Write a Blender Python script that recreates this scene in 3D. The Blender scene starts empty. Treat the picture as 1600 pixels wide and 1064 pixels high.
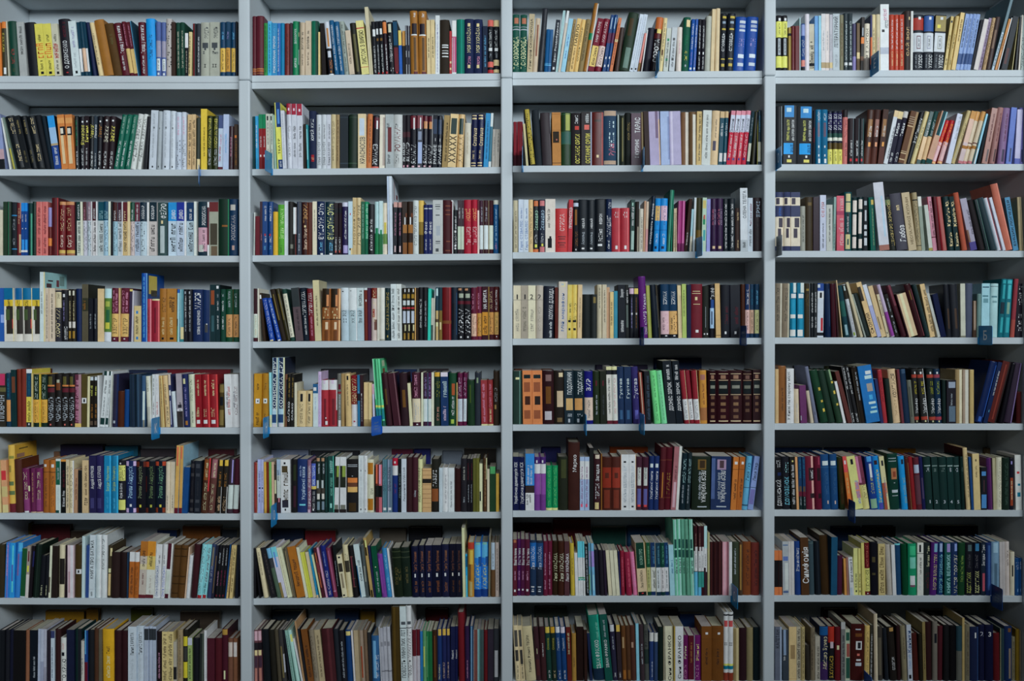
import bpy, bmesh, math, random, re
import numpy as np
from mathutils import Matrix, Vector

random.seed(7)
scene = bpy.context.scene
COL = scene.collection

# ------------------------------------------------------------------ camera, light, exposure
CAM = dict(loc=(0.0427, -3.4679, 1.4468), yaw=0.00646, pitch=-0.01023, roll=-0.00031, f=1421.84)
def setup_camera():
    cy, sy = math.cos(CAM['yaw']), math.sin(CAM['yaw'])
    cp, sp = math.cos(CAM['pitch']), math.sin(CAM['pitch'])
    fwd = Vector((-sy * cp, cy * cp, sp)); right = Vector((cy, sy, 0)); up = right.cross(fwd)
    cr, sr = math.cos(CAM['roll']), math.sin(CAM['roll'])
    r = right * cr + up * sr; u = up * cr - right * sr
    cam = bpy.data.cameras.new('camera'); ob = bpy.data.objects.new('camera', cam); COL.objects.link(ob)
    m = Matrix((r, u, -fwd)).transposed().to_4x4(); m.translation = Vector(CAM['loc'])
    ob.matrix_world = m
    cam.sensor_width = 36.0; cam.lens = CAM['f'] * 36.0 / 1600.0; cam.clip_end = 50
    scene.camera = ob
setup_camera()

world = bpy.data.worlds.new('world'); scene.world = world; world.use_nodes = True
bg = world.node_tree.nodes['Background']; bg.inputs[0].default_value = (0.62, 0.78, 1.0, 1); bg.inputs[1].default_value = 0.001

def area_light(name, loc, target, sx, sy, power, color):
    d = bpy.data.lights.new(name, 'AREA'); d.shape = 'RECTANGLE'; d.size = sx; d.size_y = sy; d.energy = power; d.color = color
    o = bpy.data.objects.new(name, d); COL.objects.link(o); o.location = loc
    o.rotation_euler = (Vector(target) - Vector(loc)).to_track_quat('-Z', 'Y').to_euler()
    return o
L = area_light('window_light', (-0.6, -5.3, 3.25), (-3.2, 0.0, 1.95), 11.5, .6, 160, (0.86, 0.95, 1.0)); L.data.spread = math.radians(100)

scene.view_settings.view_transform = 'Standard'; scene.view_settings.look = 'None'
scene.view_settings.gamma = 1.0; scene.view_settings.use_curve_mapping = False
scene.view_settings.exposure = 0.0

# ------------------------------------------------------------------ materials
def new_mat(name):
    m = bpy.data.materials.new(name); m.use_nodes = True
    nt = m.node_tree; b = nt.nodes['Principled BSDF']
    return m, nt, b
def node(nt, kind, **kw):
    n = nt.nodes.new(kind)
    for k, v in kw.items(): setattr(n, k, v)
    return n
def noise(nt, scale, detail=3.0, vec=None, rough=0.55):
    n = node(nt, 'ShaderNodeTexNoise'); n.inputs['Scale'].default_value = scale; n.inputs['Detail'].default_value = detail
    n.inputs['Roughness'].default_value = rough
    if vec: nt.links.new(vec, n.inputs['Vector'])
    return n.outputs['Fac']
def ramp(nt, fac, a, b, lo=0.0, hi=1.0):
    m = node(nt, 'ShaderNodeMapRange'); nt.links.new(fac, m.inputs['Value'])
    for i, v in enumerate((lo, hi, a, b)): m.inputs[i + 1].default_value = v
    return m.outputs['Result']

def laminate(name, rgb, amount=0.06):
    m, nt, b = new_mat(name)
    tc = node(nt, 'ShaderNodeTexCoord')
    f = ramp(nt, noise(nt, 3.5, 4, tc.outputs['Object']), 1 - amount, 1 + amount * .4, .3, .7)
    g = ramp(nt, noise(nt, 420, 2, tc.outputs['Object']), .97, 1.03, .3, .7)
    mu = node(nt, 'ShaderNodeMath', operation='MULTIPLY'); nt.links.new(f, mu.inputs[0]); nt.links.new(g, mu.inputs[1])
    mix = node(nt, 'ShaderNodeVectorMath', operation='SCALE'); mix.inputs[0].default_value = rgb
    nt.links.new(mu.outputs[0], mix.inputs['Scale']); nt.links.new(mix.outputs[0], b.inputs['Base Color'])
    b.inputs['Roughness'].default_value = 0.55; b.inputs['Specular IOR Level'].default_value = 0.3
    bp = node(nt, 'ShaderNodeBump'); bp.inputs['Strength'].default_value = 0.06; bp.inputs['Distance'].default_value = 0.0006
    nt.links.new(noise(nt, 900, 2, tc.outputs['Object']), bp.inputs['Height']); nt.links.new(bp.outputs[0], b.inputs['Normal'])
    return m
M_GREY = laminate('grey_laminate', (0.585, 0.635, 0.665))
M_BACK = laminate('grey_hardboard', (0.50, 0.555, 0.59), 0.1)
M_WALL = laminate('wall_paint', (0.30, 0.31, 0.31), 0.05)
M_FLOOR = laminate('floor_linoleum', (0.035, 0.033, 0.03), 0.15)

def tinted(name, wear, rough_lo, rough_hi, spec):
    """colour and gloss come from the face attribute «tint» (rgb, roughness)"""
    m, nt, b = new_mat(name)
    at = node(nt, 'ShaderNodeAttribute', attribute_name='tint')
    tc = node(nt, 'ShaderNodeTexCoord')
    geo = node(nt, 'ShaderNodeNewGeometry')
    f1 = ramp(nt, noise(nt, 26, 5, geo.outputs['Position'], .65), 1 - wear, 1 + wear * .6, .25, .75)
    mp = node(nt, 'ShaderNodeMapping'); mp.inputs['Scale'].default_value = (1.0, 1.0, .12)
    nt.links.new(geo.outputs['Position'], mp.inputs['Vector'])
    f2 = ramp(nt, noise(nt, 520, 3, mp.outputs[0], .6), 1 - wear * .6, 1 + wear * .4, .25, .75)
    mu = node(nt, 'ShaderNodeMath', operation='MULTIPLY'); nt.links.new(f1, mu.inputs[0]); nt.links.new(f2, mu.inputs[1])
    sc = node(nt, 'ShaderNodeVectorMath', operation='SCALE'); nt.links.new(at.outputs['Color'], sc.inputs[0]); nt.links.new(mu.outputs[0], sc.inputs['Scale'])
    nt.links.new(sc.outputs[0], b.inputs['Base Color'])
    nt.links.new(ramp(nt, at.outputs['Alpha'], rough_lo, rough_hi), b.inputs['Roughness'])
    b.inputs['Specular IOR Level'].default_value = spec
    bp = node(nt, 'ShaderNodeBump'); bp.inputs['Strength'].default_value = .15; bp.inputs['Distance'].default_value = .0004
    nt.links.new(noise(nt, 1400, 2, geo.outputs['Position']), bp.inputs['Height']); nt.links.new(bp.outputs[0], b.inputs['Normal'])
    return m
M_COVER = tinted('book_cover', .14, .22, .8, .2)
M_PAGES = tinted('book_pages', .22, .7, .9, .1)
M_PRINT = tinted('spine_print', .10, .35, .8, .2)
BOOK_MATS = (M_COVER, M_PAGES, M_PRINT)

def plastic(name, rgb):
    m, nt, b = new_mat(name)
    tc = node(nt, 'ShaderNodeTexCoord')
    f = ramp(nt, noise(nt, 60, 3, tc.outputs['Object']), .94, 1.04, .3, .7)
    sc = node(nt, 'ShaderNodeVectorMath', operation='SCALE'); sc.inputs[0].default_value = rgb; nt.links.new(f, sc.inputs['Scale'])
    nt.links.new(sc.outputs[0], b.inputs['Base Color']); b.inputs['Roughness'].default_value = .35
    return m

def lin(c):
    return c / 12.92 if c <= .04045 else ((c + .055) / 1.055) ** 2.4
def rgb(h):
    return tuple(lin(int(h[i:i + 2], 16) / 255) for i in (0, 2, 4))
# the colour letters of the book list
PAL = dict(w='c4ccd4', i='b4b09c', c='c4b084', a='a08c6c', e='90969c', f='3c4044', k='101218', x='553218', q='30201a', z='8c5c24', m='4c121e', r='a02a2e',
           l='be5a50', p='b87890', u='50235a', v='8078a8', n='121c3c', b='1a509c', s='5aa0d0', t='0a5a70', j='0a3244', g='107048', d='10382c', h='504c2c',
           y='d6bc54', o='c87030')
# the book list holds colours as read off the photograph; this is the light that falls on each shelf there, so that dividing by it leaves the paint
LIGHT = (.66, .66, .64, .59, .53, .46, .43, .46)
def paint(c, row):
    return tuple(min(.86, v / LIGHT[row]) for v in rgb(c[1:] if c[0] == '#' else PAL[c]))

# ------------------------------------------------------------------ object helpers
def link_mesh(name, me, parent=None, mats=()):
    o = bpy.data.objects.new(name, me); COL.objects.link(o)
    for m in mats: me.materials.append(m)
    if parent: o.parent = parent
    return o
def empty(name, loc=(0, 0, 0), **props):
    o = bpy.data.objects.new(name, None); COL.objects.link(o); o.location = loc; o.empty_display_size = .02
    for k, v in props.items(): o[k] = v
    return o
def prism(name, pts, mat, parent=None, bevel=0.0, kind=None):
    """pts: eight corners (bottom four, top four, both anticlockwise)"""
    bm = bmesh.new(); v = [bm.verts.new(q) for q in pts]
    for f in ((3, 2, 1, 0), (4, 5, 6, 7), (0, 1, 5, 4), (1, 2, 6, 5), (2, 3, 7, 6), (3, 0, 4, 7)): bm.faces.new([v[i] for i in f])
    if bevel: bmesh.ops.bevel(bm, geom=list(bm.edges), offset=bevel, segments=3, affect='EDGES', profile=.6)
    bmesh.ops.recalc_face_normals(bm, faces=bm.faces)
    me = bpy.data.meshes.new(name); bm.to_mesh(me); bm.free()
    if bevel:
        for q in me.polygons: q.use_smooth = len(q.vertices) == 4 and q.area < bevel * 3 * 2
    o = link_mesh(name, me, parent, (mat,))
    if kind: o['kind'] = kind
    return o
def box(name, lo, hi, mat, parent=None, bevel=0.0, kind=None):
    (a, b, c), (d, e, f) = lo, hi
    return prism(name, [(a, b, c), (d, b, c), (d, e, c), (a, e, c), (a, b, f), (d, b, f), (d, e, f), (a, e, f)], mat, parent, bevel, kind)

# ------------------------------------------------------------------ the room
TH, REC, DEP, EDGE = .044, .025, .27, .025     # upright thickness, shelf set-back, shelf depth, board thickness
SHELF_Z = [2.4350, 2.0772, 1.7461, 1.4146, 1.0848, 0.7528, 0.4236, 0.0933]
BAY_RISE = [-0.0081, -0.0044, 0.0049, 0.0076]
BAY_TILT = [-0.0023, 0.0069, 0.0031, -0.0006]
def shelf_z(row, bay, X):
    return SHELF_Z[row] + BAY_RISE[bay] + BAY_TILT[bay] * (X - (bay - 1.5))
BACK = REC + DEP
TOP = SHELF_Z[0] + .338
box('floor', (-3.6, -6.2, -.05), (4.6, .40, 0), M_FLOOR, kind='structure')
box('wall_back', (-3.6, .33, 0), (4.6, .40, 3.7), M_WALL, kind='structure')
box('ceiling', (-3.6, -6.2, 3.7), (4.6, .40, 3.76), M_WALL, kind='structure')

# ------------------------------------------------------------------ the bookcases
JOINT = [SHELF_Z[0] + (BAY_RISE[min(max(i - 1, 0), 3)] + BAY_RISE[min(i, 3)]) / 2 - EDGE - .0005 for i in range(5)]
low = empty('bookcase', (0, 0, 0), category='bookcase',
            label='long pale grey bookcase of four bays and seven shelves, crammed with books')
high = empty('bookcase', (0, 0, 0), category='bookcase',
             label='pale grey top bookcase standing on the long one, holding the uppermost row of books')
for i in range(5):
    x = i - 2.0
    box('upright', (x - TH / 2, 0, 0), (x + TH / 2, BACK + .006, JOINT[i]), M_GREY, low, .007)
    box('upright', (x - TH / 2, 0, JOINT[i] + .001), (x + TH / 2, BACK + .006, TOP + EDGE + .03), M_GREY, high, .007)
def board(name, row, bay, drop, parent, front=REC):
    a, b = bay - 2 + TH / 2 + .0006, bay - 1 - TH / 2 - .0006
    za, zb = shelf_z(row, bay, a) - drop, shelf_z(row, bay, b) - drop
    y0, y1 = front, BACK
    return prism(name, [(a, y0, za - EDGE), (b, y0, zb - EDGE), (b, y1, zb - EDGE), (a, y1, za - EDGE),
                        (a, y0, za), (b, y0, zb), (b, y1, zb), (a, y1, za)], M_GREY, parent, .0012)
for bay in range(4):
    a, b = bay - 2 + TH / 2 + .0004, bay - 1 - TH / 2 - .0004
    board('bottom_board', 0, bay, 0, high)
    board('top_board', 0, bay, EDGE + .0012, low)
    box('top_board', (a, REC, TOP), (b, BACK, TOP + EDGE), M_GREY, high, .0012)
    for row in range(1, 7): board('shelf', row, bay, 0, low)
    board('bottom_board', 7, bay, 0, low)
    box('plinth', (a, REC + .03, 0), (b, REC + .05, shelf_z(7, bay, a) - EDGE - .003), M_GREY, low)
    box('back_panel', (a, BACK, .02), (b, BACK + .005, JOINT[bay] - .03), M_BACK, low)
    box('back_panel', (a, BACK, JOINT[bay] - .02), (b, BACK + .005, TOP + EDGE), M_BACK, high)

# ------------------------------------------------------------------ lettering
GLYPHS = {}
def glyph(ch):
    if ch in GLYPHS: return GLYPHS[ch]
    cu = bpy.data.curves.new('glyph', 'FONT'); cu.body = ch; cu.size = 1.0; cu.resolution_u = 2; cu.offset = .012
    ob = bpy.data.objects.new('glyph', cu); COL.objects.link(ob)
    dg = bpy.context.evaluated_depsgraph_get()
    me = ob.evaluated_get(dg).to_mesh()
    v = np.empty(len(me.vertices) * 3); me.vertices.foreach_get('co', v); v = v.reshape(-1, 3)[:, :2]
    f = [tuple(q.vertices) for q in me.polygons]
    GLYPHS[ch] = (v, f, (float(v[:, 0].max()) + .07) if len(v) else .3)
    ob.evaluated_get(dg).to_mesh_clear()
    bpy.data.objects.remove(ob); bpy.data.curves.remove(cu)
    return GLYPHS[ch]
CAP = .70                                       # height of a capital at size 1
def run_of(text, length, size, rnd):
    """verts (s along the run, q across it, centred) and faces of a line LENGTH long with capitals SIZE high"""
    V, F, n = [], [], 0
    if text == '~':                             # print too small to read in the photograph: rows of worn strokes
        s = 0.0; step = size * .5
        cells = max(2, int(length / step)); step = length / cells; gap = 0
        for c in range(cells):
            gap += 1
            if gap > rnd.randint(4, 9): gap = 0; continue
            s = c * step; w = step * .74; st = w * .28; h = size * rnd.choice((.72, .72, .78, 1.0))
            quads = []
            kind = rnd.random()
            quads.append((s, -size / 2, s + st, -size / 2 + h))
            if kind < .7: quads.append((s + w - st, -size / 2, s + w, -size / 2 + h))
            m = -size / 2 + h * rnd.choice((0.02, .42, .86))
            quads.append((s + st * .5, m, s + w - st * .4, m + size * .16))
            if kind > .55: quads.append((s + st * .5, -size / 2 + h - size * .15, s + w * .95, -size / 2 + h))
            for (a, b, c2, d) in quads:
                V += [(a, b), (c2, b), (c2, d), (a, d)]; F.append((n, n + 1, n + 2, n + 3)); n += 4
        return np.array(V), F
    adv = 0.0; parts = []
    for ch in text.replace('_', ' '):
        if ch == ' ': adv += .32; continue
        v, f, a = glyph(ch); parts.append((v, f, adv)); adv += a
    if not parts: return np.zeros((0, 2)), []
    k = size / CAP
    if length / (adv * k) < .62: k = max(length / (adv * .62), k * .55)
    sx = min(length / (adv * k), 1.9); off = max(0, (length - adv * k * sx) / 2)
    out = []
    for v, f, a in parts:
        out.append(np.column_stack(((v[:, 0] + a) * k * sx + off, v[:, 1] * k - size / 2)))
        F += [tuple(i + n for i in q) for q in f]; n += len(v)
    return np.vstack(out), F

# ------------------------------------------------------------------ one book
class Mesh:
    def __init__(s): s.v, s.f, s.c, s.m, s.n = [], [], [], [], 0
    def add(s, verts, faces, cols, mat=0):
        s.v.append(np.asarray(verts, float).reshape(-1, 3)); n = s.n
        s.f += [tuple(i + n for i in q) for q in faces]; s.c += cols; s.m += [mat] * len(faces); s.n += len(s.v[-1])
    def build(s, name, parent=None, mats=(), smooth=False):
        me = bpy.data.meshes.new(name)
        me.from_pydata(np.vstack(s.v).tolist(), [], s.f)
        at = me.attributes.new('tint', 'FLOAT_COLOR', 'FACE')
        at.data.foreach_set('color', np.array(s.c, 'f').ravel())
        o = link_mesh(name, me, parent, mats)
        if any(s.m): me.polygons.foreach_set('material_index', s.m)
        me.update()
        return o
    def moved(s, M):
        R = np.array(M.to_3x3()); T = np.array(M.translation)
        s.v = [q @ R.T + T for q in s.v]; return s
    def merge(s, o):
        for q in o.v: s.v.append(q)
        s.f += [tuple(i + s.n for i in q) for q in o.f]; s.c += o.c; s.m += o.m; s.n += o.n

def spine_profile(t, hard):
    """(x across, y) points of the spine from left to right"""
    if hard:
        n = 8; bulge = min(.0055, .24 * t)
        return [(t * i / n, bulge * (2 * i / n - 1) ** 2 + (.0008 if i in (0, n) else 0)) for i in range(n + 1)], bulge
    e = min(.0016, t * .14)
    return [(0, e), (e * .35, e * .3), (e, 0), (t - e, 0), (t - e * .35, e * .3), (t, e)], 0.0

def build_book(bk):
    """three meshes (cover, pages, lettering) in the book's own frame: x 0..t, y 0 the spine and into the shelf, z up"""
    t, h, dep, hard, rnd = bk['t'], bk['h'], bk['dep'], bk['hard'], bk['rnd']
    prof, bulge = spine_profile(t, hard)
    base = bk['rgb']; rough = bk['rough']
    # spine grid: every border of a colour field is an edge of the mesh
    us = sorted({x / t for x, _ in prof} | {u / 100 for b in bk['bands'] for u in b[3:5]})
    vs = sorted({0.0, 1.0} | {v / 100 for b in bk['bands'] for v in b[1:3]} | ({.012, .988} if hard else set()))
    us = [u for i, u in enumerate(us) if i == 0 or u - us[i - 1] > 1e-4]
    px = [x for x, _ in prof]; py = [y for _, y in prof]
    def Y(x): return float(np.interp(x, px, py))
    cv = Mesh(); nu = len(us)
    verts = [(u * t, Y(u * t) + (.0006 if hard and v in (0.0, 1.0) else 0), v * h) for v in vs for u in us]
    faces, cols = [], []
    for j in range(len(vs) - 1):
        for i in range(nu - 1):
            uc, vc = (us[i] + us[i + 1]) * 50, (vs[j] + vs[j + 1]) * 50; c = base
            for b in bk['bands']:
                if b[1] <= vc <= b[2] and b[3] <= uc <= b[4]: c = b[0]
            faces.append((j * nu + i, j * nu + i + 1, (j + 1) * nu + i + 1, (j + 1) * nu + i)); cols.append((*c, rough))
    cv.add(verts, faces, cols)
    bt = min(.0026, t * .2) if hard else min(.0006, t * .15)     # board thickness
    yl, yr = Y(0), Y(t); yi = bulge + bt + .001
    side = bk['side']; sc = (*side, rough); bc = (*base, rough)
    P = [(0, yl), (0, dep), (bt, dep), (bt, yi), (t - bt, yi), (t - bt, dep), (t, dep), (t, yr)]
    n = len(P)
    V = [(x, y, 0) for x, y in P] + [(x, y, h) for x, y in P]
    F = [(i + 1, i, n + i, n + i + 1) for i in range(n - 1)]
    C = [sc, bc, bc, bc, bc, bc, sc]
    sp = [(x, y) for x, y in prof]
    k = len(V)                                                     # top and bottom rims: left board, right board, spine web
    F += [(n, n + 3, n + 2, n + 1), (n + 7, n + 6, n + 5, n + 4), (0, 1, 2, 3), (4, 5, 6, 7)]; C += [bc] * 4
    for z, flip in ((h, False), (0, True)):
        a = len(V); V += [(x, y + (.0006 if hard else 0), z) for x, y in sp]
        web = list(range(a, a + len(sp))); q = ([n + 4, n + 3] if not flip else [4, 3])
        f = web + q; F.append(tuple(reversed(f)) if flip else tuple(f)); C.append(bc)
    cv.add(V, F, C)
    for (c, v0, v1, d0, d1) in bk.get('boards', ()):            # pictures printed on the boards
        for x, s in ((t + .0003, 1), (-.0003, -1)):
            q = [(x, dep * d0, h * v0), (x, dep * d1, h * v0), (x, dep * d1, h * v1), (x, dep * d0, h * v1)]
            cv.add(q, [(0, 1, 2, 3)] if s > 0 else [(3, 2, 1, 0)], [(*c, rough)])
    # page block
    pg = Mesh(); o = .003 if hard else .0004; g = bt + .0001; pc = (*bk['page'], .9)
    fore = dep - (.004 if hard else .0002); x0, x1 = g, t - g; y0 = yi + .0002; hol = min(.003, t * .1) if hard else 0
    Vp = []
    for z in (o, h - o): Vp += [(x0, y0, z), (x1, y0, z), (x1, fore, z), ((x0 + x1) / 2, fore - hol, z), (x0, fore, z)]
    pg.add(Vp, [(4, 3, 2, 1, 0), (5, 6, 7, 8, 9), (0, 1, 6, 5), (1, 2, 7, 6), (2, 3, 8, 7), (3, 4, 9, 8), (4, 0, 5, 9)], [pc] * 7, 1)
    # lettering
    lines = []
    for (c, v0, v1, flat, u, size, text) in bk['txt']:
        L = (v1 - v0) / 100 * h; sz = size / 100 * t; uc = u / 100 * t; zc = v0 / 100 * h
        down, flat = flat == 'v', flat == 'h'
        if flat: V2, F2 = run_of(text, min(t * .7, L * .8 * len(text)), min(L, t * .9), rnd)
        else: V2, F2 = run_of(text, L, sz, rnd)
        if not F2: continue
        if flat: X = V2[:, 0] + uc - min(t * .7, L * .8 * len(text)) / 2; Z = V2[:, 1] + zc + L / 2
        elif down: X = uc + V2[:, 1]; Z = zc + L - V2[:, 0]
        else: X = uc - V2[:, 1]; Z = zc + V2[:, 0]
        X = np.clip(X, .0006, t - .0006); lt = Mesh(); lines.append(lt)
        lt.add(np.column_stack((X, np.interp(X, px, py) - .0004, Z)), F2, [(*c, .6)] * len(F2), 2)
    return cv, pg, lines

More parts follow.
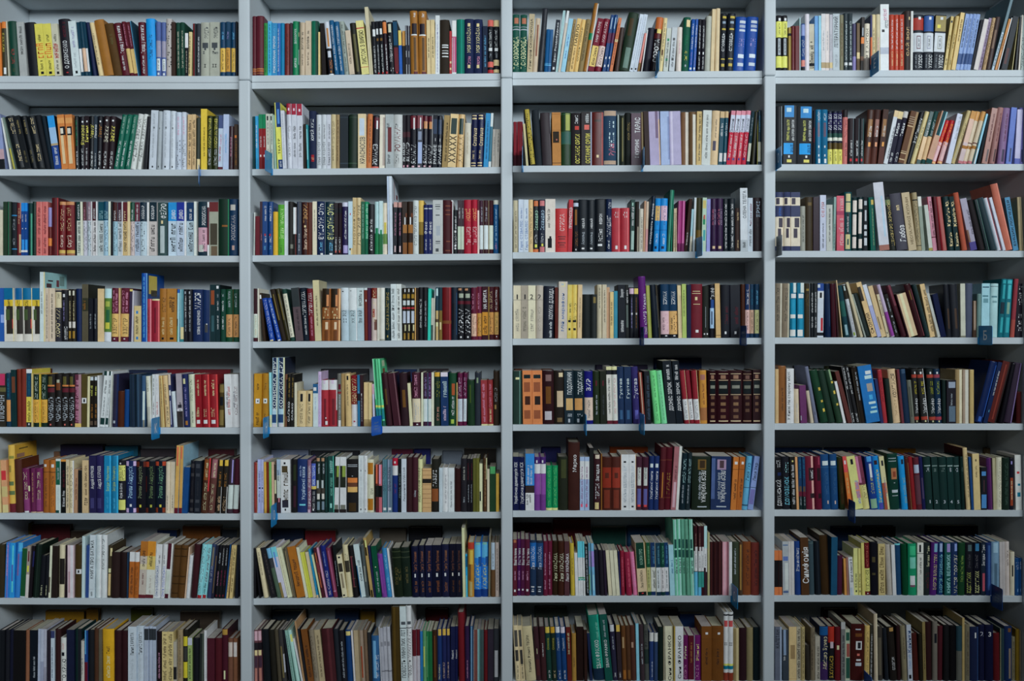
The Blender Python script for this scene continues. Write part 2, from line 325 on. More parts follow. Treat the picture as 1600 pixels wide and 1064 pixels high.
# ------------------------------------------------------------------ the books, shelf by shelf
# «@row bay», then a line a book: left edge, thickness (0.1 mm), height (mm), lean (0.1 deg), share of view, colour, S#side
# printed fields and strips of painted-in edge light or shade colour:v0-v1[@u0-u1], lettering colourv0-v1[h]@u,size=text  (v up the spine, u across it, per cent)
BOOKS = '''
@1 1
-19604 169 208 -17 59 o
-19431 219 210 -10 95 #33301f o:88-100 y45-80@35,40=~ w:4-16@35-75
-19159 44 211 -23 26 i
-19085 316 210 -30 120 d r22-52=~ h8-14=~
-18740 291 208 -37 119 #9a9c9a k40-92=~
-18394 389 207 -51 136 k
-17999 316 200 -46 107 y k66-80=~ o34-64@45,85=~ k12-30=~ k:3-8@35-70
-17678 316 200 -46 107 y k66-80=~ o34-64@45,85=~ k12-30=~ k:3-8@35-70
-17357 259 200 -46 90 i k66-80=~ r34-64@45,85=~ k12-30=~ k:3-8@35-70
-17086 405 220 -48 153 #14121a w13-62=О_ДОВЖЕНКО r:5-7@40-60 m68-95=~
-16666 288 210 -51 103 #bcc8d8 v52-90=~ e15-45@50,30=~ k:4-9@40-70
-16370 119 208 -51 51 j #c8ccd4:8-51@10-90
-16222 143 209 -58 51 j #c8a48a:8-51
-16074 93 209 -58 59 j #c8ccd4:8-51@10-90
-15902 139 207 -78 76 n
-15680 167 207 -100 67 c q20-80=~
-15483 356 218 -106 133 z
-15113 335 204 -107 116 #4a3216 h60-80@50,35=~
-14768 287 204 -100 100 m w42-94@60,40=Город_у_мого_мати w10-38@50,25=~
-14472 154 210 -91 55 m #c0a468:5-50 p55-95@50,30=~
-14312 154 210 -92 55 m #c0a468:5-50 p55-95@50,30=~
-14151 69 212 -84 26 j s:0-100@0-30
-14077 267 208 -31 93 m w42-94@55,50=Город_у_мого_мати w5-38@50,30=~
-13806 341 220 -17 126 #1585d0 n30-72=~
-13461 181 208 -4 64 #4a5a8a #8a8698:35-65 #c0c8d8:10-32@15-85 #c0c8d8:2-6@30-70 k12-30=~
-13277 181 208 -4 64 #4a5a8a #8a8698:35-65 #c0c8d8:10-32@15-85 #c0c8d8:2-6@30-70 k12-30=~
-13092 218 220 2 81 #a39c98 k15-92@55,80=~
-12870 144 206 2 59 q
-12698 168 206 -5 59 d i15-85=~
-12525 168 206 -5 59 d i15-85=~
-12353 119 164 2 33 k #c8ccc8:66-100 i8-60=~
-12230 119 169 11 41 #c0ae7c k5-90@30,50=~
-12082 144 203 2 50 k r:0-100@30-45
-11934 168 203 2 58 #2a2e34 w8-75=~
-11762 365 206 2 126 #98998c f70-92@55,60=ЭМІЛЬ f:52-62@20-80 f:48-52@40-60 f41-47@50,80=~ k16-22h=І
-11392 365 206 2 126 #98998c f70-92@55,60=ЭМІЛЬ f:52-62@20-80 f:48-52@40-60 f41-47@50,80=~ k16-22h=ІІ
-11023 217 208 2 76 #0c3350 #caa046:8-52@5-95 s68-82=~ q12-48=~
-10801 193 208 2 68 #1a3850 #b08038:8-52@5-95 v68-82=~ q12-48=~
-10605 193 208 2 68 #0c3350 #caa046:8-52@5-95 s68-82=~ q12-48=~
-10408 70 208 2 25 k
@1 2
-9770 146 229 2 93 m #9a6232:3-4 #8a4a26:6-10 #b87a3e:11-12
-9620 291 228 2 112 m #9a6232:3-4 #8a4a26:6-10 #b87a3e:11-12
-9325 144 201 2 49 #2f7a3e k5-95=~
-9177 144 208 2 51 #3a9cc0 n5-95=~ s:96-100
-9030 217 201 2 74 #2a78a4 w5-75=РОКСОЛАНА_ПРОТИ s76-95=~
-8808 119 201 2 41 #2460a0 w8-90@30,40=~
-8685 143 201 2 49 #0a6c94
-8538 217 200 2 74 #642422 q20-80=~
-8316 94 200 2 33 #35222c
-8218 217 207 2 76 g w14-32=ЮРКО w58-86=ВИННИЧУК
-7997 45 207 2 17 d w:20-48@0-30 c:72-80@0-40
-7947 217 202 2 74 #ae9c84 k48-72=ВОЛИНЬ k76-82=~ q18-42@50,30=~
-7726 217 207 2 76 #b8a68e k48-72=ВОЛИНЬ k76-82=~ q18-42@50,30=~
-7505 266 209 1 94 #0a5a44 d:0-100@60-100
-7234 69 165 1 40 #ccb078
-7087 156 199 -24 81 #140c0c
-6841 204 204 -49 83 #1a1a20 #b8bcc4:50-100 #a8703c:53-88@35-70 #b8bcc4:33-45@20-80 o12-32@55,60=~ w:0-2 z:4-8@40-70
-6595 164 209 -59 60 #124c72 w38-92=РАЇСА_ПЛОТНИКОВА w8-36@50,30=~
-6423 191 206 -60 67 #124c72 w38-92=РАЇСА_ПЛОТНИКОВА w8-36@50,30=~
-6227 192 206 -60 67 #89928a k40-94=~ k6-34@50,30=~
-6030 200 169 -57 62 #b7a690 q24-70=КРІЗЬ_ЛИХОЛІТТЯ
-5809 227 198 -63 81 #1c1c14 h:5-78@35-75
-5563 289 207 -66 102 #d2be7c k18-82@55,60=ЛИСТОК_З_ВИРІЮ r:13-14 r:85-87
-5268 143 259 -42 63 #b8ae90 #8a8264:0-70@55-65
-5121 168 204 -26 59 k w:72-85@30-90 w4-54=~
-4949 119 204 -26 50 k w:75-86@20-80 w4-56=~ #6a4a20:63-68@20-80 r:1-4@20-60
-4802 143 204 -33 50 k w:75-86@20-80 w4-56=~ #6a4a20:63-68@20-80 r:1-4@20-60
-4654 143 206 -33 51 #20121a #c0703c:76-97 w8-56@60,35=~ r:1-5@20-70
-4507 217 201 -27 74 k #b8b8a0:80-96@20-70 w6-14@50,60=~ w24-60=МАЙДАН_ВОЛІ w62-74@40,30=~
-4286 168 206 -26 59 k #0e3c58:54-98 #5a1c24:5-50 r:2-5@30-70
-4114 119 167 -16 34 b #d2b05c:66-100
-3991 119 167 -8 34 #1a1614 #b07e3e:66-100
-3868 94 186 -7 30 #202230 w:0-100@30-45 k:48-60@30-45 k:20-35@30-45
-3770 81 186 -7 30 #202230 w:0-100@30-45 k:48-60@30-45 k:20-35@30-45
-3672 291 242 -11 119 z #1a1018:63-80@25-90 w:61-63@15-90 w90-97@60,30=~ #4a3214:6-58@45-75 m:0-4@40-90
-3377 311 242 -5 129 z #1a1018:63-80@15-80 w:61-63@10-90 w90-97@60,30=~ #4a3214:6-58@45-75 m:0-4@40-90
-3058 155 207 -6 55 c k30-68=~
-2899 156 207 -6 55 c k30-68=~
-2739 168 224 1 64 #c2c6d4 v3-85@50,25=~ n:69-71@40-60
-2567 364 207 1 127 #241c14 w:52-54@25-90 w:48-50@25-90 w:42-43@25-90 w:37-39@25-90 w:31-33@25-90
-2199 94 165 1 27 r c:25-30@20-80 c:10-15@20-80
-2101 168 204 1 58 #a8486c #c8ccc4:70-100 w:0-68@0-15 w:0-68@45-55 w:0-3
-1929 315 209 1 111 #0a6050 #107a68:0-100@55-70
-1611 339 209 0 119 n #c0b080:10-16@35-65 #c0b080:86-92@35-65 #d0bc8a38-85=МОЯ_УКРАЇНА p17-32=~
-1267 339 208 0 119 n #c0b080:10-16@35-65 #c0b080:86-92@35-65 #d0bc8a38-85=МОЯ_УКРАЇНА p17-32=~
-924 192 181 0 59 #0e1a30 s14-80=~
-728 217 205 0 76 k l:88-100 l:12-22 r:1-7 w50-82@45,40=~ w:42-48@20-80 e30-40=~
-507 217 205 0 76 k c:88-100 c:15-26 c:2-8 w50-82@45,40=~ w:42-48@20-80 e30-40=~
@1 3
230 264 220 0 99 #0c4236 #cde09a5-62@50,65=Г.СКОВОРОДА #a06048:84-94@25-85 e:73-75 e:78-79
498 266 219 7 99 #0c4236 #cde09a5-62@50,65=Г.СКОВОРОДА #a06048:84-94@25-85 e:73-75 e:78-79
768 216 222 25 82 #aa9a7c k5-92=Григорій_СКОВОРОДА
989 192 207 34 68 #b4a28c #7a4a38:30-88@40-70
1185 207 243 46 90 #24262c
1430 143 163 34 40 #0e4a78 s:15-17 s:19-20
1577 118 163 34 33 #0e4a78 s:15-17 s:19-20
1699 167 199 56 57 #1e222c w18-95=Ірен_Роздобудько w:4-9@30-70
1871 93 237 71 39 #a8d4dc #2a5a60:0-100@50-65
1969 93 235 83 38 #b8aea2 w:80-100
2067 169 205 89 67 #88b4da b48-70=~ b25-40@50,30=~
2263 117 203 83 41 #8a7248 k20-92=~
2385 165 205 89 58 #c8a566 k48-90@50,60=ПАВЛО x5-45@50,40=~
2557 165 202 90 58 #c8a566 q10-94=ОЛЕСЬ_ГОНЧАР
2728 190 202 90 66 #7c6a46 k20-92=~
2924 165 264 95 75 z g:46-56 w:0-100@80-100
3096 237 205 109 92 #661426 #ccab64:9-48 #c4b0b055-94=МИР_КАТРЕ q12-46@60,40=Юлія_Смаль
3365 239 204 102 100 #661426 #c8b0a8:9-48 #c4b0b055-94=МИР_КАТРЕ q12-46@60,40=Юлія_Смаль
3659 129 219 89 49 #0e3464 #4a1a3a:50-68 w:22-26@30-60 w:8-12@30-60 #a0b8d0:75-95@40-60
3793 129 219 89 49 #0e3464 #4a1a3a:50-68 w:22-26@30-60 w:8-12@30-60 #a0b8d0:75-95@40-60
3928 121 207 99 67 #b4663e m12-90=~ c:55-60
4124 166 169 76 48 #362824
4295 382 225 98 147 #1a2a1c #3a2a14:60-90@20-60 #5a7066:5-40@30-80
4687 152 222 107 58 #b4bcc8 e20-95@50,25=~ k:3-6@30-70
4846 148 222 107 58 #b4bcc8 e20-95@50,25=~ k:3-6@30-70
5005 76 148 105 36 #d47c74 #7a5a2a:0-22
5152 43 162 80 20 #c4c8cc
5225 250 168 71 76 #1c1a26
5494 266 207 67 110 #140e14 w16-60@50,60=СОРОТА #a85a2c:78-100 #d4b060:70-78@30-90 #4a1418:60-70
5812 155 205 54 59 #ccb484 q20-90=~ x:30-40@30-70
5984 189 165 50 61 #a9ada4 g:70-76@30-70 g:24-30@30-70 f10-68=~
6204 215 167 41 82 #a6abae f:70-76@30-70 f:24-30@30-70 f10-68=~
6497 192 170 16 56 #c6bab0 p40-70@50,25=~
6693 265 206 26 93 #0c4634 y20-38=~ c:82-95@40-95 g48-68=ТЕТЯНА e:8-12@40-60
6962 146 199 34 53 #12468e w42-92=МАЗЕПА_ЛІРИКА w:3-7@20-70 v12-38@50,30=~
7121 99 199 32 53 #12468e w42-92=МАЗЕПА_ЛІРИКА w:3-7@20-70 v12-38@50,30=~
7280 134 199 16 49 #12101a w44-88=~ w:32-37@40-70 w4-28=~
7427 143 198 13 49 #12101a w44-88=~ w:32-37@40-70 w4-28=~
7573 208 210 19 78 #9a9c92
7793 142 237 17 68 #c0ac88
7964 167 240 11 69 #c2ae8c
8136 240 222 18 91 #11151d #a8943c:91-95@30-90 #7a8a9a:82-86@30-80 #a8943c:71-74@25-85 w34-66=СПОВІДЬ #a8943c:20-22@25-85 #a8943c:8-13@30-80
8380 289 220 24 108 #11151d #a8943c:91-95@30-90 #7a8a9a:82-86@30-80 #a8943c:71-74@25-85 w34-66=СПОВІДЬ #a8943c:20-22@25-85 #a8943c:8-13@30-80
8673 411 207 32 145 #0a3a84 #a8b0b8:88-93@35-90 #8a94a8:80-85@35-90 #a8b0b8:73-77@35-90 v45-62@55,60=~ #b8c0c8:24-31@35-90 #a8b0b8:9-15@35-90
9089 435 206 32 153 #0a3a84 #a8b0b8:88-93@35-90 #8a94a8:80-85@35-90 #a8b0b8:73-77@35-90 v45-62@55,60=~ #b8c0c8:24-31@35-90 #a8b0b8:9-15@35-90
@1 4
10310 216 210 -2 78 #16161a #d8c666:60-89 #d8c666:5-26 #9aa0a4:28-58@30-75 k64-86@55,35=~ #c8ccc8:90-95@40-80 k31-56@52,25=~
10530 216 210 -2 78 #16161a #d8c666:60-89 #d8c666:5-26 #9aa0a4:28-58@30-75 k64-86@55,35=~ #c8ccc8:90-95@40-80 k31-56@52,25=~
10750 142 164 -2 40 #6a5a2c #b89850:0-100@40-60 k:80-86
10896 142 171 -2 42 #561c20
11043 167 171 -2 49 #561c20
11214 45 203 -2 17 #a8c8d0 n:0-100@50-70
11262 142 178 -2 44 #123a74 #7c8ab4:74-98 w30-68@50,60=~ #c87c70:8-22 k:0-7
11409 167 215 -2 62 #c2bcc2
11580 191 178 -2 59 #b0aa98 k5-55@50,80=~ k:10-16 k:60-62@20-60
11775 142 208 -2 51 #6894c0
11922 94 208 -2 34 #88b8d8
12019 167 215 -2 62 #c2bebe e35-70=~ a:4-14
12190 142 215 -2 53 #c8bcb8 e35-70=~ a:4-14
12336 118 212 -2 44 #a8a6ac e35-65=~ c:4-14
12458 264 215 -2 97 #a8b0b4 f40-95@50,50=ЛІТЕРАТУРНИЙ e6-28=~
12727 167 212 -2 61 #6c6852 x25-85=~
12898 167 219 -2 63 #2b3438 #b8c4c418-86=~ w:9-14@15-85 #b8c4c46-8=~
13068 167 219 -2 63 #2b3438 #b8c4c418-86=~ w:9-14@15-85
13239 142 180 -2 44 #45415c v:0-30
13386 118 180 -2 37 #64523e c:25-38
13508 124 202 12 50 #1c1410 o:50-62 x:18-26 e:65-80@30-70
13654 215 178 6 73 #cabdaa k25-90=Я_І_АНТОН #8a8078:0-26
13898 69 210 -2 26 #282a54 #b85c30:10-60
13971 142 214 -2 53 #ccb68c k30-76=~
14117 167 214 -2 62 #b6a98a p20-60@50,30=~
14288 337 253 -2 146 #c4c8d0 k64-76@60,60=МІСТО p76-94@55,40=~ #9aa0ac:25-35 k:58-62@20-50
14630 183 212 -2 67 #a23a28 w38-92=~ c8-34=~
14816 183 212 -2 67 #a23a28 w38-92=~ c8-34=~
15003 183 212 -2 67 #a23a28 w38-92=~ c8-34=~
15190 240 226 4 93 #302624 #c0a47415-82=САЙ_ВОЛ c:85-90@60-80
15434 94 226 4 37 #bcbcb8
15532 386 212 4 139 #181c24 #902e24:72-94 w:91-96@45-70 #b8bcc0:33-67 #6a5258:38-62@30-70 #b8bcc0:40-60@36-64 k42-58@50,15=~ w4-28@70,35=УЛІСС e4-28@25,15=~
15922 362 211 11 130 #181c24 #2c4c84:70-98 w:91-96@45-70 #b8bcc0:33-67 #8a8c9c:38-62@30-70 #b8bcc0:40-60@36-64 k42-58@50,15=~ w4-28@70,35=УЛІСС e4-28@25,15=~
16287 410 211 30 148 #181c24 #8a7c50:70-98 w:91-96@45-70 y:76-82@20-50 #b8bcc0:33-67 #8a8c84:38-62@30-70 #b8bcc0:40-60@36-64 k42-58@50,15=~ w4-28@70,35=УЛІСС e4-28@25,15=~
16701 117 208 78 42 #b29c5e k40-66=~ k:88-92@20-80 k10-22=~
16823 140 208 91 51 #b8a068 k40-66=~ k10-22=~
16969 164 220 92 63 #c0a66c x50-90=~
17140 140 216 101 53 #7d92ba #3c5078:10-29 n40-92@50,40=~
17286 140 216 101 53 #7d92ba #3c5078:10-29 n40-92@50,40=~
17432 140 216 101 53 #7d92ba #3c5078:10-29 n40-92@50,40=~
17578 140 216 101 53 #7d92ba #3c5078:10-29 n40-92@50,40=~
17725 91 197 118 32 #181820
17822 177 196 118 64 #bab2ae
18017 115 202 115 49 #86768c k45-92=~ k5-40=~
18163 130 201 108 49 #a08664 m10-95@50,70=~
18309 188 205 105 67 #3a2c2a #6a5446:40-75@20-60
18504 114 295 149 59 #566c74 k5-48=~ #a0b0bc:0-50@20-80
18626 89 200 152 40 #a4661e x40-60=~
18747 33 205 145 33 #c4ccc8
18864 234 206 123 159 #20242a #4a2c2c:10-40@20-60
19307 15 202 68 17 #a09464
19383 76 202 52 58 k
19526 59 209 34 34 #b8b0a4
19624 142 208 0 94 #a8b4b0 k5-60@50,70=~
@2 1
-19576 268 212 -52 147 #7a84a8 k:0-18 #a88a90:18-36
-19156 82 200 -94 56 #b8b8ac w:0-100@0-60
-18972 63 204 -121 41 #6a7a70 #a09a40:0-40
-18859 333 207 -133 117 #101418 c66-96@65,40=~ c14-46@65,40=~
-18513 213 208 -125 75 #0e1216 #8a7a5066-92=~ #6a604012-36=~
-18291 214 208 -119 75 #0e1216 #8a7a5066-92=~ #6a604012-36=~
-18069 287 207 -112 100 #0e1216 c66-96@60,40=~ c14-46@60,40=~
-17772 214 210 -111 76 #0c1016
-17550 142 207 -99 50 #0a1a24
-17402 265 206 -79 92 #16141a #2a88d0:78-100 #8aa8cc:46-78 a:44-48 #1c3a7a:0-44 w8-42@50,50=~
-17130 267 210 -51 94 #b8703a k:62-78@30-100 #c8c0b0:65-75@35-75 #dcae86:10-62@30-70 #d08a50:84-94
-16858 267 210 -37 94 #b8703a k:62-78@20-90 #c8c0b0:65-75@25-70 #dcae86:10-62@20-70 #d08a50:84-94
-16587 144 205 -11 50 #12161a g44-92@50,45=~ w8-34=~ w:0-2@40-60
-16438 194 205 -4 67 #14121a y46-84@60,60=Ярмарок w8-40=~ w:88-91@45-75 w:0-2@40-60
-16241 169 205 3 59 #1c1218 y50-82@60,60=Інтим w8-40=~ w:88-91@45-75 w:0-2@40-60
-16068 169 205 10 59 #101216 y58-84@60,60=Мазурі w6-34@60,40=~ w:0-2@40-60
-15895 119 205 10 42 #26303a w58-84@60,60=Лемер w6-30@60,40=~ w:0-2@40-60
-15772 169 205 17 59 #15141a z60-84@60,60=Лемент w8-34@60,40=~ w:88-91@45-75 w:1-3@40-60
-15599 218 205 30 75 #201418 i50-82@60,60=Байки w8-34@60,40=~ w:90-93@45-75 w:2-5@40-60
-15377 218 205 30 75 #20141a y52-82@60,60=Байки w8-34@60,40=~ w:90-93@45-75 w:2-5@40-60
-15155 215 212 96 77 #0c5644 #8aa09465-96=~ w5-52=~
-14932 191 212 96 77 #0c5644 #8aa09465-96=~ w5-52=~
-14710 212 211 89 77 #0c5644 #8aa09465-96=~ w5-52=~
-14488 194 214 88 87 #bcbeba k22-92@50,60=ДІВКА_ЕВЕЛІНА k14-24=~
-14242 155 214 76 95 #bcbeba k22-92@50,60=ДІВКА_ЕВЕЛІНА k14-24=~
-13970 124 203 45 66 k
-13773 275 227 26 111 #b0b6be e20-95@45,25=~ k:69-72@40-60 k:3-6@40-60
-13477 167 223 21 73 #8e9498 e20-95@45,25=~ k:69-72@40-60 k:3-6@40-60
-13279 268 227 15 111 #b2b8c0 e20-95@45,25=~ k:69-72@40-60 k:3-6@40-60
-12984 218 225 9 92 #b4bac0 e20-95@45,25=~ k:69-72@40-60 k:3-6@40-60
-12737 218 220 2 81 #aab2be p60-94=~ f4-52@50,70=~
-12515 193 220 2 72 #b0b6c0 p60-92=~ f4-52@50,70=~
-12293 168 211 9 69 #bc9e74 q42-90@55,60=~ q8-40@50,50=~
-12096 144 211 2 52 #bc9e74 q42-90@55,60=~ q8-40@50,50=~
-11948 144 198 9 57 #2a302a c:0-20@30-100
-11775 242 233 2 95 #d0aa3a q22-70@55,25=~
-11529 193 206 9 67 #22280e y40-95@55,45=МУСЛІМ_МАГОМАЄВ w8-38@50,45=~
-11332 217 206 9 75 #22280e y40-95@55,45=МУСЛІМ_МАГОМАЄВ w8-38@50,45=~
-11110 193 208 9 68 #a8b4c4 #3a4870:76-100 r15-45@35,40=~ p45-65=~ m:0-5
-10913 218 211 9 77 #a2aed0 s30-65@50,30=~
-10691 168 166 10 54 #2c161c p30-75@50,30=~
-10494 144 174 2 43 #3a2a20 o:70-76@20-70 z10-65@50,50=~
@2 2
-9770 85 202 2 66 #0a3438
-9656 144 204 -5 50 #2a86b0 w40-84@30,40=~
-9508 144 209 -5 51 #78181c g:74-100 w40-60=~ w:22-26@30-60
-9361 119 209 -5 43 #78181c g:74-100 w40-60=~ w:22-26@30-60
-9237 144 211 -5 60 #b0b0a2 k:88-96@30-70 f44-84@55,30=~ k20-36=~
-9065 118 211 -12 52 #a4aca0 k:88-96@30-70 f44-84@55,30=~ k20-36=~
-8917 69 206 -19 34 #86a090
-8819 217 255 -26 94 #d0c25a #143060:63-100@20-100 #4a78b0:68-90@40-80 k22-46=ТЕАТР #16305e:0-14@20-100 w3-12@60,40=~
-8597 144 223 -24 55 #b8bac0 e5-95@50,25=~
-8425 193 250 -10 81 #b2b4bc #8c1a30:83-100@0-92 #c8b4c0:89-93@35-65 k46-66@55,45=~ f18-40@50,40=~
-8228 193 249 -10 81 #b2b4bc #8c1a30:83-100@0-92 #c8b4c0:89-93@35-65 k46-66@55,45=~ f18-40@50,40=~
-8031 218 249 -10 92 #b2b4bc #8c1a30:82-100@0-92 #c8b4c0:88-92@35-65 k46-66@55,45=~ f18-40@50,40=~
-7809 94 171 2 42 #241a14
-7662 70 168 -15 21 #2a8088 #8ac0c0:20-90@20-60
-7588 267 222 -5 100 #182038 w48-86=ЮРІЙ_КУШ c16-20=~ #8c1c24:12-24@30-70
-7317 193 207 1 68 #b0b4b8 k55-82@60,30=~ f6-50@55,45=Елена_КАЗАЧЕК
-7120 193 207 1 68 #b0b4b8 k55-82@60,30=~ f6-50@55,45=Елена_КАЗАЧЕК
-6923 168 207 1 59 #aeb0b8 k55-82@60,30=~ f6-50@55,45=Елена_КАЗАЧЕК
-6751 193 207 1 67 #b0a07a q46-90@50,45=~ q14-42@40,35=~
-6554 144 206 1 51 #8a7452 q46-90@50,45=~ q14-42@40,35=~
-6407 316 206 1 109 #141c22 #2a3640:8-10 #2a3640:94-95
-6087 340 206 8 126 #122218 #2c4030:8-10 #2c4030:94-95
-5718 316 208 1 110 #c2ae88 #a8b4c0:60-92@20-80 f8-58@50,75=КРАСНОСІВ
-5398 193 208 15 68 #b0683c k10-90@60,30=~
-5201 266 202 15 99 #141016 m:76-96@30-100 w:74-90@60-80 w6-46@50,60=РОМАНІВ l:0-3
-4906 217 205 8 84 #cabeac #9a8a80:5-95@60-100
-4660 315 205 1 109 #989e9e #5c2226:30-76@30-75 f74-84@30,40=~ f8-26@40,40=~
-4341 340 204 1 117 #aaacaa #5c222630-76@45,60=РОМАНИ f76-84@30,40=~ f8-26@40,40=~
-3997 119 202 1 41 #161218 #3a1c22:58-68 w12-48@50,65=ЯК_МАТІР #d890a0:1-5@20-60
-3874 168 202 1 58 #161218 #3a1c22:58-68 w12-48@50,65=ЯК_МАТІР #d890a0:1-5@20-60
-3702 242 204 1 83 #12121a #5c1e28:74-98 w:72-94@50-70 w8-44@50,70=ЯКМАТИ #e0a0a8:1-4@20-60
-3456 217 204 8 75 #141a2a #64202a:74-98 w:72-94@50-70 #8a98b8:8-48@20-90 #6a7488:52-68@20-80 #e0a0a8:1-4@20-60
-3235 192 201 8 66 #12121a m:84-98 #b07a50:74-88@20-90 w8-44@50,70=ЯКМАТИ #e0a0a8:1-4@20-60
-3038 192 201 8 66 #12121a m:84-98 #b07a50:74-88@20-90 w8-44@50,70=ЯКМАТИ #e0a0a8:1-4@20-60 w:25-100@80-95
-2842 168 201 8 57 #0e121c #26344a:64-92@10-90 w6-44@50,60=РМАЄЕ w:50-56@50-60
-2670 168 200 8 57 #0e121c #26344a:64-92@10-90 w6-44@50,60=РМАЄЕ w:50-56@50-60
-2498 217 200 29 74 #8c7448 k12-86@60,35=~
-2277 315 204 35 117 #c8ac7c #1a2e2a:62-92@15-85 k8-60@50,80=ХХХХХ
-1933 233 204 28 100 #b89a6c #1a2e2a:62-92@15-85 k8-60@50,80=ХХХХХ
-1638 242 170 9 70 #bab4a4 a30-80@50,20=~
-1393 241 204 14 83 #0e1438 c:96-98@10-80 c:90-93@10-80 c40-74@60,55=Слов'янка c15-32@40,35=~ c:7-9@10-80 c:2-4@10-80
-1147 241 204 14 83 #0e1438 c:96-98@10-80 c:90-93@10-80 c40-74@60,55=Слов'янка c15-32@40,35=~ c:7-9@10-80 c:2-4@10-80
-901 192 206 28 67 #1878a8 n15-85@50,30=~
-705 99 206 28 42 #b8c0c0 t:10-75
-582 119 145 20 30 #9a948c k30-80@60,25=~
-460 168 145 20 41 #a39c92 k40-90@60,30=~
@2 3
252 142 169 0 41 #5e141e #7a1e28:0-100@30-50 #36101a:0-24
399 214 169 0 97 #5e141e #7a1e28:0-100@10-30 #36101a:0-24
743 91 162 -45 40 #b4aa80 a:0-100@50-60
890 216 216 -63 79 #14120c #9a8834:2-100@18-95 k3-97@50,75=~
1111 265 215 -39 97 #181e24
1381 364 202 -28 124 #2c2428 #4a4448:0-60@85-95
1749 339 203 -7 116 #a4703c #241c14:42-64@10-80 #8a5a30:66-67 #8a5a30:42-43 #8a5a30:96-97 #a05a50:47-50@45-60 q:4-5
2092 364 203 0 124 #173018 #8a9040:66-98@45-90 #2c5034:63-64 #2c5034:40-41 #2c5034:96-97 #204a40:41-63
2460 388 202 0 132 #1c171a y4-60@60,55=ОСТАННІ_ОРЛИ #a83c34:68-75@40-80 w80-96@55,30=~
2852 413 205 0 142 #201a1c y4-60@55,55=ОСТАННІ_ОРЛИ #c05a50:67-76@30-75 w80-97@55,30=~ #8a90a0:0-100@88-100
3269 437 205 0 150 #4c1614 #8a4844:0-100@85-100 q:82-86@20-80 c:15-20@40-60
3710 510 212 0 182 #143048 #a08874:90-99@5-95 #a08874:2-9@5-95 #b0c4d834-82@55,50=~ #a8607018-40@50,60=Руїни
4225 143 194 -1 48 #14201e #a8b4b0:0-100@20-50
4372 167 192 -1 55 #20241c #6a6440:8-95@30-60
4543 216 201 -1 74 #121614 #8a744048-82@60,50=~
4764 386 199 -1 138 #35142a w62-92@60,60=ТАРАС w14-50@60,35=І_КУРІННІ
5180 76 204 -8 42 #6a5a3c
5303 189 206 -20 67 #2c1e1c
5499 412 205 -21 143 #9a90aa #6a5a70:50-100@60-85 #b89a80:0-85@88-100
5915 338 205 -14 118 #94a2c0 #7a86a8:10-90@80-100
6258 437 205 -14 151 #948ca8 #b0a8bc:0-100@15-30
6699 290 203 -1 100 #6e4e34 #b0a89c:0-100@55-100 #4a2e1c:10-90@40-46
6992 265 203 -1 91 #5a4228 #b4b0a4:0-95@50-95
7262 192 205 6 67 #b49a66 k46-96@60,50=~ f8-42@55,35=~
7458 338 209 19 120 #b4b8b4 f12-92@50,25=~
7800 289 207 26 102 #c2a884 #4a4656:26-44@20-60 f50-84@50,20=~
8094 167 204 26 59 #0a3a4a #b49870:88-100 w54-78@50,50=~ #b8b4b4:6-22@20-90
8265 143 204 26 50 #0a3a4a #b49870:88-100 w54-78@50,50=~ #b8b4b4:6-22@20-90
8412 167 207 53 59 #b0243a #c07a88:92-100 #b4b8c8:60-92 k60-85@50,55=Сікорський w14-56@50,45=~ #2a2a6a:8-12@20-60
8583 191 207 60 76 #a42238 #c07a88:92-100 #b4b8c8:60-92 k60-85@50,55=Сікорський w14-56@50,45=~ #2a2a6a:8-12@20-60
8803 166 207 53 59 #b0243a #c07a88:92-100 #b4b8c8:60-92 k60-85@50,55=Сікорський w14-56@50,45=~ #2a2a6a:8-12@20-60
8975 191 207 53 68 #a42238 #c07a88:92-100 #b4b8c8:60-92 k60-85@50,55=Сікорський w14-56@50,45=~ #2a2a6a:8-12@20-60
9170 121 204 56 67 #0c2830 #a8a898:6-40@10-95 e54-88@50,30=~
9366 155 204 37 83 #262414 k:0-100@60-100
9610 143 209 4 51 #0c2430 #a8a898:6-42@5-95 s60-90@50,20=~ y:0-100@0-10
@2 4
10320 240 222 -2 91 #14161a #a8b0b0:15-100@85-95
10564 509 224 5 193 #16181c #3078b0:80-100@10-80 #a8c0d0:89-96@25-60 #e0cc6640-76@32,30=ПРИТЧА_про_ХАТУ w40-76@68,28=або_СОРОК_СВИТОК #1c88d8:17-36@5-75 n20-34@60,40=РЕАЛІ w:11-15@40-52 #c8bc60:3-8@30-65
11077 656 221 5 245 #16181c #3078b0:80-100@25-90 #a8c0d0:89-96@40-70 #e0cc6640-76@42,26=ПРИТЧА_про_ХАТУ w40-76@75,26=або_СОРОК_СВИТОК #1c88d8:17-36@20-85 n20-34@70,40=РЕАЛІ w:11-15@55-66 #c8bc60:3-8@45-78
11737 69 207 5 34 #141a26 m:40-68@0-60
11835 216 209 -2 77 #125a7c w80-96@50,45=~ #5a4c5e:50-76@30-70 w:30-34@40-60 w:14-18@40-60 w:2-10@40-75
12055 240 209 -2 86 #125a7c w80-96@50,45=~ #5a4c5e:50-76@30-70 w:30-34@40-60 w:14-18@40-60 w:2-10@40-75
12299 183 204 -2 64 #151b28 #1a1640:64-96 w64-94@50,60=РІК_ТА_ВІК #1e4038:50-58 #c4c8b8:44-50 #4a3a18:28-40 #d4c060:0-28 q6-24@50,40=~
12487 183 204 -2 64 #151b28 #1a1640:64-96 w64-94@50,60=РІК_ТА_ВІК #1e4038:50-58 #c4c8b8:44-50 #4a3a18:28-40 #d4c060:0-28 q6-24@50,40=~
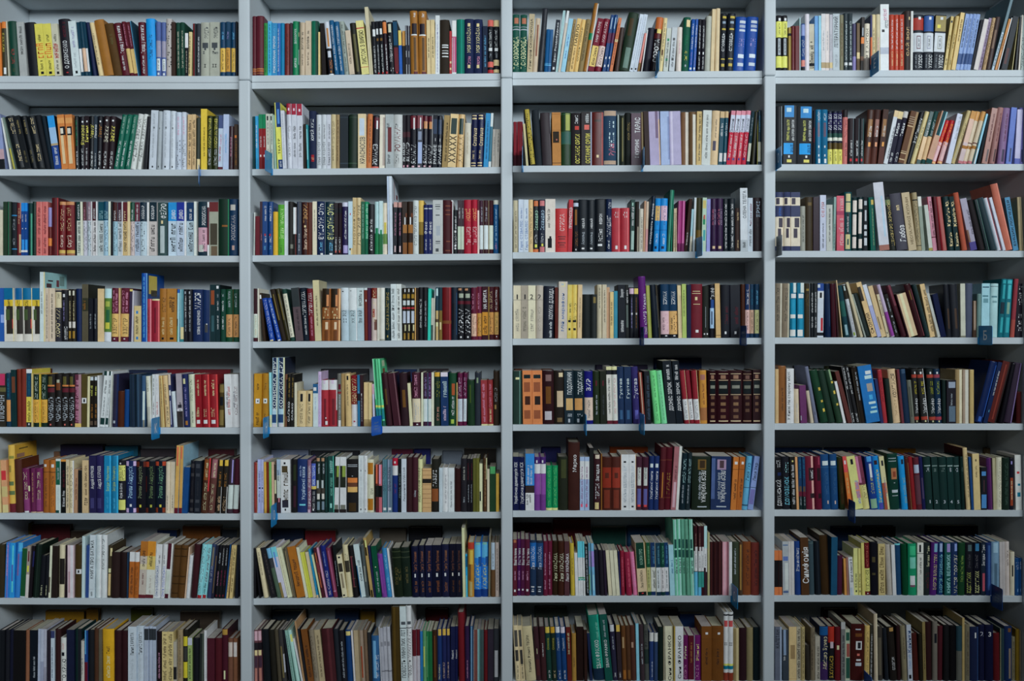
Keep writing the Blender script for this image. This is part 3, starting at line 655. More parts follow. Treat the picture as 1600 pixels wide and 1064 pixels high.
12674 183 204 -2 64 #151b28 #1a1640:64-96 w64-94@50,60=РІК_ТА_ВІК #1e4038:50-58 #c4c8b8:44-50 #4a3a18:28-40 #d4c060:0-28 q6-24@50,40=~
12861 191 209 5 69 #b06460 #1a1418:86-100 k50-84@60,50=~ k15-40@60,40=~
13056 216 175 6 64 #241a1e w18-52=~ #b02c34:6-12@30-65 #5a6468:0-100@80-100
13276 216 175 6 64 #20181c w18-52=~ #b02c34:6-12@30-65 #4a5458:0-100@80-100
13496 167 175 6 50 #1a1c20 w18-52=~ #b02c34:6-12@30-65 #3a5454:0-100@75-100
13667 264 209 45 94 #38211a #86603c:50-82@20-80 w50-70@55,35=~ #d08a48:32-40@40-75 #4a2820:0-30
13936 239 209 45 86 #38201c #866058:50-82@20-80 w50-70@55,35=~ #d08a68:32-40@40-75 #4a2820:0-30
14180 215 209 58 77 #38211a #86603c:50-82@20-80 w50-70@55,35=~ #d08a48:32-40@40-75 #4a2820:0-30
14399 163 207 119 59 #b4b8bc #c0a880:88-100 k10-70@70,35=~
14570 187 204 121 66 #1c1a2a c:86-100 w52-78@50,45=Тайди w4-22@50,45=~
14766 187 204 121 66 #1c1a2a #b0aca8:88-100 w52-78@50,45=Тайди w4-22@50,45=~
14961 304 204 140 107 #54341e #a09078:88-89 #a09078:84-85 #a09078:80-81 #a09078:76-77 #b09a78:70-72 #b09a78:22-23 #b09a78:18-20 #b09a78:6-8 #8a7050:0-100@70-100
15278 161 204 155 57 #14161a w40-88@55,60=В_тіні_Прокрусти
15449 160 207 160 74 #b8a878 f30-70@50,35=~
15669 161 206 147 58 #c0a078 #0e3634:52-100 w54-84@60,50=~ #0e3634:0-8
15839 161 206 147 58 #c0a078 #0e3634:52-100 w54-84@60,50=~ #0e3634:0-8
16010 229 207 173 83 #b08a74 #123a40:54-100@20-100 #8ab0b8:54-100@75-100 #0e3634:0-8
16254 149 174 183 62 #aa2026 #c8a0a4:6-50 o40-92@50,60=Ластівка #d89a70:0-5
16474 179 172 165 82 #98181e #c09a9a:6-50 o40-92@50,60=Ластівка #d89a70:0-5
16766 210 194 132 71 #a8acbc e50-96@70,40=~
16986 148 211 170 83 #a8976a k46-76@60,50=~ e10-40@60,30=~
17230 182 206 147 66 #b4a0a0 #b08048:85-100 #c0a090:40-85 z:28-34 #a8646a:0-5
17425 185 206 147 66 #b8a890 #b08048:82-100 m:38-40 z:28-34 #a8646a:0-5
17620 163 206 153 74 #b8a890 #b08048:82-100 m:38-40 z:28-34 #a8646a:0-5
17839 74 196 140 47 #86b4d0 #d0e0e8:0-30@0-50
17986 105 190 121 54 #0c161c
18156 233 215 103 105 #8c6258 #4a3a3a:4-26@50-80 m40-90@55,25=~
18449 215 217 90 124 #8c6460 #4a3a3a:4-26@50-80 m40-90@55,25=~
18790 273 215 59 106 #745a7c #3a3248:4-26@40-75 m40-90@55,25=~
19083 222 216 55 115 #5468a8 #343e5e:4-28@45-75
19399 215 208 30 77 #9c98b4 #3a4890:0-10
19619 147 216 0 124 #5c5892 n:4-26@40-75
@3 1
-19596 169 175 3 50 #b8ae9a
-19423 144 207 3 50 #1c3020
-19275 169 207 3 59 #18281c w:0-0 g:0-100@45-55
-19102 219 205 3 75 #181c22 #2a78a8:74-76@0-100 #2a78a8:11-13@0-100 e20-32=~ e48-68=~
-18879 169 202 3 58 #5a1a20 a:5-40@60-100 a60-90=~ #a07060:70-100@80-100
-18706 120 202 3 41 #0e3a78 #1c78c0:84-100 #2a80c8:8-30@30-100 w64-78=~ w:50-52@40-60 w:6-10
-18582 120 202 3 41 #0e3a78 #1c78c0:84-100 #2a80c8:8-30@30-100 w64-78=~ w:50-52@40-60 w:6-10
-18458 169 202 3 58 #0a2c2a #3a8068:0-80@60-90
-18285 144 207 3 51 #0a2018
-18137 218 207 3 76 #b8605c m40-92@50,45=~ m4-34@50,45=~ #c87870:0-100@80-95
-17914 218 207 3 76 #b8605c m40-92@50,45=~ m4-34@50,45=~ #c87870:0-100@80-95
-17692 144 185 3 45 #5a1a18 v:60-100 o:20-36
-17543 268 222 3 99 #481016 r:0-100@85-92
-17271 243 207 10 101 #5e1418 #b07a50:94-100 c46-90@55,50=~ #c0b0a015-38=Сергій #b89a50:4-10 #8a5a40:0-4
-16975 317 207 -4 110 #5e1418 #b07a50:94-100 c46-90@40,50=~ #c0b0a015-38@40,50=Сергій #b89a50:4-10 #8a5a40:0-4
-16653 44 207 7 25 k
-16579 157 207 -1 59 #adb3a8 #0a2c28:65-100 w68-96=СИРОТА k8-63@55,70=~ k:5-6@20-80
-16406 70 207 -4 25 #c8c4b0
-16332 144 207 -4 51 #a8a6b0 #3c141c:65-100 p66-90=~ k8-63@55,70=~
-16184 165 207 3 59 #a0aab0 #7c6470:65-100 w68-92=~ k8-63@55,70=~
-16011 28 208 2 17 w
-15961 144 207 -3 51 #b4b0b0 #38121a:65-100 w68-88=ДЕРЖАВА k8-63@55,70=~
-15813 45 208 3 17 w
-15764 218 207 3 76 #a0a8a8 #0a3c48:65-100 #7aa0a868-84@35,35=~ #7aa0a868-84@70,35=~ k8-63@55,60=~
-15541 194 208 3 68 #8aa8b8 #0a3c54:65-100 #7aa0a868-84@35,35=~ #7aa0a868-84@70,35=~ k8-63@55,60=~
-15343 95 208 3 34 #c0c4b4
-15245 70 208 3 25 k
-15171 169 205 3 58 #86a4b0 #3a1a1a:64-100 w66-84=РОМЕН k8-63@55,70=~
-14998 169 205 3 58 #a8b0b4 #3a1626:64-100 w66-86=ОЛЕКСА k8-63@55,70=~
-14825 45 208 3 17 w
-14775 169 205 3 58 #b49a6a #521820:64-100 c66-84=ГРУТ k8-63@55,70=~
-14602 95 208 3 34 #c8b088
-14504 169 205 3 58 #b0a09c #0a4030:64-100 w66-86=~ k8-63@55,70=~
-14331 193 205 3 67 #98a4b4 #501828:64-100 w66-96=~ k8-63@55,70=~
-14133 267 205 3 92 #a0b0b8 #0c2230:64-100 w68-94=КОБЗАР k8-63@45,60=~
-13861 95 205 3 33 w
-13763 292 205 3 100 #ada4a0 #08202a:64-100 w68-94=КОБЗАР k8-63@45,60=~ c:0-100@0-4
-13466 366 205 2 125 #2c4040 w70-98@60,60=ФЕЙРО #9aa4a4:5-56@30-75 c:60-66@40-60
-13047 341 205 2 117 #a8b8cc #1a7cb8:65-100 w68-86@55,55=ДИВО k8-62@55,60=~
-12701 292 205 2 100 #a8b4d0 #1a2a80:65-100 w68-86@55,55=ДИВО k8-62@55,60=~
-12405 70 208 2 25 w
-12331 292 205 2 100 #98a8b0 #0a2c50:65-100 w68-88@50,40=~ k8-63@55,60=~
-12035 95 208 2 34 #c0c4bc
-11887 366 208 2 127 #0c2430 w56-92@55,50=РОКСОЛАНА #b48c98:8-52 k12-48@60,30=~ #b0b0a8:7-20@10-60
-11517 70 206 2 25 w m:20-90
-11443 341 206 2 117 #8a8c7c #5a1e20:82-100 #3a3428:20-60@10-90 #5a4a38:0-18@20-90
-11097 415 218 2 151 #0a2418 #7a4a1e:51-54@35-85 g:0-100@88-95
-10678 317 218 2 115 #0e2c48 #a8a49c:80-90@15-75 #a09a9a27-72@50,45=РОКСОЛАНА #a88a80:10-18@35-65
@3 2
-9741 47 165 10 20 #a8aca8 g20-60@50,30=~
-9667 169 150 2 43 #561a22
-9494 95 206 2 34 #301824 p28-40@60,40=~
-9396 193 206 2 67 #123668 w64-92@60,40=~ w24-36@60,40=~ r:36-40@40-70 s10-18=~
-9198 193 206 2 67 #123668 w64-92@50,40=~ w24-36@50,40=~ r:36-40@30-60 s10-18=~
-9001 193 167 2 54 #c89a30
-8804 242 194 2 79 #4a8c2e #a0c08032-92@60,60=Богдан_Мельничук k5-20@50,30=~
-8557 144 208 2 51 #bcc2c6 #a8aeb4:0-100@60-100
-8410 193 205 2 67 #201e1c #6a6a60:12-20@50-100
-8212 119 183 2 37 #14100e #c0c4c4:44-100 r:0-100@80-88
-8089 193 205 2 67 #282c36 #5a6478:0-100@30-40 e8-40=~
-7892 242 203 2 82 #2e1010 #b0865460-96@60,55=ТВОРИ #c8a89010-50@60,45=Василь_Махно c:52-56@40-70 #5a2818:0-100@85-100
-7646 144 202 8 58 #4a2014
-7473 168 205 1 58 #c4bca4 f44-86@50,25=~
-7301 291 205 1 100 #0c1e40 w28-96v@55,60=ЧАС_НАСТАВ s8-24@55,40=~ w:0-3@50-80
-7005 365 204 1 125 #0c2430 #d4d08028-96v@60,60=ЧАС_НАСТАВ s8-24@60,40=~ w:0-3@50-80 #b0b8b8:0-100@0-4
-6636 144 199 1 49 #1c1016 k:80-90 w8-34@45,45=~ l:4-8@30-60
-6488 144 199 1 49 #1c1016 k:80-90 w8-34@45,45=~ l:4-8@30-60
-6340 242 201 1 82 #201a40 #b4b4c8:92-100 w30-84@55,30=~ #9890b8:3-18@20-100
-6094 168 204 1 58 #a8bcc8 r:74-78@40-60 k:8-12@30-70 c:0-12@60-100
-5922 144 218 1 53 #b49e74 #6a583c16-85@50,50=ЛІТО_ГРАФ_МЕХ
-5774 168 218 1 62 #b8a47c k16-88@60,55=ЛІТО_ГРАФ_МЕХ
-5602 144 203 1 50 #0a4a30 #8ab8a030-95=~
-5454 119 203 1 41 #0e7850 a:0-0 #9ac8b030-96@60,60=~ #0a5038:0-30
-5331 242 193 1 79 #16161a w46-70=~ w10-42=~ w:45-48@40-70 w:8-10@40-70
-5085 168 203 1 58 #a0bcbc #1a6a40:0-40 g:38-50@20-80
-4912 144 205 1 50 #b0c4c4 #1a5a34:0-38 g:38-46@30-80
-4765 160 198 1 64 #c4b8a4 #b0a040:40-62@30-80 #5a7a40:20-40
-4568 70 300 -8 37 #a8b4cc
-4494 119 300 -8 61 #b4bcc8 D#8a3a30:72-97@30-37 D#6a3a40:76-82@60-85
-4371 144 200 8 57 #16171e #b0847c:90-100 p36-80=~ #c8a8a8:4-16@40-70
-4199 168 200 1 57 #16171e #b0847c:90-100 p36-80=~ #c8a8a8:4-16@40-70
-4026 193 202 1 66 #24160e w:54-70@50-70 #8a5a28:40-56@20-100 #70431c:0-22@20-100 #5a2c14:70-78@70-100
-3830 217 202 1 74 #24160e w:54-70@50-70 #8a5a28:40-56@20-100 #70431c:0-22@20-100 #5a2c14:70-78@70-100
-3608 217 206 1 76 #b4bab8 k16-90@50,40=СПАЛЕ_ПОЛИН_НАВ_ГІЛКУ
-3387 193 206 1 67 #7c6428 #c0a050:60-100 #3a2e14:0-36
-3190 168 189 1 54 #101a4c #b8c0dc:91-93@10-90 w40-66@50,55=Фокс w8-30@50,30=~
-3018 168 189 1 54 #101a4c #b8c0dc:91-93@10-90 w40-66@50,55=Фокс w8-30@50,30=~
-2846 389 206 1 134 #a4a6a4 f:91-92@25-75 f:87-89@25-75 f:83-84@30-70 f:71-73@30-70 e:34-52@35-75 f:22-24@30-75 f:19-20@30-75 f:4-10@30-60
-2452 315 206 1 109 #3a1218 #6a3828:88-90@30-90 #6a3828:80-82@30-90 #6a3828:72-74@30-90 #6a3828:22-24@40-90 #6a3828:5-7@30-90
-2133 70 205 1 25 w m:0-98@0-60
-2059 168 168 1 48 #10161a w56-86@55,40=~ w18-46@55,40=~ w:48-53@30-70 w:10-14@30-70 w:16-20@30-70
-1887 119 205 1 42 #2a101c #a8b4a0:8-51@5-100 w66-86@60,40=~
-1764 119 205 1 42 #2a101c #a8b4a0:8-51@5-100 w66-86@60,40=~ e:0-100@0-8
-1641 291 207 0 101 #94182c #d08c5860-84@55,50=НОВІЇ #c8a0a016-50@55,60=Пак_ЦАРІВ
-1346 217 207 0 76 #94182c #d08c5860-84@55,50=НОВІЇ #c8a0a016-50@55,60=Пак_ЦАРІВ
-1125 70 207 0 25 #c8b0a8 m:80-100
-1051 143 204 0 50 #341828 #bcc4c4:8-53@5-100 e60-88@60,40=~
-904 192 204 0 67 #301018 #bcc4c4:8-53@15-100 e60-88@60,40=~ #8a8070:0-100@0-12
-707 192 204 0 67 #301018 #bcc4b4:8-53@15-100 m60-88@60,40=~ #c0b088:0-100@0-14
-510 193 204 0 67 #0e4470 #b4b4a8:92-100 #8ab0d024-86@50,35=~ p8-20@50,35=~
@3 3
251 192 199 0 65 #a49a80 q8-80@50,35=~
448 192 202 0 66 #b0b8c4 #3a5a8a64-84@60,30=~ #3a5a8a4-60@60,45=Гаріс_СТІВАЛІС
644 192 201 0 66 #b4bcc8 #3a5a8a64-84@60,30=~ #3a5a8a4-60@60,45=Гаріс_СТІВАЛІС
841 168 201 0 57 #c0a478 k16-84@50,45=~
1013 217 201 0 74 #1c2026 #b06038:88-98@15-90 #8ab09842-80@55,55=Іскандер w18-36@50,40=~ #d8c850:9-15@30-70 #b06038:0-6
1234 241 201 0 82 #1c2030 #b0686a:88-98@15-90 #8aa0b042-80@55,55=Іскандер w18-36@50,40=~ #c0b850:11-16@40-70 #b0686a:0-10@15-90
1479 389 204 0 133 #c4bab0 k46-82@35,25=~ k:8-26@25-65 k:26-30@40-60
1872 462 167 0 129 #a82e30 #d0a8a448-88@55,35=СТРІЛА #3a1418:34-36@20-85 #3a1418:29-31@25-80 #3a1418:20-22@20-85 #3a1418:15-17@30-75 #3a1418:11-12@20-85
2338 168 201 14 74 #a03038 w45-86@50,60=ПРАПОРНОСЕЦЬ
2559 192 198 0 65 #161418 #a8b0c0:88-95 #7a5024:52-82@30-70 #8a5a2c12-40@60,50=~ w:3-6@40-60
2756 339 201 0 115 #13181e w45-64@55,25=НЕБАЙ e14-38@50,30=Аскольд w:5-8@35-65
3099 290 200 0 98 #13181e w45-64@55,25=НЕБАЙ e14-38@50,30=Аскольд w:5-8@35-65
3394 413 203 0 141 #0e1218 w52-72@50,30=ФЕВРОН w20-44@50,35=~ w:11-15@25-65
3811 217 203 0 74 #0c1a36 w28-69@50,60=ПАЛИНДЕКСТ w82-94@60,50=~ w6-22@45,35=~
4032 339 168 0 96 #982a34 #b85a5c:0-100@75-88 w78-92@50,40=~ w:6-14@40-65
4375 339 168 -1 96 #982a34 #b85a5c:0-100@75-88 w78-92@50,40=~ w:6-14@40-65
4718 169 200 13 65 #1c3430 #8ab0a0:88-94@30-60 w50-86@50,50=~ #8aa098:4-40@30-90
4915 143 192 7 47 #1a1410 #8a8070:0-50@60-90
5062 168 165 8 47 #b0aa9c k6-80@60,35=~
5233 70 195 14 24 #a88064
5307 94 192 14 31 #b4a08c #b08080:0-45
5405 139 214 46 79 #0c1c2c w5-95@55,35=СУСІДНІСТЬ_І_ЛЮБОВ
5626 199 204 25 83 #1878b8 #c8a060:58-86@5-95 #1a3a6a50-86@55,30=~ w14-34=~ n:5-10@20-60 #0e4a88:40-41
5871 266 204 13 92 #1878b8 #c0a0b0:58-86@5-95 #1a3a6a50-86@55,30=~ w14-34=~ n:5-10@20-60 #0e4a88:40-41
6140 106 236 29 58 #0e5040 #50a080:0-100@70-90
6287 60 236 20 38 #12604a
6385 68 165 8 27 #ac9c80 q10-90@60,40=~
6483 45 167 -1 14 #ac9c80 q10-90@60,40=~
6532 143 194 14 48 #8a2c64 #c07aa0:0-100@15-30 #601c48:0-16
6680 118 194 14 40 #8a2c64 #c07aa0:0-100@45-65 #601c48:0-16
6802 123 202 55 66 #2c1812 w12-36@50,35=~
6998 85 162 31 33 #88a8b0 #b0a898:0-36
7121 94 206 19 50 #a8b0b4 #8a8478:0-100@80-100
7268 192 206 6 67 #2c2a14 #5a4418:0-40
7464 169 206 13 67 #9cb09c g:50-65@20-70 #a05048:60-68@30-70 #b0a060:80-95@10-80 #3a8a8a:20-40@30-80
7660 143 201 6 57 #8284b8 e40-90@50,30=~
7831 216 203 -1 75 #2a1634 #a85a7050-80@30,30=~ #8a7a9050-80@70,30=~ #c8a884:5-10@25-70
8051 241 203 -1 83 #2a1634 #a85a7050-80@30,30=~ #8a7a9050-80@70,30=~ #c8a884:5-10@25-70
8296 216 203 -1 75 #10181e w6-90@50,35=~
8517 241 203 -1 83 #10181e w6-90@50,35=~
8762 175 166 -1 54 #30221e #c0a87c8-26@60,30=~ #c0a87c72-90@60,30=~
8958 290 242 -7 119 #b4b8bc f52-96@60,40=ОЛЕНА_ТЕЛІГА #9aa0a4:0-18 k6-15@50,40=~
9251 192 205 -1 67 #a4acb4 k10-44@50,50=~ k:47-50@40-60 #6a2a3e50-92@60,40=~
9447 314 205 -1 109 #1e1418 #8a9aa863-94@60,40=ЕРЖІ k20-55=~
@3 4
10304 314 225 -2 120 #c4b8a4 #2c3250:91-100 #2c3250:58-77 #3a3440:79-90@10-50 #3a3440:40-56@40-90 #3a3440:22-38@30-70 #2c3250:0-8 b60-74=~
10622 265 225 -2 101 #c4b8a4 #2c3250:91-100 #2c3250:58-77 #3a3440:79-90@10-50 #3a3440:40-56@40-90 #3a3440:22-38@30-70 #2c3250:0-8
10891 363 225 -2 138 #c4b8a4 #2c3250:91-100 #2c3250:58-77 #3a3440:79-90@10-50 #3a3440:40-56@40-90 #3a3440:22-38@30-70 #2c3250:0-8
11258 192 171 -2 56 #8a8a80 k20-80@50,30=~
11454 289 206 -2 101 #32281a #5a4828:84-90@30-80
11747 240 206 -2 84 #281a24
11992 240 213 -2 87 #a8acbc #a0606060-88@50,40=СЕЛЯ k5-50@50,25=~
12237 241 176 -2 72 #a4a6a0 k20-92@50,25=~
12481 94 206 12 50 #76908a k5-50@50,40=~
12628 289 210 -2 103 #b04858 #902a48:65-72 #d0a0a074-96@60,60=~ #d0a0a010-60@60,60=~
12921 289 225 4 110 #0e3c40 #b0a878:84-97@20-80 #b0a878:66-82@20-80 #b0a878:3-28@20-80 #0e3c40:10-20@40-60 k:28-64@30-60 w32-60@45,20=~
13215 216 205 5 76 #0c2426 #c8b8b0:72-94@15-85 #c8b8b0:5-68@15-80 #0c2426:26-30
13435 191 205 5 76 #0c2426 #c8b8b0:78-96@15-85 #c8b8b0:32-72@15-75 #c8b8b0:5-22@20-85
13655 198 208 -2 102 #1c2024 #9aa0a4:84-92@25-75 #a0a4a8:55-75@35-70 #b0b4b8:40-48@25-75 #b0b4b8:28-36@25-75 #b0b4b8:10-24@25-80
13948 202 205 -27 109 #0c4a40 #b09a50:86-95@40-90 #8aa07010-80@60,20=~ #1a6a58:0-100@10-25
14266 391 261 -58 193 #b0b0b8 #8a5a50:0-8 #9ab0c0:20-80@60-80
14705 209 206 -70 84 #20221e #5a6a4a:85-95 #a8945a8-94@60,50=ЦЕНЗУРІ_ХРОНОС
14950 432 219 -78 162 #3c3a44 c70-80=~ #d0ccc814-44@60,60=Любов
15389 311 223 -77 118 #a8977a #5a4a3010-92@55,30=НЕСПАЛИНОЇ_КУПАВИ
15707 191 223 -53 73 #8c7e60 q15-88@50,60=~ k:86-88 k:8-9
15902 142 208 -49 51 #7a8478 #c0c0b8:82-100
16171 154 176 -66 50 #a8aca4 #8a8040:0-6
16342 166 208 -69 59 #a87080 #8a3040:74-100@0-20 q28-92@60,50=~ m:24-26
16513 107 208 -55 59 #481018
16684 214 208 -71 76 #94504c #801c24:0-100@0-25
16904 239 208 -63 93 #0c2426 c84-92@60,50=О. c44-80@60,60=Камінь c:82-84@30-70 c:45-47@30-70 c8-34@60,50=Камінь c:8-10@30-70
17172 184 208 -70 93 #0c2426 c84-92@60,50=О. c44-80@60,60=Камінь c:82-84@30-70 c:45-47@30-70 c8-34@60,50=Камінь c:8-10@30-70
17441 200 224 -91 118 #984834 k:0-0
17758 256 202 -122 115 #8a8494 #3a3270:0-16 #6a4a3a:16-40@0-30 k30-80@80,30=~
18100 233 199 -143 80 #1a1416
18344 119 200 -137 64 #486860 #0c1c20:0-100@0-80
18539 255 207 -156 91 #1c2c32 #3a5058:0-100@80-100
18807 161 208 -151 58 #b0b4bc r:0-100@70-90
18978 114 209 -151 41 #b0b4c0
19100 281 260 -131 126 #a45a48 #c08070:0-100@75-90
19393 212 206 -97 76 #3a7090 k8-95@50,40=ЕНЦИКЛОПЕДІЯ
19612 154 205 -30 109 #8a7c5c #4a4030:0-100@60-75
@4 1
-19641 268 206 -3 92 #1e4a8c #7a90c0:35-50@40-100
-19369 367 206 -3 125 #c0b8ae #0a5a80:78-100 #c8a030:66-78 #2a2622:14-66@25-100 k66-80@50,30=~ #3a4a2a:40-60@20-60 r:24-42@85-97 c:0-100@94-100
-18997 318 206 -3 109 #c0b8ae #0a5080:78-100 #c8a030:66-78 #2a2622:14-66@25-100 k66-80@50,30=~ #3a4a2a:40-60@20-60 c:66-100@90-100
-18676 367 206 -4 125 #c0b8ae #0a5a80:78-100 #c8a030:66-78 #2a2622:14-66@25-100 k66-80@50,30=~ #3a4a2a:40-60@20-60 r:24-42@85-97 c:0-100@94-100
-18304 293 206 -4 100 #c0b8ae #0a5a80:78-100 #c8a030:66-78 #2a2622:14-66@35-100 k66-80@60,30=~ #3a4a2a:40-60@20-60
-18007 194 268 3 87 #b0c0c0 f40-72@40,30=~ c:0-100@80-100 S#8cb4b4 D#4a3438:78-84@8-30 D#3a3034:87-89@14-36 D#6a3a40:80-90@52-64 D#6a8480:82-96@66-88
-17809 144 206 3 50 #b4a492 k6-90@60,30=~ c:0-100@0-15
-17661 219 206 3 75 #b8a894 k6-90@50,30=~
-17438 244 197 3 88 #24242c #b4a888:66-97 #b8bcc0:0-0 c8-64@50,60=КОРОТКИЙ k84-94@60,30=~
-17166 268 199 -4 89 #16161a w:86-92@30-60 v40-80@40,25=~ w4-30@60,50=~
-16893 120 202 3 41 #201c16 #c0baa8:88-97@20-70 c40-78=~ #b8b2aa:26-38@20-90 #8a6a28:6-20@20-80
-16770 145 202 3 57 #201c16 #c0baa8:88-97@20-70 c40-78=~ #b8b2aa:26-38@10-90 #8a6a28:6-20@20-80
-16596 219 204 -4 75 #0c1c40
-16374 243 221 3 90 #4a4434 #2a2a1c:53-76@10-100 z56-72@40,40=~ S#1c1c14
-16126 169 167 3 48 #0e1018 e30-64@50,30=~
-15953 169 167 3 48 #0e1018 e30-64@50,30=~
-15780 243 204 3 83 #bca278
-15533 268 204 10 91 #4a6a2c #a0bcc4:82-100 #8a9440:66-76@20-80 #b4b8c0:0-18 #a8a43a:24-36@20-80 #1e5030:36-60@30-80
-15261 268 207 10 101 #4c1424 #c09a5c:9-52 p54-96@30,30=~ p56-92@70,30=~ q14-44@50,60=В.ВЕНГЕР w:4-6@40-60
-14964 45 207 3 17 #d0a070
-14914 317 207 10 109 #4c1424 #c09a5c:9-52 p54-96@30,30=~ p56-92@70,30=~ q14-44@50,60=В.ВЕНГЕР w:4-6@40-60
-14593 120 202 17 41 #2c2238 #c0a860:96-100
-14469 60 197 17 32 #a8a4ac
-14371 268 138 3 62 #b4a070 #2a6aa0:78-86@30-60 k22-72@40,40=~ #2a6aa0:6-14@30-60
-14099 218 264 3 96 #0c4088 #6a9ad0:0-100@90-100 s6-95@50,30=~ S#0c3a78 D#c8a850:70-97@12-58 D#3a3010:67-76@24-58
-13876 169 165 3 47 #9a3440 #c08088:0-100@75-90 m20-80@40,30=~
-13703 317 165 3 87 #821c2c #b85a58:0-100@80-95 c:96-100 #3a1018:20-80@40-50
-13382 292 205 2 100 #8a5a22 #5a3a18:0-0 k56-84@60,40=~ c14-46@50,30=~ k:4-8@30-60
-13085 367 205 2 125 #94642a k56-84@60,40=~ k64-86@35,25=~ c14-46@45,30=~ k:4-8@30-70
-12715 95 202 9 41 #8ab0b8 b:93-100 k:30-44@0-30 g:0-30@0-30
-12591 144 202 2 49 #4a7a84 #8ab0b4:0-100@20-40 #2a6a70:0-10 c:5-28@20-100
-12443 144 202 2 49 #15161c w48-88@50,40=~ e20-48=~ e:91-96@30-60
-12295 169 202 2 58 #15161c w48-88@50,40=~ e20-48=~ e:91-96@30-60
-12122 391 202 2 132 #102044 w62-94@50,60=МАРІЯ w14-60@55,40=УЛЯНА_КРАВЧЕНКО
-11727 292 200 2 98 #14264a #3a3a3c:18-34@30-70 w:33-35@50-65 #8a9098:0-100@92-100
-11430 218 220 2 80 #0a2428 #7a3a1e:65-90@20-80 #2a4a50:18-46@30-75
-11208 169 220 2 63 #0c2428 w:93-98@20-70 e78-84=~ w55-72=~ w22-46=~ S#0a1416
-11035 193 203 2 66 #0c3428 e86-92=~ w58-78=~ w24-48=~
-10838 267 203 2 91 #0c3824 #b08050:9-52@5-95 e66-96=~ k12-48=~
-10566 243 203 2 82 #0c3424 #a87848:9-52@5-95 e66-92=~ k12-48=~ z:0-100@0-6
@4 2
-9770 187 204 2 66 #c0bcb4 #2c1218:52-100@5-85 #a8b0a4:7-50@5-90 #38141c:0-7 a12-48=~
-9579 55 204 2 33 #c0b8a8 x:0-100@80-100
-9390 95 187 -49 106 #2a1c10 w:88-96@0-80
-9134 185 167 -102 81 #0e3684 w40-96@55,50=~ #8a9cc88-38@60,50=~ c:0-3@10-80
-8838 164 169 -136 47 #0e3684 #b0c0e040-96@55,40=~ #8a9cc88-38@60,40=~ w:0-3@20-80
-8666 188 204 -130 65 #201810 #6a5a28:40-90@40-60
-8468 141 206 -122 49 #282410 #6a5a28:40-90@40-60
-8320 166 202 -96 57 #14342c #b8b4a0:7-91 k10-88=~
-8123 291 205 -53 100 #4a3c40 #22282a:64-100 k20-60@55,25=~
-7827 217 205 -40 75 #0c1622 w49-93@55,60=ГУРТОМА_ЛИХА w12-48@60,30=~
-7605 218 202 -26 74 #5c141c w49-92@55,55=ГУРТОМ_ЛИХА p10-46@55,30=~
-7383 242 234 -23 95 #b0a680 k25-76@50,25=~ S#a8a080
-7136 341 202 8 115 #7c4a26 #241a10:64-100@0-80 #b0744a:66-88@50-75 c42-64@45,55=~ #c0a88c:22-36@40-70 #5a3218:0-20@30-70 #3a2414:40-42
-6791 366 201 8 139 #7c4a26 #241a10:64-100@0-70 #b0744a:66-88@50-70 c42-64@45,55=~ #c0a88c:22-36@40-65 #5a3218:0-20@30-70 #c89468:0-100@85-100 #3a2414:40-42
-6372 292 204 -6 99 #b0b8bc #98a8b0:0-58 k46-58@50,50=РАЙ k34-44@50,50=~ k:92-94@20-40
-6076 316 203 -6 108 #b8c0c0 #98a8ac:0-58 k46-58@50,50=РАЙ k34-44@50,50=~ k:94-95@20-40 w:0-100@90-100
-5756 267 203 -6 91 #a8b4b4 #98aab0:0-62 k46-58@50,50=РАЙ k34-44@50,50=~ k66-96@50,50=~
-5485 144 203 -6 50 #5c2018 #b0b8b8:96-100 w:74-78@50-70
-5337 119 203 -6 41 #3a1430
-5214 218 203 1 74 #b0a098 #6a241c:80-100 #8a4038:44-60@20-60 c36-96@50,60=~ #5a3830:20-40@50-100
-4992 94 203 1 33 #b4b0a4
-4894 193 203 1 66 #bcbab0 #8a887c:0-3
-4697 219 202 1 82 #0a2024 #9a844420-92@50,40=СЦЕНИ_В_МАЙСТЕРНІ #9a8444:6-10@40-60
-4450 218 217 -6 79 #b4bcbc k4-92@40,45=~ k:55-57@20-60
-4229 193 217 -6 71 #b8bcb8 k4-92@40,45=~ k:55-57@20-60
-4032 168 202 1 57 #1e1a12 w:92-98@55-80 #8a6a20:80-88@20-90 #b0b8b8:67-76@20-90 r:60-63 #a8b0bc:33-56@20-90 #c0b890:18-30@60-90 #8a6a28:2-14@40-80
-3859 144 202 1 49 #1e1a12 w:92-98@55-80 #8a6a20:80-88@20-90 #b0b8b8:67-76@20-90 r:60-63 #a8b0bc:33-56@20-90 #c0b890:18-30@60-90 #8a6a28:2-14@40-80
-3711 168 202 1 57 #1e1a12 w:92-98@55-80 #8a6a20:80-88@20-90 #b0b8b8:67-76@20-90 r:60-63 #a8b0bc:33-56@20-90 #c0b890:18-30@60-90 #8a6a28:2-14@40-80
-3539 45 202 1 16 #b08850
-3490 94 202 1 33 #24180e
-3391 168 204 1 58 #141418 w24-78@45,45=~
-3219 168 204 1 58 #121216 e26-76@55,35=~
-3047 119 199 8 40 #2aa894
-2924 144 162 9 46 #a8a698 #3a4a44:0-36@0-60 #6a6a60:0-100@55-65
-2751 144 203 1 50 #1a3440 #a89060:0-56@10-80 #c8bc90:26-34@15-70 #a8c0cc:84-98@20-70 #4a3a2a:34-40
-2604 119 203 1 41 #142c34 #6a5424:0-56 #b8a880:20-34@20-70
-2480 340 203 1 116 #5a1216 #8a3436:0-100@80-90 #6a3a20:31-37
-2136 242 203 1 83 #101a26 #1e3a5a:10-90@80-90 k:20-70@20-50
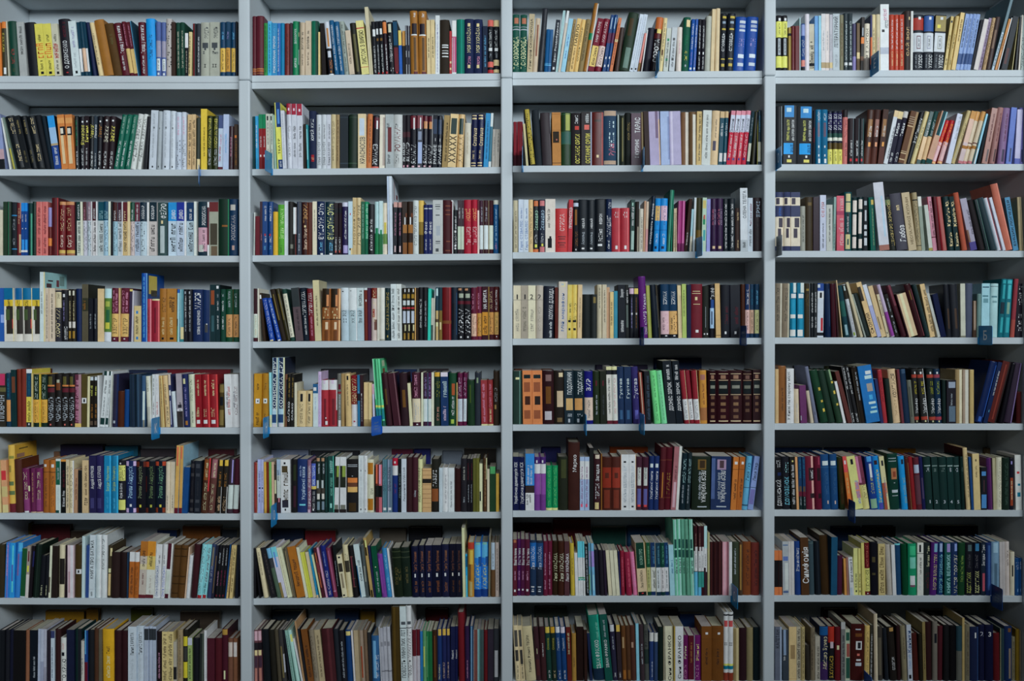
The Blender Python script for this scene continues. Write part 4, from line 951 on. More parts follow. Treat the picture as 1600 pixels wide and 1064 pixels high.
-1890 242 203 1 91 #141418 #a87858:94-98@10-60 #8a9080:80-88@20-90 m:68-74 w12-60@55,65=УКРАМ w:4-7@40-65
-1619 242 202 -6 82 #141418 #a87858:94-98@10-60 #8a9080:80-88@20-90 m:68-74 w12-60@55,65=УКРАМ w:4-7@40-65
-1373 217 202 0 74 #4c1428 #c09a84:7-50@5-95 p58-88@30,35=~ q12-46@60,50=~
-1152 193 205 0 67 #54142c #a87838:7-50 p58-88@30,35=~ q12-46@50,60=~ l:0-100@0-8
-955 242 205 0 83 #2c0e16 #b07828:9-52@5-95 w58-94@50,50=НА_БРИТА q12-46@50,60=~
-709 217 204 0 75 #341018 #a87840:10-52@5-95 a58-92@50,40=НА_БРИТА q12-46@50,60=~ #d09a50:0-100@0-15
-487 193 204 0 66 #401414 #b08a4c:10-52@5-90 w56-96@40,40=~ q12-46@50,50=~ w:5-7@40-60
@4 3
250 291 204 0 100 #b4aa92 #7a7468:72-72 #8a857814-60@50,50=~ k74-83h@45,60=1
545 266 204 0 91 #8e8476 #7a7468:72-72 #6a655814-60@50,50=~ k74-83h@50,60=1
816 291 204 0 100 #c0b69c #7a7468:72-72 #8a857814-60@50,50=~ k74-83h@50,60=2
1111 266 204 7 91 #a0968a #7a7468:72-72 #7a756814-60@50,50=~ k74-83h@50,60=2
1381 415 201 14 156 #141824 w36-96@70,35=КОМУНА_ДАВИДА #b8bcc02-32@70,25=~
1848 119 196 0 40 #4a1a14
1971 340 218 6 125 #b0a69a #3a5a8a12-80@50,30=Мій_марафон c:91-98@30-75 #9aa0a0:93-97@30-60
2315 168 206 7 59 #c8aa58 k48-66@60,45=~ k:30-34@20-80 k30-42@60,40=~ k:15-19@30-75
2487 217 206 7 75 #c8a858 k48-66@60,45=~ k:30-34@20-80 k30-42@60,40=~ k:15-19@30-75
2708 172 206 7 67 #bca27c k20-76@50,20=~
2905 315 169 0 89 #181c1c
3224 241 169 0 69 #1c2020 #6a5a30:80-94@40-80
3469 192 206 0 67 #aaa088 k56-96@50,25=~
3666 168 206 0 59 #b0a48c k30-90@50,30=~
3838 119 196 0 40 #a8866a #6a4a38:0-90@60-75
3961 143 178 0 44 #c0a470 k28-78@40,40=~
4108 146 181 0 52 #2c7488
4280 290 205 -7 100 #0e121a w76-92@50,45=Зозуля w12-34@50,45=~
4574 119 205 -7 42 #1a1c1c w66-92@50,60=~ #4a5450:20-62@20-80
4697 192 195 -1 64 #101218 #c0a0b0:87-98@5-95 w:46-50@40-70 v20-80@50,20=~
4894 160 195 -1 80 #101218 #caa858:87-98@5-95 w:46-50@40-70 z20-80@50,20=~
5139 276 237 -24 116 #4c1a5c w30-72@80,45=Мій_Марко w6-30@80,35=~
5433 145 202 -28 66 #7c8038 #9a9c58:0-100@40-60
5630 216 205 -42 75 #0e1620
5851 69 205 -42 25 #262014 e:20-80@0-8
5924 315 207 -8 110 #0a2a44 #c09ca0:6-50 w62-86@45,60=БІРМАН #b08a9412-46@55,60=~ k15-40@30,25=~ k:0-7 w:3-5@50-75
6243 314 207 -8 118 #0a2a44 #c8945c:6-50 w62-86@45,60=БІРМАН q12-46@70,45=~ k15-40@30,25=~ k:0-7 w:3-5@50-75
6587 143 202 -15 49 #c0a882 #8a7a5c:10-80@70-80
6734 168 207 -8 59 #98a85c k40-90@45,25=~
6906 168 204 -1 58 #141a34
7077 437 207 -1 152 #5a121e c:86-87@15-80 c:82-83@10-85 c:70-76@35-55 c:62-63@20-80 w:10-15@40-65
7519 241 199 -1 81 #1c1e1a e:20-60@45-50 w:6-9@20-40 w:6-9@65-85
7764 218 204 -1 91 #0e0e14 w72-95@60,60=Труфф #1a3a70:38-72@30-90 #8aa4cc:18-56@20-90 #16203a:25-50@40-60
8034 192 209 -15 68 #b49464 #3a2a18:4-5
8230 339 204 -1 125 #12141c m26-60@60,35=~ w:7-12@40-60
8597 388 203 -8 133 #12141c m26-60@60,35=~ w:7-12@40-60
8990 167 206 -1 59 #34180c
9161 167 206 -1 59 #0e2448 #c09a94:8-52 w62-90@50,45=~ q14-48=~ #c0a090:52-100@92-100
9333 167 206 -1 59 #102a40 #a88a74:8-52 t62-90@50,35=~ q12-48=~
9504 192 206 -1 67 #102a40 #a0a070:8-52@5-95 s62-90@50,30=~ q14-46=~
@4 4
10288 265 207 5 93 #6a5f50 #a8a292:0-100@70-100 k30-92@35,40=~
10558 290 207 5 110 #6e6252 #a09a86:0-100@75-100 k30-92@50,40=~
10876 265 209 -2 94 #0c5a74 #b4bcb8:82-100@50-100 #c0c0bc:72-80@20-90 #1a7a98:40-70@20-80 #c0beb8:35-42@10-80 #1a7a98:14-34@30-80 #c0bcb8:2-14@5-80
11145 265 209 -2 94 #0c5a74 #b4bcb8:82-100@50-100 #c0c0bc:72-80@20-90 #1a7a98:40-70@20-80 #c0beb8:35-42@10-80 #1a7a98:14-34@30-80 #c0bcb8:2-14@5-80
11415 216 207 -2 76 #2c2416 #7a6430:86-90@30-80 #5a482058-80@50,50=~ e:0-100@92-100
11635 143 207 -2 51 #12161a w46-84@50,40=~ w18-38@50,40=~
11782 118 207 -2 42 #12161a w46-84@50,40=~ w18-38@50,40=~
11905 241 207 5 110 #aab0b8 #1c3c7c:86-100 #a8b0b8:92-98@0-40 #d0d0cc:72-84 k:73-83@35-70 #9a2028:12-36@55-90 k:3-9
12223 216 206 -15 84 #0e1e38 #2a3a50:20-90@70-85
12468 185 206 -22 76 #34121a #1a0a10:0-100@45-55
12688 53 207 -31 51 #2a0e14
12849 35 220 -59 45 #bca27c
12988 185 200 -88 114 #0c3038 #1c4a44:40-70 #7a98a0:4-24@20-70
13300 141 207 -121 92 #a4a8ac #2a2620:72-99 #9aaaa8:88-97@20-60 m10-60@60,25=~ #7a8a40:3-9@20-70
13569 104 218 -153 60 #a89c80
13740 230 172 -172 68 #16201e #a8b0a8:0-100@0-20
13985 204 217 -163 78 #b89c70 #2a241c:66-92@0-60 q6-44@45,55=СЬОМИЙ
14205 160 208 -164 58 #8c90b0 #b0b4d0:60-100
14376 185 202 -155 64 #b49c74 #5a4a34:15-40@20-40
14572 104 169 -140 47 #b0a488 q44-92@55,40=Розлютити k:8-12@30-60
14743 137 208 -160 49 #a090a4 #7c3880:2-48
14890 173 169 -151 74 #1c1a18 e:46-50@40-70 e60-90@50,30=~ e10-36=~
15159 206 206 -179 73 #34121a #5a2a34:60-100@40-90
15379 43 172 -167 13 #2a1018
15428 348 170 -165 102 #b49c7c #d0b894:0-100@30-60
15794 254 209 -162 92 #2a1014 #6a3a40:0-90@80-92 #5a4020:70-88@40-60
16063 161 207 -151 58 #0e2022 #4a6460:0-100@85-92
16234 191 207 -117 100 #b89c70 k10-92@65,50=~
16528 114 174 -147 35 #a0a29c
16650 211 169 -118 62 #0a1230
16870 215 204 -37 75 #14161c #3a2a20:16-54@40-70 #2a3036:0-100@92-97
17090 289 204 -37 100 #181a20 #3a2a20:16-54@40-70 #2a3036:0-100@92-97
17383 191 206 -9 67 #a8a898 #6a6858:0-3
17578 272 207 4 101 #3e4456
17872 143 140 -3 34 #4a3628 #8a7868:20-100@20-70
18018 162 167 6 48 #5a7470
18189 314 207 4 110 #8ab0b8 #1a3a4c:92-94@10-90 #4a7078:75-78@10-80 #5a8088:64-72@20-80
18507 289 206 11 101 #94b4b4 #4a5a60:94-95 #4a7078:74-77@10-80 #6a8a8c:64-68@20-80
18800 191 224 41 82 #0c5660 #2a8a90:92-98@20-80 #2a8a90:66-90@30-75 #1a2a34:40-60@10-90 #2a8a90:8-34@30-80
19019 264 223 34 101 #0e5c68 #3a9aa0:92-98@20-80 #3a9aa0:66-90@30-75 #6a8a78:40-60@30-70 #2a8a90:8-34@30-80
19288 166 224 41 64 #7a2c34 #8c4038:0-30
19459 307 207 0 152 #14101a w60-96@70,50=~ w12-44@60,50=~
@5 1
-19662 294 205 4 108 #242018 #98284a:78-100@10-90 h:66-74 e10-60@50,65=ПЛОВЧІН
-19339 197 208 -3 76 #0e2a3c #b07840:10-50@10-90 t54-90=~
-19116 194 220 -9 71 #0c2628 #5a3222:60-88@20-85
-18918 170 223 -3 63 #5c2014
-18744 169 223 3 63 #64241a
-18571 219 223 3 81 #c0a440 #0c3048:52-94@5-95 #c4c8d0:93-100 q10-48@50,50=~ #1c2024:0-8@5-95 w:3-6@40-60 t56-90@50,30=~
-18348 46 206 3 17 #b0a068
-18298 244 203 3 82 #c08838 #0c2018:52-100 #a8b8a854-96@50,45=~ q10-48@50,45=~ #0c2018:0-8
-18050 46 203 3 16 #c89c38
-18001 244 203 3 82 #c08838 #0c2018:52-100 #a8b8a854-96@50,45=~ q10-48@50,45=~ #0c2018:0-8
-17753 293 203 3 99 #14100f #4a4420:78-96@20-70 #b06a38:77-80@5-95 #4c1620:66-74@5-95 e12-58@50,65=ЧОРНОБИЛЬ l:3-6@40-60
-17456 268 203 3 91 #14100f #8a8a78:80-90@30-70 #5a3018:70-84@20-80 e10-58@50,65=ЧОРНОБИЛЬ
-17183 268 203 3 91 #14100f #4a4420:78-96@20-70 #b06a38:77-80@5-95 #4c1620:66-74@5-95 e12-58@50,65=ЧОРНОБИЛЬ l:3-6@40-60
-16911 244 203 3 82 #14100f #4a4420:78-96@20-70 #b06a38:77-80@5-95 #4c1620:66-74@5-95 e12-58@50,65=ЧОРНОБИЛЬ l:3-6@40-60
-16663 244 203 3 82 #4c2230 #8a6a70:0-100@60-100 p10-90@40,50=~ #c09858:0-7
-16416 219 204 3 74 #403616 #b8bcbc:45-55@10-90 k:47-53@35-65
-16193 95 196 10 32 #b8ac88
-16094 144 196 10 48 #181410 #a8b0b8:92-99@10-90 y62-82@50,50=~ z18-46@60,50=~ #4a3c30:4-12@20-90
-15945 120 196 10 48 #181410 #a8b0b8:92-99@10-90 y62-82@50,50=~ z18-46@60,50=~ #4a3c30:4-12@20-90
-15796 70 199 3 24 #b4bcc0
-15722 184 216 49 70 #b0b8bc #0c2a28:92-100@0-60 #0c2a28:4-16@0-90 k60-84@50,45=~ f20-54@50,30=~
-15524 120 216 46 70 #b0b8bc #0c2a28:92-100@0-60 #0c2a28:4-16@0-90 k60-84@50,45=~ f20-54@50,30=~
-15326 44 201 25 24 #a8aca8 #c0b89c:0-100@70-100
-15252 207 204 18 74 #1e1c30 e:7-12@20-60 n:0-100@70-100
-15029 242 139 13 57 #3c1c10
-14782 176 145 12 53 #0e3464
-14559 107 204 -4 37 #142430 n:0-100@60-75
-14447 107 204 -4 37 #142430 n:0-100@60-75
-14336 219 204 -4 74 #1a2a3a #2a4256:0-100@40-60
-14113 157 199 8 81 #2a4460 #a0aca8:14-70@40-90 #6a6a60:0-14@50-90
-13866 169 197 -17 56 #b0b0a0 k70-92@40,45=~ #9a9a90:0-40 #c4c4b8:0-100@85-100
-13693 121 204 3 50 #b0b4c0 f60-94@50,40=~ m24-48@50,40=~
-13544 141 204 -4 74 #b8bcc4 e62-92@50,35=~ r24-48@50,40=~
-13322 121 199 -26 48 #a08452 #c0a470:0-100@80-100 f40-96@50,30=~
-13173 194 199 -33 65 #b09870 k44-84@40,40=~ k6-40@60,40=~
-12975 87 204 -25 41 #2c3050 #b0a090:80-100 #b8bcc4:60-70@20-80 #a8a8b0:5-50@30-60
-12852 144 138 -39 33 #a8b0bc e30-92@50,25=~
-12703 217 207 -18 84 #8a8288 k20-50@60,50=~ #2c2624:0-30 #b0acb0:30-34 #2a2830:36-42@20-90
-12456 218 204 -25 75 #121c44 c:82-92@20-60 v20-76@50,35=~ z:4-12@30-70
-12234 243 204 -19 83 #a8ac94 k50-90@40,40=~ #c8b8a0:0-100@70-100 k8-30@50,20=~
-11986 243 204 -12 83 #74141c c60-90@50,30=~ c20-38@40,40=~ w:7-14@20-70
-11739 292 204 -12 100 #74141c c60-90@50,30=~ c20-38@40,40=~ w:7-14@20-70 #b03a38:0-100@85-100
-11442 317 204 -12 108 #74141c c60-90@50,30=~ c20-38@40,40=~ w:7-14@20-70 #a83030:0-100@85-100
-11121 203 168 11 75 #3a2e18 #6a5a34:80-98 #6a5a34:5-40@10-90 k:50-70@20-80
-10849 268 205 -12 91 #b4b8c4 n38-68@35,25=~ r24-80@60,40=~
-10577 268 205 -12 91 #b4b8c4 n38-68@35,25=~ m24-80@60,40=~
@5 2
-9770 300 206 9 125 #9a6e1a k:44-53@22-80 #c0c4c0:44-53@25-75 k:47-50@45-60 q70-82@50,30=~ q4-28@50,40=~
-9466 268 206 9 108 #8c621a #b0b4b0:44-53@20-75 k:47-50@40-60 q70-82@50,30=~ q4-28@50,40=~
-9144 95 210 -5 34 #7ab0d0 #c0b890:0-22
-9046 193 267 7 97 #90a8c4 #14203a:26-100@15-80 #b0c0d023-96@48,50=КОЛИСКА_ДРУ #1a3458:6-18 #a8a4a8:0-5 #c8b890:0-100@88-100
-8823 243 267 2 108 #90a8c4 #14203a:26-100@15-80 #b0c0d026-96@48,50=КОЛИСКА_ДРУ #1a3458:6-18 #a8a4a8:0-5 #c8b890:0-100@82-100 S#1a2030
-8576 95 203 9 33 #5a3a28 k:20-90@50-100
-8478 144 203 9 49 #14120f #7a622856-94@50,45=~ w8-50@50,45=САЛЬКО
-8330 123 202 9 49 #14120f #7a622856-94@50,45=~ w8-50@50,45=САЛЬКО
-8181 95 170 2 28 #b0aa94
-8083 317 138 12 73 #b09c74 k:70-92@35-65 k10-68@50,35=~
-7762 267 138 12 67 #b09c74 k:70-92@35-65 k10-68@50,35=~
-7465 193 165 1 54 #a8b4c8 #1a4a70:78-100 #b8c0d0:84-92@10-70 #8a98b040-70@50,30=~
-7268 119 212 1 43 #a894b0 v5-95@50,30=~
-7145 267 179 1 80 #8c2830 #b8bcc0:79-100 #b0a0b0:92-100@30-60 #5a1820:3-60@40-70 w:17-20@60-75 w:4-12@60-90
-6873 341 179 1 102 #802028 #b8bcc0:79-100 #b0a0b0:92-100@30-60 #5a1820:3-60@40-70 #b8b0b0:35-100@85-100
-6528 144 204 1 50 #5a5a54 m:70-80@30-90 #6a2428:62-66 e14-60@60,40=~ w:0-12@30-90
-6380 119 204 1 58 #8a7048
-6207 218 203 -13 74 #b09668 k:88-96@40-70 k40-80@50,25=~
-5985 243 196 -6 79 #6a1018 c44-94@50,60=НЕБОЙ_СОТИЙ #b0b0b4:0-43 #8a3040:8-11@30-60
-5738 95 198 -6 32 #1e5a7c k:50-64 e:66-68@40-60
-5639 119 198 -6 40 #2a1418 e10-60@50,30=~ w:60-64@40-60
-5516 193 169 1 55 #b49c70 #8a7650:0-16
-5319 119 168 1 48 #b8a074 #8a7650:0-16
-5146 70 163 -16 20 #a0a0b4 #b08a98:76-100
-4998 94 260 -42 42 #3a9a64 #80c098:40-100@0-40 y:28-31 #1a6a70:10-26 #1c4a40:0-8 S#3a9060 D#a0b090:88-96@20-44 D#7a3a20:80-86@24-44
-4900 94 259 -37 53 #4aa070 #1a5a44:40-100@0-20 y:28-31 #1a6a70:10-26 #1c4a40:0-8 S#3a9060
-4776 92 260 -42 63 #58b080 #1a5a44:40-100@80-100 y:28-31 #1a6a70:10-26 #1c4a40:0-8 S#48a070 D#a0b090:88-97@20-60 D#6a4a30:78-85@24-60
-4628 227 205 -57 91 #2a1218 #4a3418:40-70@30-60
-4357 290 204 -68 100 #32161e #6a4a50:0-100@80-90
-4061 297 204 -27 108 #221016 #5a3a14:35-68@30-70
-3741 119 165 -33 33 #bcae8c
-3618 316 206 -13 109 #341420 #b8a890:7-51 p54-96@45,40=~ e12-48@50,50=~ w:2-4@45-65
-3297 70 206 1 25 #c4bc9c
-3223 168 204 1 58 #2c1428 #a8b0b0:8-51 v56-92@50,45=~
-3051 144 204 1 50 #381434 #a8b0ac:8-51 v56-92@50,45=~ s:0-100@0-10
-2903 95 206 1 33 #b4b4a0
-2804 242 206 1 92 #14241c #b08830:92-100@10-90 #7a7a2c54-84@60,55=~ #b07a6810-36@60,40=~
-2533 292 206 -6 100 #122a4e #b4acc0:92-100@5-95 #a0b4d054-84@55,55=~ #c0a0c410-38@50,40=~
-2238 291 203 1 99 #0e3420 #8a4020:58-80@40-80 w20-56@55,35=~ #8aa040:4-12@30-70
-1942 45 166 1 13 #a08a54
-1893 193 203 1 66 #4a1230 #a4acb4:8-51@0-95 #c0a0b856-92@40,60=~ e12-48@50,45=~
-1696 147 203 7 66 #4a1230 #a8b0b8:8-51@5-95 #c0a0b856-92@40,60=~ e12-48@50,45=~
-1499 267 175 -8 78 #142a18 #3a4a18:50-90@35-50
-1228 218 205 0 83 #22262e #6a7a60:80-90@30-60
-982 242 175 -8 71 #7a2a2e c:0-3 p40-92@40,40=~ p8-40@50,35=~
-735 218 175 -8 64 #742224 c:0-3 p40-92@50,40=~ c8-40@50,35=~
-514 218 209 0 77 #2a2018 #8a7040:30-38@20-50 e44-70@40,50=~
@5 3
230 360 205 0 133 #182a24 #4a6a60:0-100@70-80 c:84-88@30-70
619 365 207 -7 126 #b06a3e #0e1a1c:85-92@15-85 #7a4228:60-78@15-80 #34180f:36-52@25-80 #7a4228:10-26@15-80
988 389 207 -7 135 #b06a3e #0e1a1c:85-92@15-85 #7a4228:60-78@15-80 #1c1210:36-52@25-80 #7a4228:10-26@15-80
1381 438 207 -7 151 #240f12 #6a5250:80-92@30-80 #5a3818:38-70@30-75 #9a9498:8-24@20-80
1824 389 206 -7 134 #1a1410 #b0a080:88-96@50-90 #a89478:32-62@30-90 #5a4a30:4-12@30-80
2218 365 206 -7 126 #14222a #b0c4c455-97@50,60=ПОДОЛАНИ #a88858:26-48@20-90 e14-20@50,60=~ e:3-10@40-60
2586 413 206 -7 143 #101e24 #b0c0c055-97@50,60=ПОДОЛАНИ #a87a48:26-48@10-80 e14-20@50,60=~ e:3-10@30-50
3005 315 204 -7 108 #14145a #c0a090:7-50 w62-86@50,50=ВИР f12-46@50,30=~
3324 266 204 -7 91 #1a2414 m:72-82@40-60 e18-55@50,25=~
3595 245 204 -7 91 #14180f m:72-82@40-60 f18-55@50,25=~
3865 192 221 -13 72 #b8b0a8 m:0-6 k:86-94 c:94-100 k18-80@50,40=~
4062 217 221 -13 81 #bcb4ac m:0-6 k:86-94 c:94-100 #a04a5018-80@50,40=~
4283 266 220 -13 99 #122440 e:0-0 #a8c0d044-80@50,35=Густав #2a4a6a:8-24@30-70
4553 266 220 -13 117 #122440 #a8c0d044-80@50,35=Густав #2a4a6a:8-24@30-70
4872 256 220 -26 117 #262050 #b0b0d844-80@55,50=Густав #4a4a8a:8-24@30-80
5192 143 198 -43 48 #6a3028 #c0a890:0-100@40-55
5339 219 203 -21 116 #0e1016 #3a4a5a8-92@60,45=~
5683 240 205 -55 92 #62b870 #2a5a3450-92@50,30=~ #2a5a346-44@50,30=~
5953 216 205 -62 75 #6abc84 #2a5a347-94@50,20=~
6174 339 242 -47 138 #10161c #d0d4d420-66@60,40=ДІОНІС_ЗІРОК #d0d4d470-94@50,45=~
6518 264 242 -41 128 #11171d #d0d4d420-66@60,40=ДІОНІС_ЗІРОК #d0d4d470-94@50,45=~
6837 191 205 -56 67 #761c26 #b4b4b4:7-46 c:0-100@92-100 f10-42@50,40=~
7034 191 205 -56 67 #681622 #b4b8b8:7-46 f10-42@50,40=~
7230 216 205 -42 75 #741a24 #b8b8b8:7-46 f10-42@50,40=~ c:0-100@92-100
7451 266 205 -15 92 #a87434 #8a5a50:82-92@10-80 m36-78@50,30=~ #8a5a38:6-30
7721 339 205 -1 117 #200a0e k #b8a080:93-94@25-85 #7a5a48:84-91@35-70 #b8a080:81-82@25-85 #0e1416:56-80@25-85 #6a6a60:66-72@30-80 #b8a080:54-55@25-85 #5a4030:46-52@35-75 #5a4030:34-40@35-75 #5a4030:22-28@35-75 #5a4030:10-16@35-75 #b8a080:4-6@25-85
8065 486 205 -1 167 #240a10 #b8a080:93-94@15-90 #7a5a48:84-91@30-70 #b8a080:81-82@15-90 #0e1416:56-80@15-90 #6a6a60:66-72@20-80 #b8a080:54-55@15-90 #5a4030:46-52@30-70 #6a5038:34-40@30-70 #5a4030:22-28@30-70 #5a4030:10-16@30-70 #b8a080:4-6@15-90
8555 486 205 -1 166 #240a0e #b8a080:93-94@10-90 #7a5a48:84-91@30-70 #b8a080:81-82@10-90 #0e1416:56-80@10-90 #6a6a60:66-72@20-80 #b8a080:54-55@10-90 #5a4030:46-52@30-70 #6a5038:34-40@30-70 #5a4030:22-28@30-70 #5a4030:10-16@30-70 #b8a080:4-6@10-90
9046 388 204 -1 133 #1e090c #8a7058:93-94@10-90 #5a4038:84-91@30-70 #8a7058:81-82@10-90 #0e1416:56-80@10-90 #5a5a50:66-72@20-80 #8a7058:54-55@10-90 #4a3428:46-52@30-70 #4a3428:34-40@30-70 #4a3428:22-28@30-70 #8a7058:4-6@10-90
9439 315 207 -1 109 #200a0e #b8a080:93-94@10-90 #7a5a48:84-91@30-70 #b8a080:81-82@10-90 #0e1416:56-80@10-90 #6a6a60:66-72@20-80 #b8a080:54-55@10-90 #5a4030:46-52@30-70 #5a4030:34-40@30-70 #5a4030:22-28@30-70 #b8a080:4-6@10-90
@5 4
10297 143 208 -2 51 #a88c64 #8a7250:0-100@0-30
10444 290 220 -2 107 #704828 q22-62@50,25=~
10738 168 210 -2 60 #b4b4b4 k6-94@50,55=У_Києві_На_старому_місті
10910 119 210 -2 51 #b4b8b8
11057 188 131 -12 48 #b0a088 e4-60@50,25=~
11278 251 146 -25 95 #54284e e:8-20@5-15
11670 130 125 -87 35 #a89c88
11841 143 220 -104 80 #5a5e70 #3a3c48:14-20@40-60
12062 283 207 -123 100 #143020 #a08838:60-66@60-90 #a08838:38-42@60-90 #b09840:20-26@60-90
12356 259 207 -123 109 #16281e
12674 234 208 -136 84 #1a3020 #b09840:74-78@60-95 #b09840:54-60@60-95 #b09840:32-36@60-95 #6a8060:80-100@60-95
12919 105 164 -127 46 #b8bcb8
13091 162 205 -147 57 #4a2420
13262 116 221 -110 53 #141416 w:0-100@0-8 w60-98@50,50=~ w2-18@50,50=~
13409 140 221 -116 53 #1a1a1c w52-98@50,50=~ w2-18@50,50=~
13556 222 219 -91 89 #1e1814 #3a342c:0-96@10-20 e40-90@60,30=~
13801 527 221 -96 199 #1a5c94 #b0c4d4:84-90@50-90 #a0b8cc:76-82@40-90 #8a8078:54-68@45-85 #3a88c0:40-48@50-75 #a0bcd0:32-36@40-90 #8ab0cc:24-27@50-90 #8ab0cc:16-20@40-90
14340 117 172 -84 35 #22264a
14462 190 206 -70 67 #8a2a30 #5a1a20:0-100@0-15 #4a161c40-86@50,40=~
14658 181 171 -59 56 #14201c
14854 288 208 -63 102 #b49a78 k46-92@55,45=КОМПАНІЯ #8a725014-44@50,30=~
15148 93 208 -56 34 #5a2a30
15246 240 208 -56 85 #0e2238 #2a3e54:92-100@30-90
15490 167 166 -53 47 #5a5c52 #3a3c34:15-85@30-50
15662 191 208 -36 102 #1e1e1e #8a3428:84-90 w:91-95@50-75 #b8a41854-78@55,45=~ w18-46@60,50=Мольфар #8a3428:6-12 c:2-5@40-60
15955 264 208 -63 93 #20201f #8a3428:84-90@5-85 w:91-95@40-65 #b8a41854-78@55,45=~ w18-46@60,50=Мольфар #8a3428:6-12 c:2-5@40-60 w:0-100@88-100
16224 240 208 -36 85 #141c1c #8a3428:84-90 w:91-95@40-65 #a0a01854-78@55,45=~ w18-46@60,50=Мольфар #8a3428:6-12 c:2-5@40-60
16469 240 208 -29 85 #102438 #7a3440:84-90 w:91-95@40-65 #8a941c54-78@55,45=~ w18-46@60,50=Мольфар #8a3440:6-12 c:2-5@40-60
16714 143 166 -11 41 #0a1a18
16860 363 166 -3 102 #141018 #7a8290:82-96@20-90 e42-70@50,20=~ #4a5a68:4-40@25-90
17227 265 206 -3 92 #8a7450 #b4ac94:0-100@50-100
17496 216 206 -3 75 #8a7868 #b0aca0:0-100@40-100
17716 216 206 -3 75 #a08a5a #5a4a34:0-100@0-20
17937 286 241 142 126 #0e1c40 #2a4a8a:10-95@80-95 #2a4a8a:2-10@30-70
18254 162 240 137 67 #0e1c3c w46-86@70,35=~ s:18-22@60-70
18426 322 241 141 174 #441410 #1a1010:0-100@80-100 #6a2a20:5-95@40-55
18866 188 233 117 75 #0c0a10
19061 309 233 95 123 #241828 #6a5a80:0-100@75-90
19574 192 122 0 75 #3a1414
@6 1
-19657 120 203 -10 58 #a89a6c r:60-78@0-60
-19483 219 203 -24 74 #a87a58 r:62-80@10-90 #a09060:30-50 #a89a6c:0-15
-19260 253 260 -13 116 #a8883c #6a6a30:80-84@20-90 #4a5a38:26-32@0-90 #4a5a38:40-46@0-80 #501820:0-13 #7a6a30:60-70@10-50 S#a8802c D#5a4a20:92-94@22-60 D#7a5a48:80-86@12-45
-18987 281 206 -17 100 #3a1c14 S#44200f
-18689 269 171 -21 76 #521a3c c30-96@50,45=~ #6a3058:5-32@15-90 w:0-4@20-80 c:48-60@85-100
-18416 194 172 -5 55 #4a1636 #8a6a4a24-90@50,30=~ #a08a70:0-2
-18218 269 172 -5 76 #521a3e c30-92@50,45=~ #6a3058:5-32@10-80 #a08a70:0-2
-17945 244 204 3 82 #7a4618 #a0a0a0:87-92@20-60 #5a3414:76-78 q10-66@50,35=~
-17697 244 204 10 91 #88501e #b0b0ac:86-92@35-75 #5a3414:76-78 q12-70@60,40=~
-17424 194 209 3 68 #9ea8a4 #0c4434:52-96@5-90 e62-84=~ e8-48@50,25=~ #0c3430:0-5@0-70
-17226 194 207 3 67 #0c0e0e m48-80@60,40=~ w12-42@60,50=~ o:96-100
-17028 120 207 3 42 #a4967a k52-90@60,60=~ k10-46@60,50=~
-16904 170 202 3 57 #ac9e80 k52-88@50,60=~ k10-48@50,50=~ w:0-100@80-100
-16730 145 170 11 48 #8a6a50 m30-80@60,40=~
-16557 145 165 3 40 #0c0e10
-16408 246 204 3 91 #a08a68 q34-90@60,40=~ k15-30@60,60=~
-16135 268 222 -3 99 #161334 w42-82@50,40=Андрій_КУРКОВ #2c2a50:8-26@20-70
-15863 293 222 -4 108 #1a163c w42-82@50,40=Андрій_КУРКОВ #2c2a50:8-26@20-70
-15565 268 222 3 99 #166488 #7a9a6838-82@55,40=Богдан_Мельничук #3a8ab08-28@50,30=~ #2a84b0:0-100@80-100
-15293 268 222 3 99 #145a7a #7a8a4838-82@45,40=Богдан_Мельничук #3a8ab08-28@50,30=~ #2a84b0:0-100@85-100
-15020 293 205 3 99 #14141a #b8b45c:61-90@5-95 q63-88@30,40=~ q63-88@70,40=~ w28-57@40,40=Юрій_ВАВИНА #b8b45c:6-25@5-95 w:92-95@25-45
-14723 392 202 3 131 #101c40 #a08ab0:90-99@0-30 #a08ab0:90-99@75-100 #a08ab0:1-9@0-30 #a08ab0:1-9@75-100 #7a96b028-90@45,40=Роман_Андрусік w:12-17@40-60
-14326 367 203 3 123 #100f14 #4a2018:88-98@5-40 #4a2018:88-98@80-100 #58604828-90@45,35=Роман_Андрусік #a09a38:11-16@40-60 #4a2018:1-10@0-30
-13955 367 203 3 123 #0e1116 #7a2c1c:88-98@0-40 #48583828-90@60,35=Роман_Андрусік #8a8a38:11-16@50-70 #4a2018:1-10@0-30 #3a1414:40-70@0-15
-13583 392 203 2 131 #0e141e #8a3420:90-98@0-35 #8a3420:90-98@70-100 #4a705828-90@50,40=Роман_Андрусік #b0a03c:11-16@40-60 #6a2c18:1-10@0-25 #6a2c18:1-10@70-100
-13187 169 198 10 56 #a89c88 k6-36@50,20=~
-13014 169 198 10 56 #a49884 k10-36@50,20=~
-12841 144 262 24 74 #a88244 m:0-8 #a8503c:70-98@20-60 S#7a9ab4
-12667 120 262 19 53 #a07a40 m:0-8 #a8503c:80-98@20-60 S#7a9ab4
-12544 209 178 34 72 #0e3460
-12296 194 203 23 74 #101016 #2c2a2c:86-94@20-80 #2c2a2c:70-76@20-80 #2a262834-62@50,20=~ #2c2a2c:20-26@20-80 #2c2a2c:4-10@20-80
-12073 243 203 16 82 #10141c #2c2e34:86-94@20-80 #2c2e34:70-76@20-80 #2a2a3034-62@50,20=~ #2c2e34:20-26@20-80 #2c2e34:4-10@20-80
-11826 267 213 42 95 #3a2016 #6a3a1c:60-98@10-70 c66-92@50,35=~ c6-56@50,40=~ r:40-100@80-95
-11554 248 213 49 112 #4a2c28 #7a5054:64-98@10-90 c66-92@55,35=~ c6-56@50,40=~
